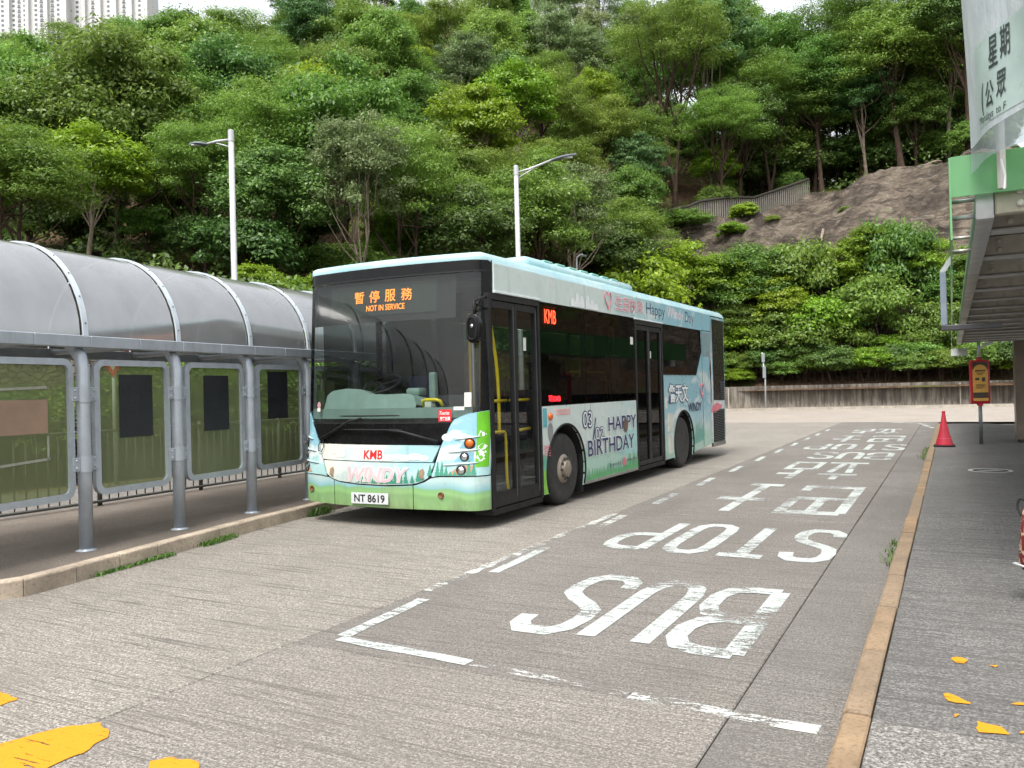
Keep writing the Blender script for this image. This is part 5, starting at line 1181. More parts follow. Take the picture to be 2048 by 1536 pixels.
MB().tube([(0, 0, 2.02), (.05, -.02, 2.06), (.1, -.04, 2.12), (.26, -.07, 2.14)], [.02, .02, .03, .03], 8).build('camera_arm', M_PWHITE, bs, smooth=True)
# ---- shopping trolley at the right edge
tr = thing('shopping_trolley', 'red patterned shopping trolley bag standing at the right picture edge', 'shopping trolley', (3.315, 5.05, PZ), rad(-84))
tr.scale = (.86, .86, .86)
k = NT('red flower cloth'); co = k.coord('Object'); v1 = k.noise(co, 14, 3, .5, 1.2)
c = k.mix(k.ramp(v1, [(.55, 0.0), (.58, 1.0)]), srgb(120, 26, 26), srgb(206, 186, 150)); M_CLOTH = k.done(k.pbr(c, .85, 0, k.bump(k.noise(co, 60, 3), .2, .004)))
mb = MB(); sec = [(.0, .19, .30, .13), (.02, .2, .36, .15), (.0, .185, .6, .14), (.0, .16, .80, .12), (.0, .13, .86, .08)]
V = []
for ox, hw, z, hd in [(0, .22, .24, .16), (0, .235, .30, .175), (0, .22, .45, .17), (0, .20, .66, .155), (0, .17, .78, .12), (0, .1, .82, .06)]:
    for a in lin(0, 2 * math.pi * 15 / 16, 16):
        cx_, cy_ = math.cos(a), math.sin(a); V.append((ox + hw * (abs(cx_) ** .6) * (1 if cx_ > 0 else -1), hd * (abs(cy_) ** .6) * (1 if cy_ > 0 else -1), z))
mb.add(V, [(i * 16 + j, i * 16 + (j + 1) % 16, (i + 1) * 16 + (j + 1) % 16, (i + 1) * 16 + j) for i in range(5) for j in range(16)] + [tuple(range(16)), tuple(80 + j for j in range(16))]); mb.build('bag', M_CLOTH, tr, smooth=True)
MB().tube(smooth([(-.22, -.14, .27), (-.245, -.1, .26), (-.245, .1, .26), (-.22, .16, .27), (.22, .16, .27), (.245, .1, .26), (.245, -.1, .26), (.22, -.16, .27), (-.22, -.16, .27)], 3), .008, 6).build('base_wire', M_PWHITE, tr, smooth=True)
for s in (-1, 1):
    MB().tube([(s * .15, .19, .12), (s * .15, .19, .9), (s * .13, .22, 1.02)], .011, 8).build('frame_tube', M_CHROME, tr, smooth=True)
    MB().lathe([(.0, -.02), (.07, -.02), (.085, -.015), (.085, .015), (.07, .02), (0, .02)], 'x', (s * .2, .17, .085), 24).build('wheel', M_RUB, tr, angle=40)
    MB().tube(smooth([(s * .16, -.06, .25), (s * .2, -.075, .17), (s * .215, -.075, .07), (s * .19, -.07, .012), (s * .13, -.06, .012)], 4), .009, 6).build('stand_leg', plain('pale blue leg', srgb(170, 194, 204), .4, .3), tr, smooth=True)
    MB().rbox(s * .17 - .03, s * .17 + .03, -.06, .0, .15, .245, .015).build('leg_bracket', M_RUB, tr)
MB().tube(smooth([(-.13, .22, 1.02), (-.1, .25, 1.06), (.1, .25, 1.06), (.13, .22, 1.02)], 4), .016, 8).build('handle', M_RUB, tr, smooth=True)
MB().tube(smooth([(-.19, -.05, .72), (-.235, -.08, .74), (-.24, -.1, .68), (-.2, -.1, .62)], 4), .008, 6).build('bag_strap', M_RUB, tr, smooth=True)
# ---- far retaining wall with upright board marks
W0 = Vector((9.9, 49.4, 0)); WL = [(9.9, 49.2), (12.45, 48.1), (26.74, 44.0), (36, 41.2), (60, 33)]
k = NT('board marked concrete'); co = k.coord('Position')
s1 = k.noise(k.mapping(co, scale=(5, 5, .35)), 1.0, 5, .7); s2 = k.noise(co, 1.2, 5, .6); s3 = k.noise(k.mapping(co, scale=(11, 11, 1.6)), 1.0, 4, .7)
c = k.ramp(s1, [(.3, srgb(66, 61, 56)), (.5, srgb(112, 106, 98)), (.7, srgb(158, 151, 140))]); Zp = k.sep(co)[2]
c = k.mix(k.ramp(k.math('ADD', k.math('MULTIPLY', k.math('SUBTRACT', .55, Zp), .9), k.math('MULTIPLY', k.math('SUBTRACT', s3, .5), 1.7)), [(.15, 0.0), (.6, .75)]), c, srgb(176, 166, 150))
c = k.mix(k.ramp(s2, [(.45, 0.0), (.7, .45)]), c, srgb(64, 56, 50))
M_BOARD = k.done(k.pbr(c, .9, 0, k.bump(s3, .5, .03), .2))
D_ = arclen(WL); mb = MB(); s = 0; V = []; pit = .17; nst = int(D_[-1] / (pit / 2))
for i in range(nst):
    x, y = at_len(WL, D_, i * pit / 2); x2, y2 = at_len(WL, D_, i * pit / 2 + .05); t = Vector((x2 - x, y2 - y, 0)).normalized(); nrm = Vector((t.y, -t.x, 0))
    d = .03 if (i // 2) % 2 == 0 else 0.0
    for z in (-.05, 1.33, 1.36): q = Vector((x, y, 0)) + nrm * (d if z < 1.35 else -.0); V.append((q.x, q.y, z))
    q = Vector((x, y, 0)) - nrm * .3; V.append((q.x, q.y, 1.36))
mb.add(V, [(4 * i + q, 4 * i + 4 + q, 4 * i + 5 + q, 4 * i + 1 + q) for i in range(nst - 1) for q in range(3)])
fw = mb.build('retaining_wall', M_BOARD); tag(fw, 'low stained retaining wall with upright ribs along the far side of the turning area', 'wall')
for s in (15.2, 3.0, 28.0):
    x, y = at_len(WL, D_, s); x2, y2 = at_len(WL, D_, s + .1); t = Vector((x2 - x, y2 - y, 0)).normalized(); nrm = Vector((t.y, -t.x, 0)); q0 = Vector((x, y, 0)) + nrm * .036
    MB().add([q0 - t * .03 + Vector((0, 0, .02)), q0 + t * .03 + Vector((0, 0, .02)), q0 + t * .03 + Vector((0, 0, 1.3)), q0 - t * .03 + Vector((0, 0, 1.3))], [(0, 1, 2, 3)]).build('wall_joint', plain('pale joint', srgb(188, 182, 170), .8), fw)
A = offset_line(WL, -.02); B = offset_line(WL, -1.3)
n = len(A); tag(MB().add([(x, y, .12) for x, y in A] + [(x, y, .12) for x, y in B] + [(x, y, -.02) for x, y in B], [(i, i + 1, n + i + 1, n + i) for i in range(n - 1)] + [(n + i, n + i + 1, 2 * n + i + 1, 2 * n + i) for i in range(n - 1)]).build('far_pavement', concrete('far pavement', srgb(140, 132, 122), .2, .25, .4, .2)), kind='structure')
A = offset_line(WL, -1.3); B = offset_line(WL, -1.48)
tag(MB().add([(x, y, .125) for x, y in A] + [(x, y, .125) for x, y in B] + [(x, y, -.02) for x, y in B], [(i, i + 1, n + i + 1, n + i) for i in range(n - 1)] + [(n + i, n + i + 1, 2 * n + i + 1, 2 * n + i) for i in range(n - 1)]).build('far_kerb', kerbmat('pale far kerb', srgb(196, 188, 174), .3)), kind='structure')
# thin post with a small sign by the far wall
tp = thing('sign_post', 'thin pale post with a small plate standing before the far wall', 'sign post', (14.3, 46.3, .12))
MB().tube([(-.02, 0, 0), (.0, 0, 1.6), (-.14, 0, 3.15)], .045, 10).build('post', M_STEELL, tp, smooth=True)
MB().rbox(-.16, .03, -.09, -.05, 1.7, 2.35, .01, 1).build('plate', plain('back of plate', srgb(156, 164, 168), .4, .4), tp)
MB().rbox(-.2, -.02, -.09, -.05, 2.6, 3.1, .01, 1).build('plate', plain('back of plate', srgb(156, 164, 168), .4, .4), tp)
# ---- street lamps
def lamp_post(x, y, h, pts, label, hd):
    t = thing('street_lamp', label, 'street lamp', (x, y, 0), 0, 'street lamps behind the shelter')
    MB().tube([(0, 0, 0), (0, 0, .9), (0, 0, h)], [.11, .105, .085], 16).build('pole', M_STEELL, t, smooth=True)
    MB().lathe([(.09, -.35), (.098, -.34), (.098, 0), (.06, .03), (0, .03)], n=16, o=(0, 0, h)).build('pole_cap', M_STEELL, t)
    MB().tube(pts, .04, 10).build('arm', M_STEELL, t, smooth=True)
    MB().tube([(pts[0][0], 0, pts[0][2] - .25), (pts[-1][0] * .6, 0, pts[0][2] + (pts[-1][2] - pts[0][2]) * .6 - .03)], .022, 8).build('brace', M_STEELL, t, smooth=True)
    a = Vector(pts[-1]); d = Vector(hd); L = d.length; m2 = MB(); V = []; nn = 10; sd = Vector((0, 1, 0))
    for i in range(nn + 1):
        u = i / nn; w_ = .15 * math.sin(math.pi * min(1, .12 + u * .95)) + .02; p = a + d * u; up = .035 * math.sin(math.pi * min(.98, .1 + u * .9)) + .018
        V += [p + sd * w_ + Vector((0, 0, -.02)), p + sd * w_ * .6 + Vector((0, 0, up)), p - sd * w_ * .6 + Vector((0, 0, up)), p - sd * w_ + Vector((0, 0, -.02)), p - sd * w_ * .8 + Vector((0, 0, -.05)), p + sd * w_ * .8 + Vector((0, 0, -.05))]
    m2.add(V, [(6 * i + q, 6 * i + (q + 1) % 6, 6 * i + 6 + (q + 1) % 6, 6 * i + 6 + q) for i in range(nn) for q in range(6)] + [tuple(range(6)), tuple(6 * nn + q for q in range(6))])
    m2.build('lamp_head', plain('lamp head grey', srgb(104, 110, 116), .4, .3), t, angle=50)
    MB().rbox(a.x + min(d.x * .35, d.x * .85), a.x + max(d.x * .35, d.x * .85), -.09, .09, a.z + d.z * .6 - .075, a.z + d.z * .6 - .05, .008).build('lens', plain('lamp lens', srgb(206, 210, 206), .25), t)
lamp_post(-8.72, 26, 10.0, [(0, 0, 9.72), (-.45, 0, 9.68), (-.78, 0, 9.6)], 'tall grey street lamp above the shelter roof with its head to the left', (-.55, 0, .03))
lamp_post(.36, 31, 10.0, [(0, 0, 9.75), (.5, 0, 9.88), (1.35, 0, 10.2)], 'tall grey street lamp behind the bus with its head to the right', (.95, 0, .22))
sp = thing('lamp_bracket_pole', 'short thin pale pole with bent top above the bus roof', 'pole', (3.3, 40, 0))
MB().tube(smooth([(0, 0, 0), (0, 0, 4), (0, 0, 7.6), (.03, 0, 7.9), (.2, 0, 8.05), (.35, 0, 8.0)], 3), .05, 8).build('pole', M_STEELL, sp, smooth=True)
MB().rbox(.28, .5, -.06, .06, 7.93, 8.03, .02).build('pole_lamp', plain('lamp head grey', srgb(104, 110, 116), .4, .3), sp)
# ================================================================== HILLSIDE
PROF = {
 -1.3: [(14, -.1), (17, 3.3), (40, 10), (80, 28), (140, 54), (220, 76), (480, 180), (600, 200)],
 -.75: [(14.5, -.1), (17.2, 3.3), (38, 9.5), (80, 26.5), (140, 48), (220, 74), (480, 185), (600, 205)],
 -.5: [(16.4, -.1), (17.7, 3.2), (26, 4.6), (33, 7.0), (45, 12.5), (80, 27.5), (140, 48), (220, 80), (480, 190), (600, 210)],
 -.25: [(21, -.1), (22.6, 2.4), (30, 4.2), (45, 12.2), (80, 33), (140, 63), (220, 88), (480, 185), (600, 200)],
 0.0: [(30.2, -.1), (31.6, 1.4), (40, 5), (52, 13), (90, 37), (140, 64), (220, 84), (480, 150), (600, 150)],
 .14: [(43, -.1), (44.5, 1.3), (50, 5), (60, 12.4), (75, 22), (100, 37), (140, 58), (220, 72), (480, 70), (600, 70)],
 .22: [(49.4, 1.1), (50.5, 1.3), (52.5, 3), (58, 10.5), (62, 13.6), (75, 20.5), (100, 33), (140, 48), (220, 54), (480, 40), (600, 40)],
 .3: [(47.2, 1.1), (48.2, 1.3), (51, 2.3), (55.5, 10.6), (60, 12.8), (68, 15.6), (76, 19.0), (90, 25), (140, 34), (220, 36), (480, 20), (600, 20)],
 .45: [(45.3, 1.1), (46.3, 1.3), (49, 2.0), (52.5, 10.4), (57, 13.6), (66, 17.3), (73, 19.2), (90, 21.5), (140, 20), (220, 18), (480, 10), (600, 10)],
 .56: [(44, 1.1), (45, 1.3), (47.2, 1.8), (50.5, 10), (55, 14.2), (62, 17.7), (68, 19.4), (90, 20.5), (140, 18), (220, 15), (480, 10), (600, 10)],
 2.7: [(18, 1.1), (19, 1.3), (20.5, 2), (23, 10), (27, 15), (33, 19), (38, 20), (60, 20), (140, 18), (220, 15), (480, 10), (600, 10)],
 1.2: [(33, 1.1), (34, 1.3), (36, 2), (39, 10), (44, 15), (52, 19), (58, 20), (90, 20), (140, 18), (220, 15), (480, 10), (600, 10)],
}
PT = sorted(PROF)
def terrain(x, y):
    t = x / max(y, 1); i = 0
    if t <= PT[0]: return float(np.interp(y, *zip(*PROF[PT[0]])))
    if t >= PT[-1]: return float(np.interp(y, *zip(*PROF[PT[-1]])))
    while PT[i + 1] < t: i += 1
    a, b = PT[i], PT[i + 1]; u = (t - a) / (b - a)
    # blend foot-relative so the foot of the slope stays crisp
    fa, fb = PROF[a][0][0], PROF[b][0][0]; f = fa + (fb - fa) * u
    ha = float(np.interp(fa + (y - f), *zip(*PROF[a]))); hb = float(np.interp(fb + (y - f), *zip(*PROF[b])))
    return ha + (hb - ha) * u
def foot(t):
    return float(np.interp(t, PT, [PROF[p][0][0] for p in PT]))
hrng = np.random.default_rng(11)
def bumpz(x, y): return .35 * math.sin(x * .31 + y * .17) + .25 * math.sin(x * .73 - y * .41) + .15 * math.sin(x * 1.7 + y * 1.3)
ts = lin(-1.3, 1.2, 170) + lin(1.22, 2.7, 40); rel = [0, .6, 1.2, 1.8, 2.6, 3.6, 4.6, 5.6, 6.8, 8, 9.5, 11, 13, 15, 17, 19, 22, 25, 29, 33, 38, 44, 52, 62, 75, 90, 110, 140, 190, 260, 380, 520]
mb = MB(); V = []
for t in ts:
    f = foot(t)
    for r in rel:
        y = f + r; x = t * y; V.append((x, y, terrain(x, y) + (bumpz(x, y) * min(1, r / 8.0) if r > 2 else 0)))
m = len(rel); mb.add(V, [(i * m + j, (i + 1) * m + j, (i + 1) * m + j + 1, i * m + j + 1) for i in range(len(ts) - 1) for j in range(m - 1)])
k = NT('wooded slope soil'); co = k.coord('Position')
n1 = k.noise(co, .25, 6, .6, .5); n2 = k.noise(co, 2.5, 6, .7); n3 = k.noise(co, 14, 4, .7)
c = k.ramp(n2, [(.3, srgb(64, 50, 40)), (.5, srgb(98, 78, 62)), (.72, srgb(132, 108, 88))])
c = k.mix(k.ramp(n1, [(.50, 0.0), (.62, .85)]), c, k.ramp(n3, [(.3, srgb(48, 66, 26)), (.7, srgb(98, 116, 46))]))
M_SOIL = k.done(k.pbr(c, .95, 0, k.bump(k.math('ADD', n2, k.math('MULTIPLY', n3, .5)), .8, .2), .1))
tag(mb.build('hill', M_SOIL, smooth=True), kind='structure')
# ---- rock cut on the right
k = NT('weathered rock face'); co = k.coord('Position')
m1 = k.noise(co, .35, 7, .65, .8); m2 = k.noise(k.mapping(co, rot=(0, .4, .3), scale=(1.2, 1.2, 3.2)), .8, 7, .7, 1.0); m3 = k.noise(co, 6, 6, .75)
c = k.ramp(m2, [(.25, srgb(56, 50, 45)), (.42, srgb(105, 95, 84)), (.58, srgb(138, 126, 112)), (.78, srgb(178, 167, 152))])
c = k.mix(k.ramp(m1, [(.42, .85), (.56, 0.0)]), c, k.ramp(m3, [(.3, srgb(40, 36, 34)), (.7, srgb(88, 78, 70))]))
m4 = k.noise(k.mapping(co, rot=(0, .35, .5), scale=(.25, .8, 5.0)), .9, 6, .7, 1.5)
c = k.mix(k.ramp(m4, [(.34, .8), (.44, 0.0)]), c, srgb(40, 36, 34))
c = k.mix(k.ramp(m4, [(.6, 0.0), (.7, .5)]), c, srgb(172, 164, 154))
c = k.mix(k.ramp(k.noise(co, .9, 5, .6), [(.66, 0.0), (.76, .5)]), c, srgb(92, 102, 44))
M_ROCK = k.done(k.pbr(c, .92, 0, k.bump(k.math('ADD', m2, k.math('MULTIPLY', m3, .5)), 1.0, .35), .2))
mb = MB(); V = []; tr_ = lin(.155, .9, 110); rr_ = lin(3.0, 24, 44)
for i, t in enumerate(tr_):
    f = foot(t); lim = float(np.interp(t, [.155, .2, .26, .35, .45, .56, .9], [12.5, 13.5, 15, 20, 20.5, 18, 18]))
    for j, r in enumerate(rr_):
        r2 = 3.0 + (lim - 3.0) * j / (len(rr_) - 1); y = f + r2; x = t * y
        rough = .32 * math.sin(x * 1.9 + y * 2.3) * math.sin(x * .8 - y * 1.1) + .22 * math.sin(x * 4.1 + y * .6) * math.cos(y * 3.7) + float(hrng.normal(0, .12))
        e = 1.0 if 0 < j < len(rr_) - 1 else 0
        V.append((x, y - .25 * rough * e, terrain(x, y) + bumpz(x, y) * min(1, r2 / 8.0) + .5 + rough * e * .7 - (.9 if not e else 0)))
m = len(rr_); mb.add(V, [(i * m + j, (i + 1) * m + j, (i + 1) * m + j + 1, i * m + j + 1) for i in range(len(tr_) - 1) for j in range(m - 1)])
tag(mb.build('rock_slope', M_ROCK, smooth=False), kind='structure')

# ---- leaf crowns
def crown_mesh(name, seed, R, H, zb, ncl, per, leaf, flat=.62, shell=.5, aspect=.42, up=.55, cr=(.26, .42), droop=0.0, lean=(0, 0)):
    """leaf-sized faces scattered over many clumps that fill the crown; returns mesh and clump centres"""
    g = np.random.default_rng(seed)
    d = g.normal(size=(ncl, 3)); d /= np.linalg.norm(d, axis=1)[:, None]; d[:, 2] = np.where(d[:, 2] < -.35, -d[:, 2], d[:, 2])
    rad_ = shell + (1 - shell) * g.random(ncl) ** .6
    C = d * rad_[:, None] * np.array([R, R, H / 2]) * .78; C[:, 2] += zb + H / 2; C[:, 0] += lean[0] * C[:, 2]; C[:, 1] += lean[1] * C[:, 2]
    rc = R * (cr[0] + (cr[1] - cr[0]) * g.random(ncl))
    N = ncl * per; ci = np.repeat(np.arange(ncl), per)
    q = g.normal(size=(N, 3)); q /= np.linalg.norm(q, axis=1)[:, None]; low = q[:, 2] < -.25; q[low, 2] *= -.6
    rr = rc[ci] * (1 - .42 * g.random(N) ** 1.6) * (1 + .26 * g.normal(size=N)) * np.where(g.random(N) < .12, 1.35, 1.0)
    P = C[ci] + q * rr[:, None] * np.array([1, 1, flat])
    nr = q + np.array([0, 0, up]) + g.normal(size=(N, 3)) * .55; nr /= np.linalg.norm(nr, axis=1)[:, None]
    a = g.normal(size=(N, 3)); a[:, 2] -= droop; a -= nr * (a * nr).sum(1)[:, None]; a /= np.linalg.norm(a, axis=1)[:, None]
    b = np.cross(nr, a); L = leaf * (.6 + .8 * g.random(N))[:, None]; W = L * aspect
    v = np.empty((N, 4, 3)); v[:, 0] = P - a * L * .5; v[:, 1] = P - b * W * .5 + nr * L * .06 - a * L * .05; v[:, 2] = P + a * L * .5; v[:, 3] = P + b * W * .5 + nr * L * .06 - a * L * .05
    me = bpy.data.meshes.new(name); me.vertices.add(N * 4); me.vertices.foreach_set('co', v.reshape(-1)); me.loops.add(N * 4); me.loops.foreach_set('vertex_index', np.arange(N * 4, dtype=np.int32))
    me.polygons.add(N); me.polygons.foreach_set('loop_start', np.arange(0, N * 4, 4, dtype=np.int32)); me.update(calc_edges=True); me.validate()
    return me, C
def trunk_mesh(name, seed, C, zb, H, r0, n_limb=12, lean=(0, 0), multi=1):
    r2 = random.Random(seed); mb = MB(); zt = zb + H * .72
    for q in range(multi):
        ox, oy = (0, 0) if multi == 1 else (r2.uniform(-.3, .3), r2.uniform(-.3, .3)); sx, sy = r2.uniform(-.05, .05) * (1 + multi), r2.uniform(-.05, .05) * (1 + multi)
        pts = []; n = 8
        for i in range(n + 1):
            z = zt * i / n; pts.append((ox + (lean[0] + sx) * z + r2.uniform(-.05, .05) * i / 3, oy + (lean[1] + sy) * z + r2.uniform(-.05, .05) * i / 3, z))
        mb.tube(pts, [r0 * (1.35 if i == 0 else 1 - .75 * i / n) / math.sqrt(multi) for i in range(n + 1)], 7, False)
        for j in range(n_limb // multi):
            c = Vector(C[r2.randrange(len(C))]); i = min(n - 1, max(2, int(r2.uniform(.35, .9) * n))); p = Vector(pts[i])
            if c.z < p.z + .1: i = max(2, int(i * .6)); p = Vector(pts[i])
            mid = p.lerp(c, .5) + Vector((r2.uniform(-.3, .3), r2.uniform(-.3, .3), -.12 * (c - p).length))
            rr = r0 * (1 - .75 * i / n) * .55; mb.tube([p, p.lerp(mid, .55), mid, mid.lerp(c, .55), c], [rr, rr * .8, rr * .6, rr * .4, rr * .15], 5, False)
    return mb.mesh(name, smooth=True, recalc=False)
def barkmat(name, a, b):
    k = NT(name); co = k.coord('Object'); n = k.noise(k.mapping(co, scale=(4, 4, 1)), 3, 5, .7)
    return k.done(k.pbr(k.ramp(n, [(.3, a), (.7, b)]), .9, 0, k.bump(n, .6, .03), .1))
M_BARK = barkmat('dark bark', srgb(48, 38, 32), srgb(96, 80, 68)); M_BARKP = barkmat('pale bark', srgb(104, 92, 80), srgb(170, 156, 140))
LM = {
 'acacia': leafmat('feathery olive foliage', (0.096, 0.162, 0.022), (0.146, 0.231, 0.034), (0.211, 0.305, 0.052), 0.48),
 'broad': leafmat('mid green foliage', (0.074, 0.152, 0.025), (0.127, 0.230, 0.036), (0.200, 0.316, 0.056), 0.48),
 'dark': leafmat('dark evergreen foliage', (0.045, 0.099, 0.021), (0.081, 0.156, 0.031), (0.140, 0.232, 0.052), 0.42),
 'pale': leafmat('pale green foliage', (0.109, 0.157, 0.055), (0.148, 0.204, 0.074), (0.212, 0.265, 0.104), 0.46),
 'lime': leafmat('lime green foliage', (0.111, 0.196, 0.011), (0.174, 0.279, 0.019), (0.252, 0.363, 0.031), 0.50),
 'blue': leafmat('cool green foliage', (0.057, 0.133, 0.036), (0.099, 0.193, 0.055), (0.155, 0.258, 0.080), 0.46),
}
LM['bloom'] = leafmat('yellow flecked foliage', (.06, .12, .02), (.11, .17, .03), (.34, .27, .03), .4)
LM['dry'] = leafmat('dry brownish foliage', (.08, .085, .045), (.12, .12, .06), (.17, .16, .09), .35)
KIND = {}
def proto(key, mats, seed, R, H, zb, ncl, per, leaf, r0=.16, bark=None, nl=12, multi=1, lean=(0, 0), **kw):
    me, C = crown_mesh('crown', seed, R, H, zb, ncl, per, leaf, lean=lean, **kw); tm = trunk_mesh('trunk', seed + 1, C, zb, H, r0, nl, lean, multi)
    me.materials.append(LM[mats]); tm.materials.append(bark or M_BARK); KIND.setdefault(key, []).append((me, tm))
for q in range(3):
    proto('acacia', 'acacia', 100 + q, 3.2, 6.4, 1.5, 95, 300, .135, .13, None, 16, 1 + q % 2, ((-.06, .05, .0)[q], 0), flat=.6, aspect=.30, up=.8, cr=(.14, .27), droop=.2, shell=.3)
    proto('broad', 'broad', 130 + q, 3.3, 7.4, 1.0, 110, 260, .165, .15, None, 14, 1, (0, (.04, -.03, 0)[q]), flat=.75, aspect=.48, up=.6, cr=(.14, .27), shell=.3)
for q in range(2):
    proto('dark', 'dark', 160 + q, 3.3, 7.2, .8, 105, 250, .165, .15, None, 12, 1, flat=.75, aspect=.5, up=.55, cr=(.14, .27), shell=.3)
    proto('blue', 'blue', 170 + q, 2.9, 7.0, 2.0, 90, 240, .16, .13, M_BARKP, 12, 1, flat=.6, aspect=.42, up=.65, cr=(.14, .26), shell=.25)
    proto('pale', 'pale', 180 + q, 2.5, 7.6, 1.8, 90, 200, .155, .12, M_BARKP, 14, 1 + q, flat=.9, aspect=.32, up=.3, droop=.7, cr=(.13, .25), shell=.25)
    proto('limetree', 'lime', 190 + q, 2.4, 4.8, 1.2, 80, 220, .14, .09, M_BARKP, 14, 1 + q, flat=.6, aspect=.5, up=.75, cr=(.13, .26), shell=.25)
    # shrubs: foliage down to the ground, small stems
    proto('bush', 'broad', 200 + q, 1.7, 2.8, .1, 70, 200, .12, .05, None, 8, 3, flat=.85, aspect=.5, up=.5, cr=(.14, .28), shell=.3)
    proto('limebush', 'lime', 210 + q, 1.7, 2.5, .1, 70, 200, .12, .05, None, 8, 3, flat=.7, aspect=.6, up=.7, cr=(.14, .28), shell=.3)
    proto('darkbush', 'dark', 220 + q, 1.8, 2.7, .05, 70, 200, .13, .05, None, 8, 3, flat=.85, aspect=.5, up=.5, cr=(.14, .28), shell=.3)
    proto('olivebush', 'acacia', 230 + q, 1.7, 2.8, .1, 70, 200, .115, .05, None, 8, 3, flat=.8, aspect=.36, up=.6, cr=(.14, .28), shell=.3)
proto('bloom', 'bloom', 401, 2.8, 6.4, 2.0, 85, 230, .15, .13, M_BARKP, 14, 2, flat=.7, aspect=.4, up=.5, cr=(.13, .25), shell=.3)
proto('dry', 'dry', 402, 2.8, 8.6, 2.4, 90, 150, .16, .13, M_BARKP, 18, 2, flat=.9, aspect=.3, up=.3, droop=.5, cr=(.12, .24), shell=.2)
for q in range(2):
    proto('broad_big', 'broad', 300 + q, 4.8, 11.0, 2.6, 170, 230, .17, .22, None, 20, 1, (0, .02), flat=.7, aspect=.48, up=.65, cr=(.11, .22), shell=.3)
    proto('acacia_big', 'acacia', 310 + q, 4.8, 9.6, 3.4, 150, 260, .145, .2, None, 20, 1 + q, (.03, 0), flat=.55, aspect=.30, up=.8, cr=(.11, .22), shell=.3)
    proto('dark_big', 'dark', 320 + q, 4.7, 10.8, 2.2, 160, 230, .17, .22, None, 18, 1, flat=.7, aspect=.5, up=.6, cr=(.11, .22), shell=.3)
trng = random.Random(77)
def plant(kind, x, y, s, label, cat='tree', group=None, z=None, sx=None, rz=None, name=None, v=None):
    me, tm = KIND[kind][v if v is not None else trng.randrange(len(KIND[kind]))]
    zz = terrain(x, y) + bumpz(x, y) * min(1, max(0, y - foot(x / y)) / 8.0) if z is None else z
    t = thing(name or ('tree' if cat == 'tree' else 'shrub'), label, cat, (x, y, zz - .12), rz if rz is not None else trng.uniform(0, 6.28), group)
    k_ = sx or (1, 1); t.scale = (s * k_[0], s * k_[0], s * k_[1])
    obj('crown', me, None, t); obj('trunk' if cat == 'tree' else 'stems', tm, None, t); return t
def px(xp, V): return ((xp - 1024) / 1640 * V, V)
# ---- single trees that can be picked out
def P(kind, xp, V, s, label, cat='tree', group=None, **kw): x, y = px(xp, V); return plant(kind, x, y, s, label, cat, group, **kw)
P('acacia', 30, 24, .80, 'yellow green spreading tree over the shelter roof at the left picture edge', sx=(1.2, .95))
P('acacia', -70, 25, .8, 'yellow green tree cut off by the left picture edge')
P('pale', 232, 32, .50, 'small tree with pale bluish green large leaves left of the first lamp', sx=(1.2, .9))
P('acacia', 350, 36, .72, 'feathery light green tree just left of the first lamp post', v=1)
P('broad', 300, 40, .8, 'green tree rising behind the feathery one left of the first lamp')
P('acacia', 545, 44, 1.05, 'tall feathery olive tree right of the first lamp post', v=0)
P('acacia', 645, 47, .72, 'small feathery tree with dark bare trunk on the brown slope', v=2)
P('limetree', 790, 37, .72, 'slim light green sapling with thin pale trunk behind the bus front')
P('broad', 770, 48, .6, 'small shaded tree above the pale sapling')
P('dark', 1232, 49, 1.0, 'round dark green tree between the second lamp and the fence', sx=(1.1, .95))
P('acacia', 1085, 54, .8, 'feathery olive tree beside the head of the second lamp')
P('limetree', 1440, 66, 1.0, 'bright green tree standing above the ribbed fence')
P('acacia', 1640, 70, 1.25, 'tall acacia with bright flat topped crown above the rock slope', v=0)
P('blue', 1745, 67, 1.15, 'cool green slender tree at the top of the rock slope')
P('broad', 1845, 66, 1.0, 'green tree on the rock slope edge left of the banner')
P('olivebush', 1380, 60, 1.1, 'round olive bush below the left end of the ribbed fence', 'shrub', sx=(1.3, .8))
P('olivebush', 1445, 64, 1.2, 'round olive bush above the left part of the ribbed fence', 'shrub')
P('darkbush', 1640, 71.5, 1.3, 'dark bush where the ribbed fence meets the rock slope', 'shrub')
P('limebush', 1035, 36, .95, 'bright lime shrub at the foot of the second lamp post', 'shrub', sx=(1.35, 1.25))
P('limebush', 1115, 38, .85, 'bright lime shrub just right of the second lamp post', 'shrub', sx=(1.2, 1.1))
P('limebush', 520, 27.5, .62, 'lime green shrub right beside the first lamp post', 'shrub')
P('limebush', 590, 28.5, .60, 'lime green shrub between the first lamp post and the bus roof', 'shrub')
P('limebush', 660, 30, .72, 'lime green shrub peeping over the left end of the bus roof', 'shrub')
P('bush', 700, 34, .9, 'green shrub above the middle of the bus front', 'shrub')
P('darkbush', 640, 38, .9, 'dark green shrub on the slope above the lime shrubs', 'shrub')
P('bush', 900, 40, .9, 'green shrub on the slope above the bus corner', 'shrub')
P('darkbush', 960, 43, .9, 'dark shrub left of the second lamp post', 'shrub')
P('darkbush', 1180, 41, 1.0, 'dark shrub between the second lamp and the lime row behind the bus', 'shrub')
P('bloom', 345, 62, 1.15, 'green tree flecked with yellow blossom above the first lamp')
P('bloom', 275, 50, .8, 'small tree flecked with yellow blossom left of the first lamp head')
P('bloom', 800, 58, .8, 'small tree with yellowish tips above the bus front')
P('dry', 1085, 104, 1.5, 'tall dry brownish tree near the top above the second lamp')
P('dry', 1035, 108, 1.4, 'thin dry tree at the top left of the brownish one')
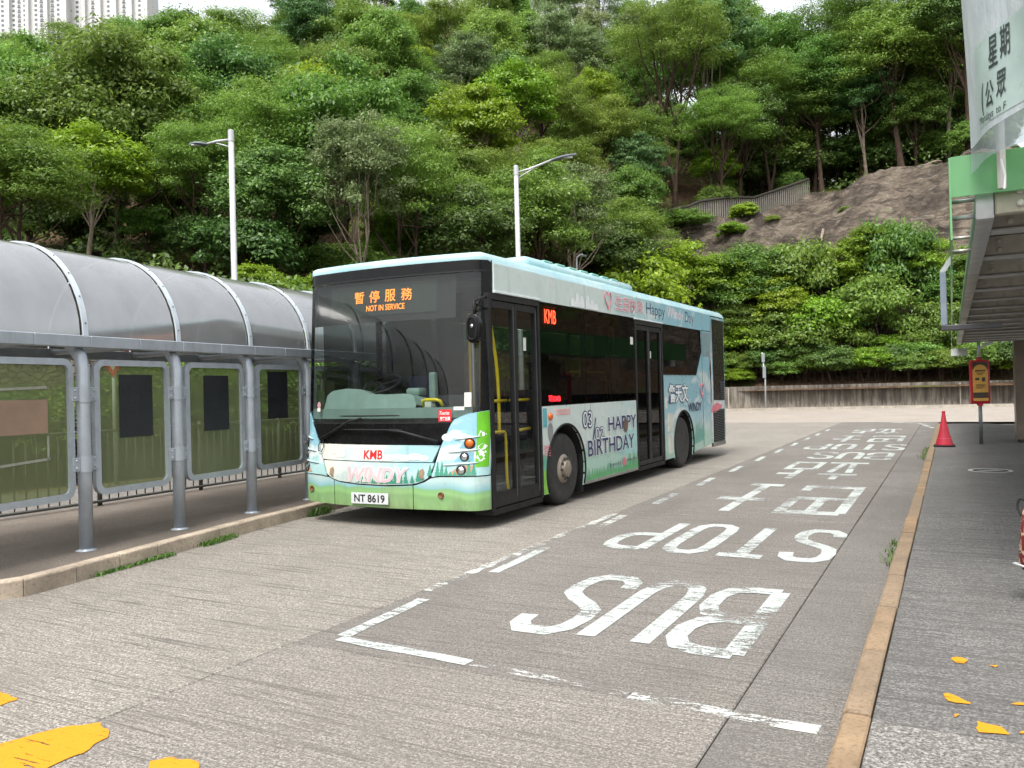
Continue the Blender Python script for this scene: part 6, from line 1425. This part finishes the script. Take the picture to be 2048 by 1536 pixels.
# ---- planting in front of the rock face, behind the far wall
GR = 'shrubs and small trees between far wall and rock face'
rows = [  # (pixel x, distance behind the wall, kind, size, (wide, tall), label)
 (1215, 1.5, 'limebush', 1.54, (1.08, 1.2), 'yellow green shrub above the middle of the bus roof, leftmost of the row'),
 (1290, 2.2, 'limebush', 2.06, (1.08, 1.35), 'yellow green shrub above the rear half of the bus roof'),
 (1370, 2.6, 'limetree', 1.38, (0.99, .95), 'yellow green tree with the brightest top above the bus rear'),
 (1440, 2.0, 'limetree', 1.31, (0.99, .95), 'light green tree directly behind the bus rear corner'),
 (1500, 2.8, 'broad', 0.99, (1.12, .95), 'broad green tree just right of the bus rear'),
 (1478, 1.6, 'broad', 0.68, (1.08, .8), 'low leafy tree hiding the wall right of the bus rear'),
 (1560, 2.0, 'limetree', 1.10, (0.99, 1.0), 'light green tree above the thin post before the wall'),
 (1605, 3.0, 'bush', 2.04, (0.90, 1.3), 'tall mixed green shrub right of the thin post'),
 (1660, 3.6, 'limetree', 1.02, (1.08, .95), 'light green sapling under the middle of the rock slope'),
 (1700, 2.4, 'blue', 0.59, (0.99, .9), 'sapling with a pale leaning trunk before the dark rock'),
 (1745, 3.8, 'limetree', 0.96, (0.99, 1.1), 'light green sapling against the darkest rock'),
 (1800, 3.2, 'bush', 1.93, (0.81, 1.5), 'tall narrow shrub before the rock left of the canopy'),
 (1850, 3.6, 'limetree', 0.96, (0.99, 1.0), 'light green tree touching the canopy bracket'),
 (1895, 3.0, 'broad', 0.64, (0.99, .9), 'green tree hidden partly by the canopy edge'),
 (1950, 3.2, 'broad', 0.67, (0.99, .9), 'shaded tree seen under the canopy behind the bus stop sign'),
 (2010, 3.0, 'limetree', 0.86, (0.90, .9), 'yellowish tree seen under the canopy beside the column'),
 (2070, 3.2, 'broad', 0.75, (0.90, 1), 'green tree hidden behind the canopy column')]
for xp, d, kd, s, sc, lb in rows: y = foot((xp - 1024) / 1640) + 1.2 + d; P(kd, xp, y, s, lb, 'tree' if 'bush' not in kd else 'shrub', GR, sx=sc)
GH = 'low bushes along the top of the far wall'
for i, xp in enumerate(range(1400, 2110, 26)):
    kd = ('darkbush', 'limebush', 'bush', 'olivebush', 'bush')[(i * 7) % 5]; y = foot((xp - 1024) / 1640) + 1.1 + trng.uniform(0, .8); pl = 'by the bus' if xp < 1500 else 'near the thin post' if xp < 1600 else 'below the rock' if xp < 1800 else 'left of the canopy' if xp < 1910 else 'seen under the canopy'
    P(kd, xp + trng.uniform(-8, 8), y, trng.uniform(.62, .95), f'low {dict(darkbush="dark", bush="green", olivebush="olive", limebush="lime")[kd]} bush on top of the far wall, {pl}', 'shrub', GH, sx=(1.15, trng.uniform(.75, 1.1)))
for i, xp in enumerate(range(1425, 2080, 52)):
    y = foot((xp - 1024) / 1640) + 2.4 + trng.uniform(0, 1.0)
    P(('bush', 'limebush', 'olivebush')[i % 3], xp + trng.uniform(-10, 10), y, trng.uniform(.8, 1.7), f'taller {("green", "lime", "olive")[i % 3]} bush behind the far wall, {NTH[i]} from the bus', 'shrub', 'taller bushes behind the far wall', sx=(1.05, trng.uniform(.9, 1.35)))
# hedge and creepers before the rubble wall
for i in range(36):
    u = i / 35; x, y = at_len(offset_line(BLs, .55), arclen(offset_line(BLs, .55)), 6 + u * 17)
    plant(('bush', 'olivebush', 'darkbush')[i % 3], x, y, (.72 + .25 * trng.random()), f'{("green", "olive", "dark")[i % 3]} bush in the hedge behind the shelter screens', 'shrub', 'hedge bushes along the rubble wall', z=0.02, sx=(1.0, .75 + .35 * trng.random()))
# ---- the wood on the hill
def clear(x, y):
    xp = 1024 + 1640 * x / y; zt = terrain(x, y); yp_ = 779 + .026 * (1024 - xp) - (zt - EYE) * 1640 / y
    if 385 < xp < 560 and 420 < yp_ < 530: return True
    if 655 < xp < 790 and 340 < yp_ < 500: return True
    if 960 < xp < 1040 and 400 < yp_ < 480: return True
    if 1330 < xp < 1420 and 330 < yp_ < 420 and y < 80: return True
    return False
def on_rock(x, y):
    t = x / y; r = y - foot(t)
    return t > .15 and r < float(np.interp(t, [.15, .2, .26, .35, .45, .56, .9], [12.8, 14, 15.5, 20.5, 21, 18.5, 18.5]))
pts = []; KD = {'acacia': 'feathery olive tree', 'broad': 'mid green tree', 'dark': 'dark green tree', 'blue': 'cool green tree', 'pale': 'loose pale tree', 'limetree': 'bright light tree'}
tries = 0
while tries < 14000:
    tries += 1
    V_ = 29 + 122 * trng.random() ** .9; t = trng.uniform(-.72, .66); x, y = t * V_, V_
    if y < foot(t) + (7 if t < .1 else 6): continue
    if t > .36 and y > 100: continue
    if clear(x, y) or on_rock(x, y): continue
    dmin = 2.45 + .0135 * y if y < 78 else .045 * y
    if not -70 < 1024 + 1640 * t < 1975: continue
    if any((x - a) ** 2 + (y - b) ** 2 < dmin ** 2 for a, b in pts): continue
    pts.append((x, y))
ZX = [180, 330, 470, 620, 800, 960, 1130, 1320, 1500, 1700]
ZN = ['at the left edge', 'left of the first lamp', 'beside the first lamp', 'right of the first lamp', 'above the bus front', 'above the bus corner', 'by the second lamp', 'above the bus roof', 'above the ribbed fence', 'above the rock slope', 'left of the banner']
BUF = np.zeros((96, 130), bool)                                     # trees wholly hidden behind nearer ones are left out
WOOD = []
for x, y in sorted(pts, key=lambda p: p[1]):
    t = x / y; xp = 1024 + 1640 * t; r = trng.random()
    zone = ZN[sum(xp > q for q in ZX)]
    band = 'low on' if y < 50 else 'partway up' if y < 70 else 'high up' if y < 100 else 'topping'
    if t > .16: kd = 'broad' if r < .38 else 'acacia' if r < .62 else 'dark' if r < .78 else 'blue' if r < .86 else 'pale'
    elif t < -.33: kd = 'broad' if r < .42 else 'acacia' if r < .66 else 'dark' if r < .76 else 'limetree' if r < .92 else 'pale'
    else: kd = 'acacia' if r < .30 else 'broad' if r < .58 else 'dark' if r < .70 else 'blue' if r < .80 else 'pale' if r < .92 else 'limetree'
    s = trng.uniform(.78, 1.12) * (1.08 if y < 60 else 1.15 if y < 90 else 1.4) * (1.55 if t > .2 else 1.0) * (.93 if t < -.36 else 1.0) * (1.25 if kd == 'limetree' else 1.0)
    tall = trng.uniform(.85, 1.2); z0 = terrain(x, y); q = 1640 / y
    yb = 779 + .026 * (1024 - xp) - (z0 - EYE) * q; h = 8.4 * s * tall * (.75 if kd == 'limetree' else 1); cw = 3.0 * s * q
    c0, c1, r0_, r1_ = int((xp - cw) // 16), int((xp + cw) // 16) + 1, int((yb - h * q) // 16), int((yb - h * .15 * q) // 16) + 1
    c0, c1, r0_, r1_ = max(0, c0), min(130, c1), max(0, r0_), min(96, r1_)
    if c1 <= c0 or r1_ <= r0_: continue
    vis = 1 - BUF[r0_:r1_, c0:c1].mean()
    if vis < (.06 if t > .15 else .16): continue
    m0, m1 = int((xp - cw * .72) // 16) + 1, int((xp + cw * .72) // 16); n0, n1 = int((yb - h * .88 * q) // 16) + 1, int((yb - h * .25 * q) // 16)
    BUF[max(0, n0):max(0, n1), max(0, m0):max(0, m1)] = True
    WOOD.append((vis * (c1 - c0) * (r1_ - r0_), x, y, kd, s, tall, f'{KD[kd]} {band} the hill, {zone}'))
WOOD = sorted(WOOD, reverse=True)[:262]
for _, x, y, kd, s, tall, lb in WOOD:
    if s > 1.25 and kd in ('broad', 'acacia', 'dark'): plant(kd + '_big', x, y, s / 1.46, lb, 'tree', lb, sx=(1, tall))
    else: plant(kd, x, y, s, lb, 'tree', lb, sx=(1, tall))
# understorey
up_ = []
for _ in range(2500):
    V_ = 24 + 66 * trng.random() ** 1.4; t = trng.uniform(-.66, .6); x, y = t * V_, V_
    if y < foot(t) + 2.0 or on_rock(x, y) or (clear(x, y) and trng.random() < .93): continue
    if t > .16 and y < foot(t) + 16: continue
    if t < -.15 and y < 29.5: continue
    if any((x - a) ** 2 + (y - b) ** 2 < 2.5 ** 2 for a, b in up_): continue
    up_.append((x, y))
    if len(up_) > 175: break
for x, y in up_:
    kd = trng.choice(['bush', 'darkbush', 'olivebush', 'darkbush', 'bush']); nm_ = {'bush': 'green', 'darkbush': 'dark green', 'olivebush': 'olive'}[kd]
    lb = f'{nm_} undergrowth bush below the hillside trees, {ZN[sum(1024 + 1640 * x / y > q for q in ZX)]}'
    plant(kd, x, y, trng.uniform(.75, 1.3), lb, 'shrub', lb)
# ---- ground cover that reads as one mass between the trunks
g = np.random.default_rng(5); N = 290000
tt = np.where(g.random(N) < .80, g.uniform(-.74, .70, N), g.uniform(.70, 2.65, N)); VV = 24 + 112 * g.random(N) ** 1.25; xx = tt * VV; yy = VV
def fld(x, y): return np.sin(x * .55 + y * .23) + np.sin(x * .21 - y * .47 + 1.3) + np.sin(x * 1.13 + y * .81) * .7 + np.sin(x * 1.9 - y * 1.4) * .5
keep = []
T_tab = {}
ft = np.interp(tt, PT, [PROF[p][0][0] for p in PT]); xp_ = 1024 + 1640 * tt
zz = np.array([terrain(a, b) + bumpz(a, b) * min(1, max(0, b - c_) / 8.0) for a, b, c_ in zip(xx, yy, ft)])
yp_ = 779 + .026 * (1024 - xp_) - (zz - EYE) * 1640 / yy
f_ = fld(xx, yy)
clr = ((xp_ > 385) & (xp_ < 560) & (yp_ > 420) & (yp_ < 530)) | ((xp_ > 655) & (xp_ < 790) & (yp_ > 340) & (yp_ < 500)) | ((xp_ > 960) & (xp_ < 1040) & (yp_ > 400) & (yp_ < 480)) | ((xp_ > 1330) & (xp_ < 1420) & (yp_ > 330) & (yp_ < 420) & (yy < 80))
rk = (tt > .15) & (tt < .9) & (yy - ft < np.interp(tt, [.15, .2, .26, .35, .45, .56, .9], [12.8, 14, 15.5, 20.5, 21, 18.5, 18.5]))
ok = (yy > ft + 1.8) & ~rk & (~clr | (f_ > 1.55)) & (f_ > -.75)
xx, yy, zz, f_ = xx[ok], yy[ok], zz[ok], f_[ok]; N = len(xx)
hh = np.clip(.35 + .5 * (f_ + .6), .1, 1.9) * (.35 + .65 * g.random(N)) * (1 + yy / 160)
P_ = np.stack([xx, yy, zz + hh], 1); nr = g.normal(size=(N, 3)) * .55 + np.array([0, -.35, .8]); nr /= np.linalg.norm(nr, axis=1)[:, None]
a = g.normal(size=(N, 3)); a -= nr * (a * nr).sum(1)[:, None]; a /= np.linalg.norm(a, axis=1)[:, None]; b = np.cross(nr, a)
L = (.15 + .0018 * yy)[:, None] * (.6 + .8 * g.random(N))[:, None]; W = L * .55
v = np.stack([P_ - a * L * .5, P_ - b * W * .5, P_ + a * L * .5, P_ + b * W * .5], 1)
me = bpy.data.meshes.new('ground_cover'); me.vertices.add(N * 4); me.vertices.foreach_set('co', v.reshape(-1)); me.loops.add(N * 4); me.loops.foreach_set('vertex_index', np.arange(N * 4, dtype=np.int32))
me.polygons.add(N); me.polygons.foreach_set('loop_start', np.arange(0, N * 4, 4, dtype=np.int32)); me.update(calc_edges=True)
tag(obj('ground_cover', me, leafmat('ground cover foliage', (.055, .105, .022), (.095, .165, .034), (.150, .225, .050), .36)), 'mixed green ground cover under the trees on the hillside', 'ground cover', kind='stuff')
# dark undergrowth along the crest of the rock
for r_, (V0, V1) in enumerate(((72, 71), (78, 76))):
    for i, xp in enumerate(range(1540 + 18 * r_, 1990, 44)):
        Vc = foot((xp - 1024) / 1640) + 24 + 6 * r_ + trng.uniform(0, 2)
        P(('darkbush', 'bush', 'darkbush')[i % 3], xp, Vc, trng.uniform(1.5, 2.1), 'dark undergrowth on the crest above the rock slope, ' + ('front row' if r_ == 0 else 'back row'), 'shrub', 'undergrowth along the crest of the rock slope', sx=(1.1, 1.0))
# scattered shrubs on the rock
for xp, V_, s, lb in ((1500, 60.5, .75, 'light shrub rooted in the rock just below the ribbed fence'), (1470, 57, .7, 'light shrub rooted low on the rock behind the bus rear'), (1555, 58.5, .4, 'small tuft of a shrub in the middle of the rock slope'), (1700, 58, .35, 'small tuft of a shrub on the upper right of the rock slope')):
    P('limebush' if s > .6 else 'olivebush', xp, V_, s, lb, 'shrub', 'shrubs rooted in the rock slope', sx=(1.1, .9))
# pale dead branches on the rock
for i, (x0, V0, x1, V1, lb) in enumerate(((1655, 54.5, 1610, 52.2, 'long pale fallen branch hanging down the rock slope'), (1895, 63.5, 1845, 63.2, 'pale fallen branch near the top right of the rock slope'))):
    a = px(x0, V0); b = px(x1, V1); za = terrain(*a) + .7; zb_ = terrain(*b) + .9; o = Vector((a[0], a[1], za)); d = Vector((b[0], b[1], zb_)) - o
    mb = MB(); mb.tube([Vector((0, 0, 0)), d * .3 + Vector((.1, -.2, .1)), d * .65 + Vector((-.1, -.2, -.05)), d], [.09, .08, .06, .03], 7)
    for q in (.25, .5, .7): mb.tube([d * q + Vector((0, -.15, 0)), d * (q + .2) + Vector((.5, -.3, .35))], [.04, .012], 5)
    tag(mb.build('fallen_branch', M_BARKP, loc=o, smooth=True), lb, 'branch')
# ---- ribbed fence above the rock
FN = [px(1330, 60.4), px(1420, 61.8), px(1520, 63.8), px(1630, 66.4)]; FD = arclen(FN)
fen = thing('ribbed_fence', 'pale ribbed fence with dark top rail above the rock slope', 'fence', (FN[0][0], FN[0][1], terrain(*FN[0])))
o = fen.location; mb = MB(); s_ = 0.0; rl = []
while s_ < FD[-1]:
    x, y = at_len(FN, FD, s_); x2, y2 = at_len(FN, FD, min(FD[-1], s_ + .13)); z = terrain(x, y) + .45
    mb.add([(x - o.x, y - o.y, z - o.z - .6), (x2 - o.x, y2 - o.y, z - o.z - .6), (x2 - o.x, y2 - o.y, z - o.z + 1.35), (x - o.x, y - o.y, z - o.z + 1.35), (x - o.x, y - o.y + .05, z - o.z - .6), (x2 - o.x, y2 - o.y + .05, z - o.z - .6), (x2 - o.x, y2 - o.y + .05, z - o.z + 1.35), (x - o.x, y - o.y + .05, z - o.z + 1.35)], [(0, 1, 2, 3), (7, 6, 5, 4), (0, 4, 5, 1), (1, 5, 6, 2), (2, 6, 7, 3), (3, 7, 4, 0)])
    rl.append((x - o.x, y - o.y - .05, z - o.z + 1.42)); s_ += .21
mb.build('boards', plain('pale fence paint', srgb(136, 131, 120), .8, var=.15, vscale=1.2, dirt=.4), fen)['kind'] = 'stuff'
MB().tube(rl, .09, 6).build('top_rail', plain('dark fence rail', srgb(58, 52, 46), .8), fen)
for q in (.05, .35, .65, .95): x, y = at_len(FN, FD, FD[-1] * q); z = terrain(x, y); MB().box(x - o.x - .07, x - o.x + .07, y - o.y + .06, y - o.y + .2, z - o.z - .6, z - o.z + 1.5).build('fence_post', plain('dark fence rail', srgb(58, 52, 46), .8), fen)
# ---- stair railing on the left slope
sr = thing('slope_railing', 'thin metal railing on the slope just above the shelter roof', 'railing', (-16.75, 33, terrain(-16.75, 33)))
zt = 7.72 - sr.location.z
for i, xx in enumerate((-1.2, -.4, .4, 1.2, 1.6)): MB().tube([(xx, 0, -1.5), (xx, 0, zt)], .03, 6).build('rail_upright', M_RAIL, sr)
for z in (zt, zt - .45): MB().tube([(-1.2, 0, z), (1.6, 0, z)], .025, 6).build('rail_bar', M_RAIL, sr)
MB().tube([(1.2, 0, zt - .45), (1.6, 0, zt)], .02, 6).build('rail_brace', M_RAIL, sr)
# ---- tower blocks beyond the crest
M_TW = plain('pale tower wall', srgb(226, 226, 224), .8, var=.05, vscale=.05); M_TW2 = plain('tower recess', srgb(188, 188, 186), .8, var=.05); M_WIN = plain('tower window', srgb(120, 128, 136), .3, var=.3, vscale=.3)
def tower(xa, xb, V_, z0, z1, zw0, zw1, label, ncol, rz=0.0):
    x0, x1 = (xa - 1024) / 1640 * V_, (xb - 1024) / 1640 * V_; W = x1 - x0
    t = thing('tower_block', label, 'building', (x0 + W / 2, V_, z0), rz, 'pale tower blocks beyond the hill')
    MB().box(-W / 2, W / 2, 0, 16, 0, z1 - z0).build('wall', M_TW, t)
    fin = MB().box(-.9, .9, -2.2, -.003, 0, z1 - z0).mesh('bay'); nb = max(2, ncol // 3)
    for i in range(nb + 1): obj('bay', fin, M_TW, t, loc=(-W / 2 + W * i / nb, 0, 0))
    wm = MB().box(-.75, .75, -.08, -.002, 0, 1.35).mesh('window'); lm = MB().box(-1.0, 1.0, -.5, -.002, -.25, -.08).mesh('ledge')
    z = zw0
    while z < zw1:
        for i in range(ncol):
            xx = -W / 2 + W * (i + .5) / ncol
            if abs((xx + W / 2) * nb / W - round((xx + W / 2) * nb / W)) * W / nb < 1.7: continue
            w_ = obj('window', wm, M_WIN, t, loc=(xx, 0, z - z0)); 
            if i % 2 == 0: obj('ledge', lm, M_TW2, w_)
        z += 2.8
    return t
tower(-40, 150, 480, 150, 300, 214, 240, 'pale tower block at the top left corner, leftmost one', 17)
tower(156, 312, 485, 150, 300, 212, 242, 'pale tower block right of the leftmost one, behind the hill crest', 15)
tower(690, 800, 500, 150, 300, 226, 246, 'pale tower block glimpsed through the treetops above the bus front', 9)
tower(880, 1010, 500, 150, 300, 224, 246, 'pale tower block glimpsed at the top above the bus roof', 11)
tower(1090, 1200, 520, 150, 300, 232, 254, 'pale tower block glimpsed at the top centre right', 9)

# ---- tell repeats apart by their order from the left
from collections import defaultdict
_by = defaultdict(list)
for o in bpy.data.objects:
    if o.parent is None and 'label' in o and o.get('category') in ('tree', 'shrub'): _by[o['label']].append(o)
_ord = NTH + ['fifteenth', 'sixteenth', 'seventeenth', 'eighteenth', 'nineteenth', 'twentieth']
for lb, L in _by.items():
    if 1 < len(L) <= len(_ord):
        for o, q in zip(sorted(L, key=lambda o: o.location.x / o.location.y), _ord): o['label'] = lb + ', ' + q + ' from left'
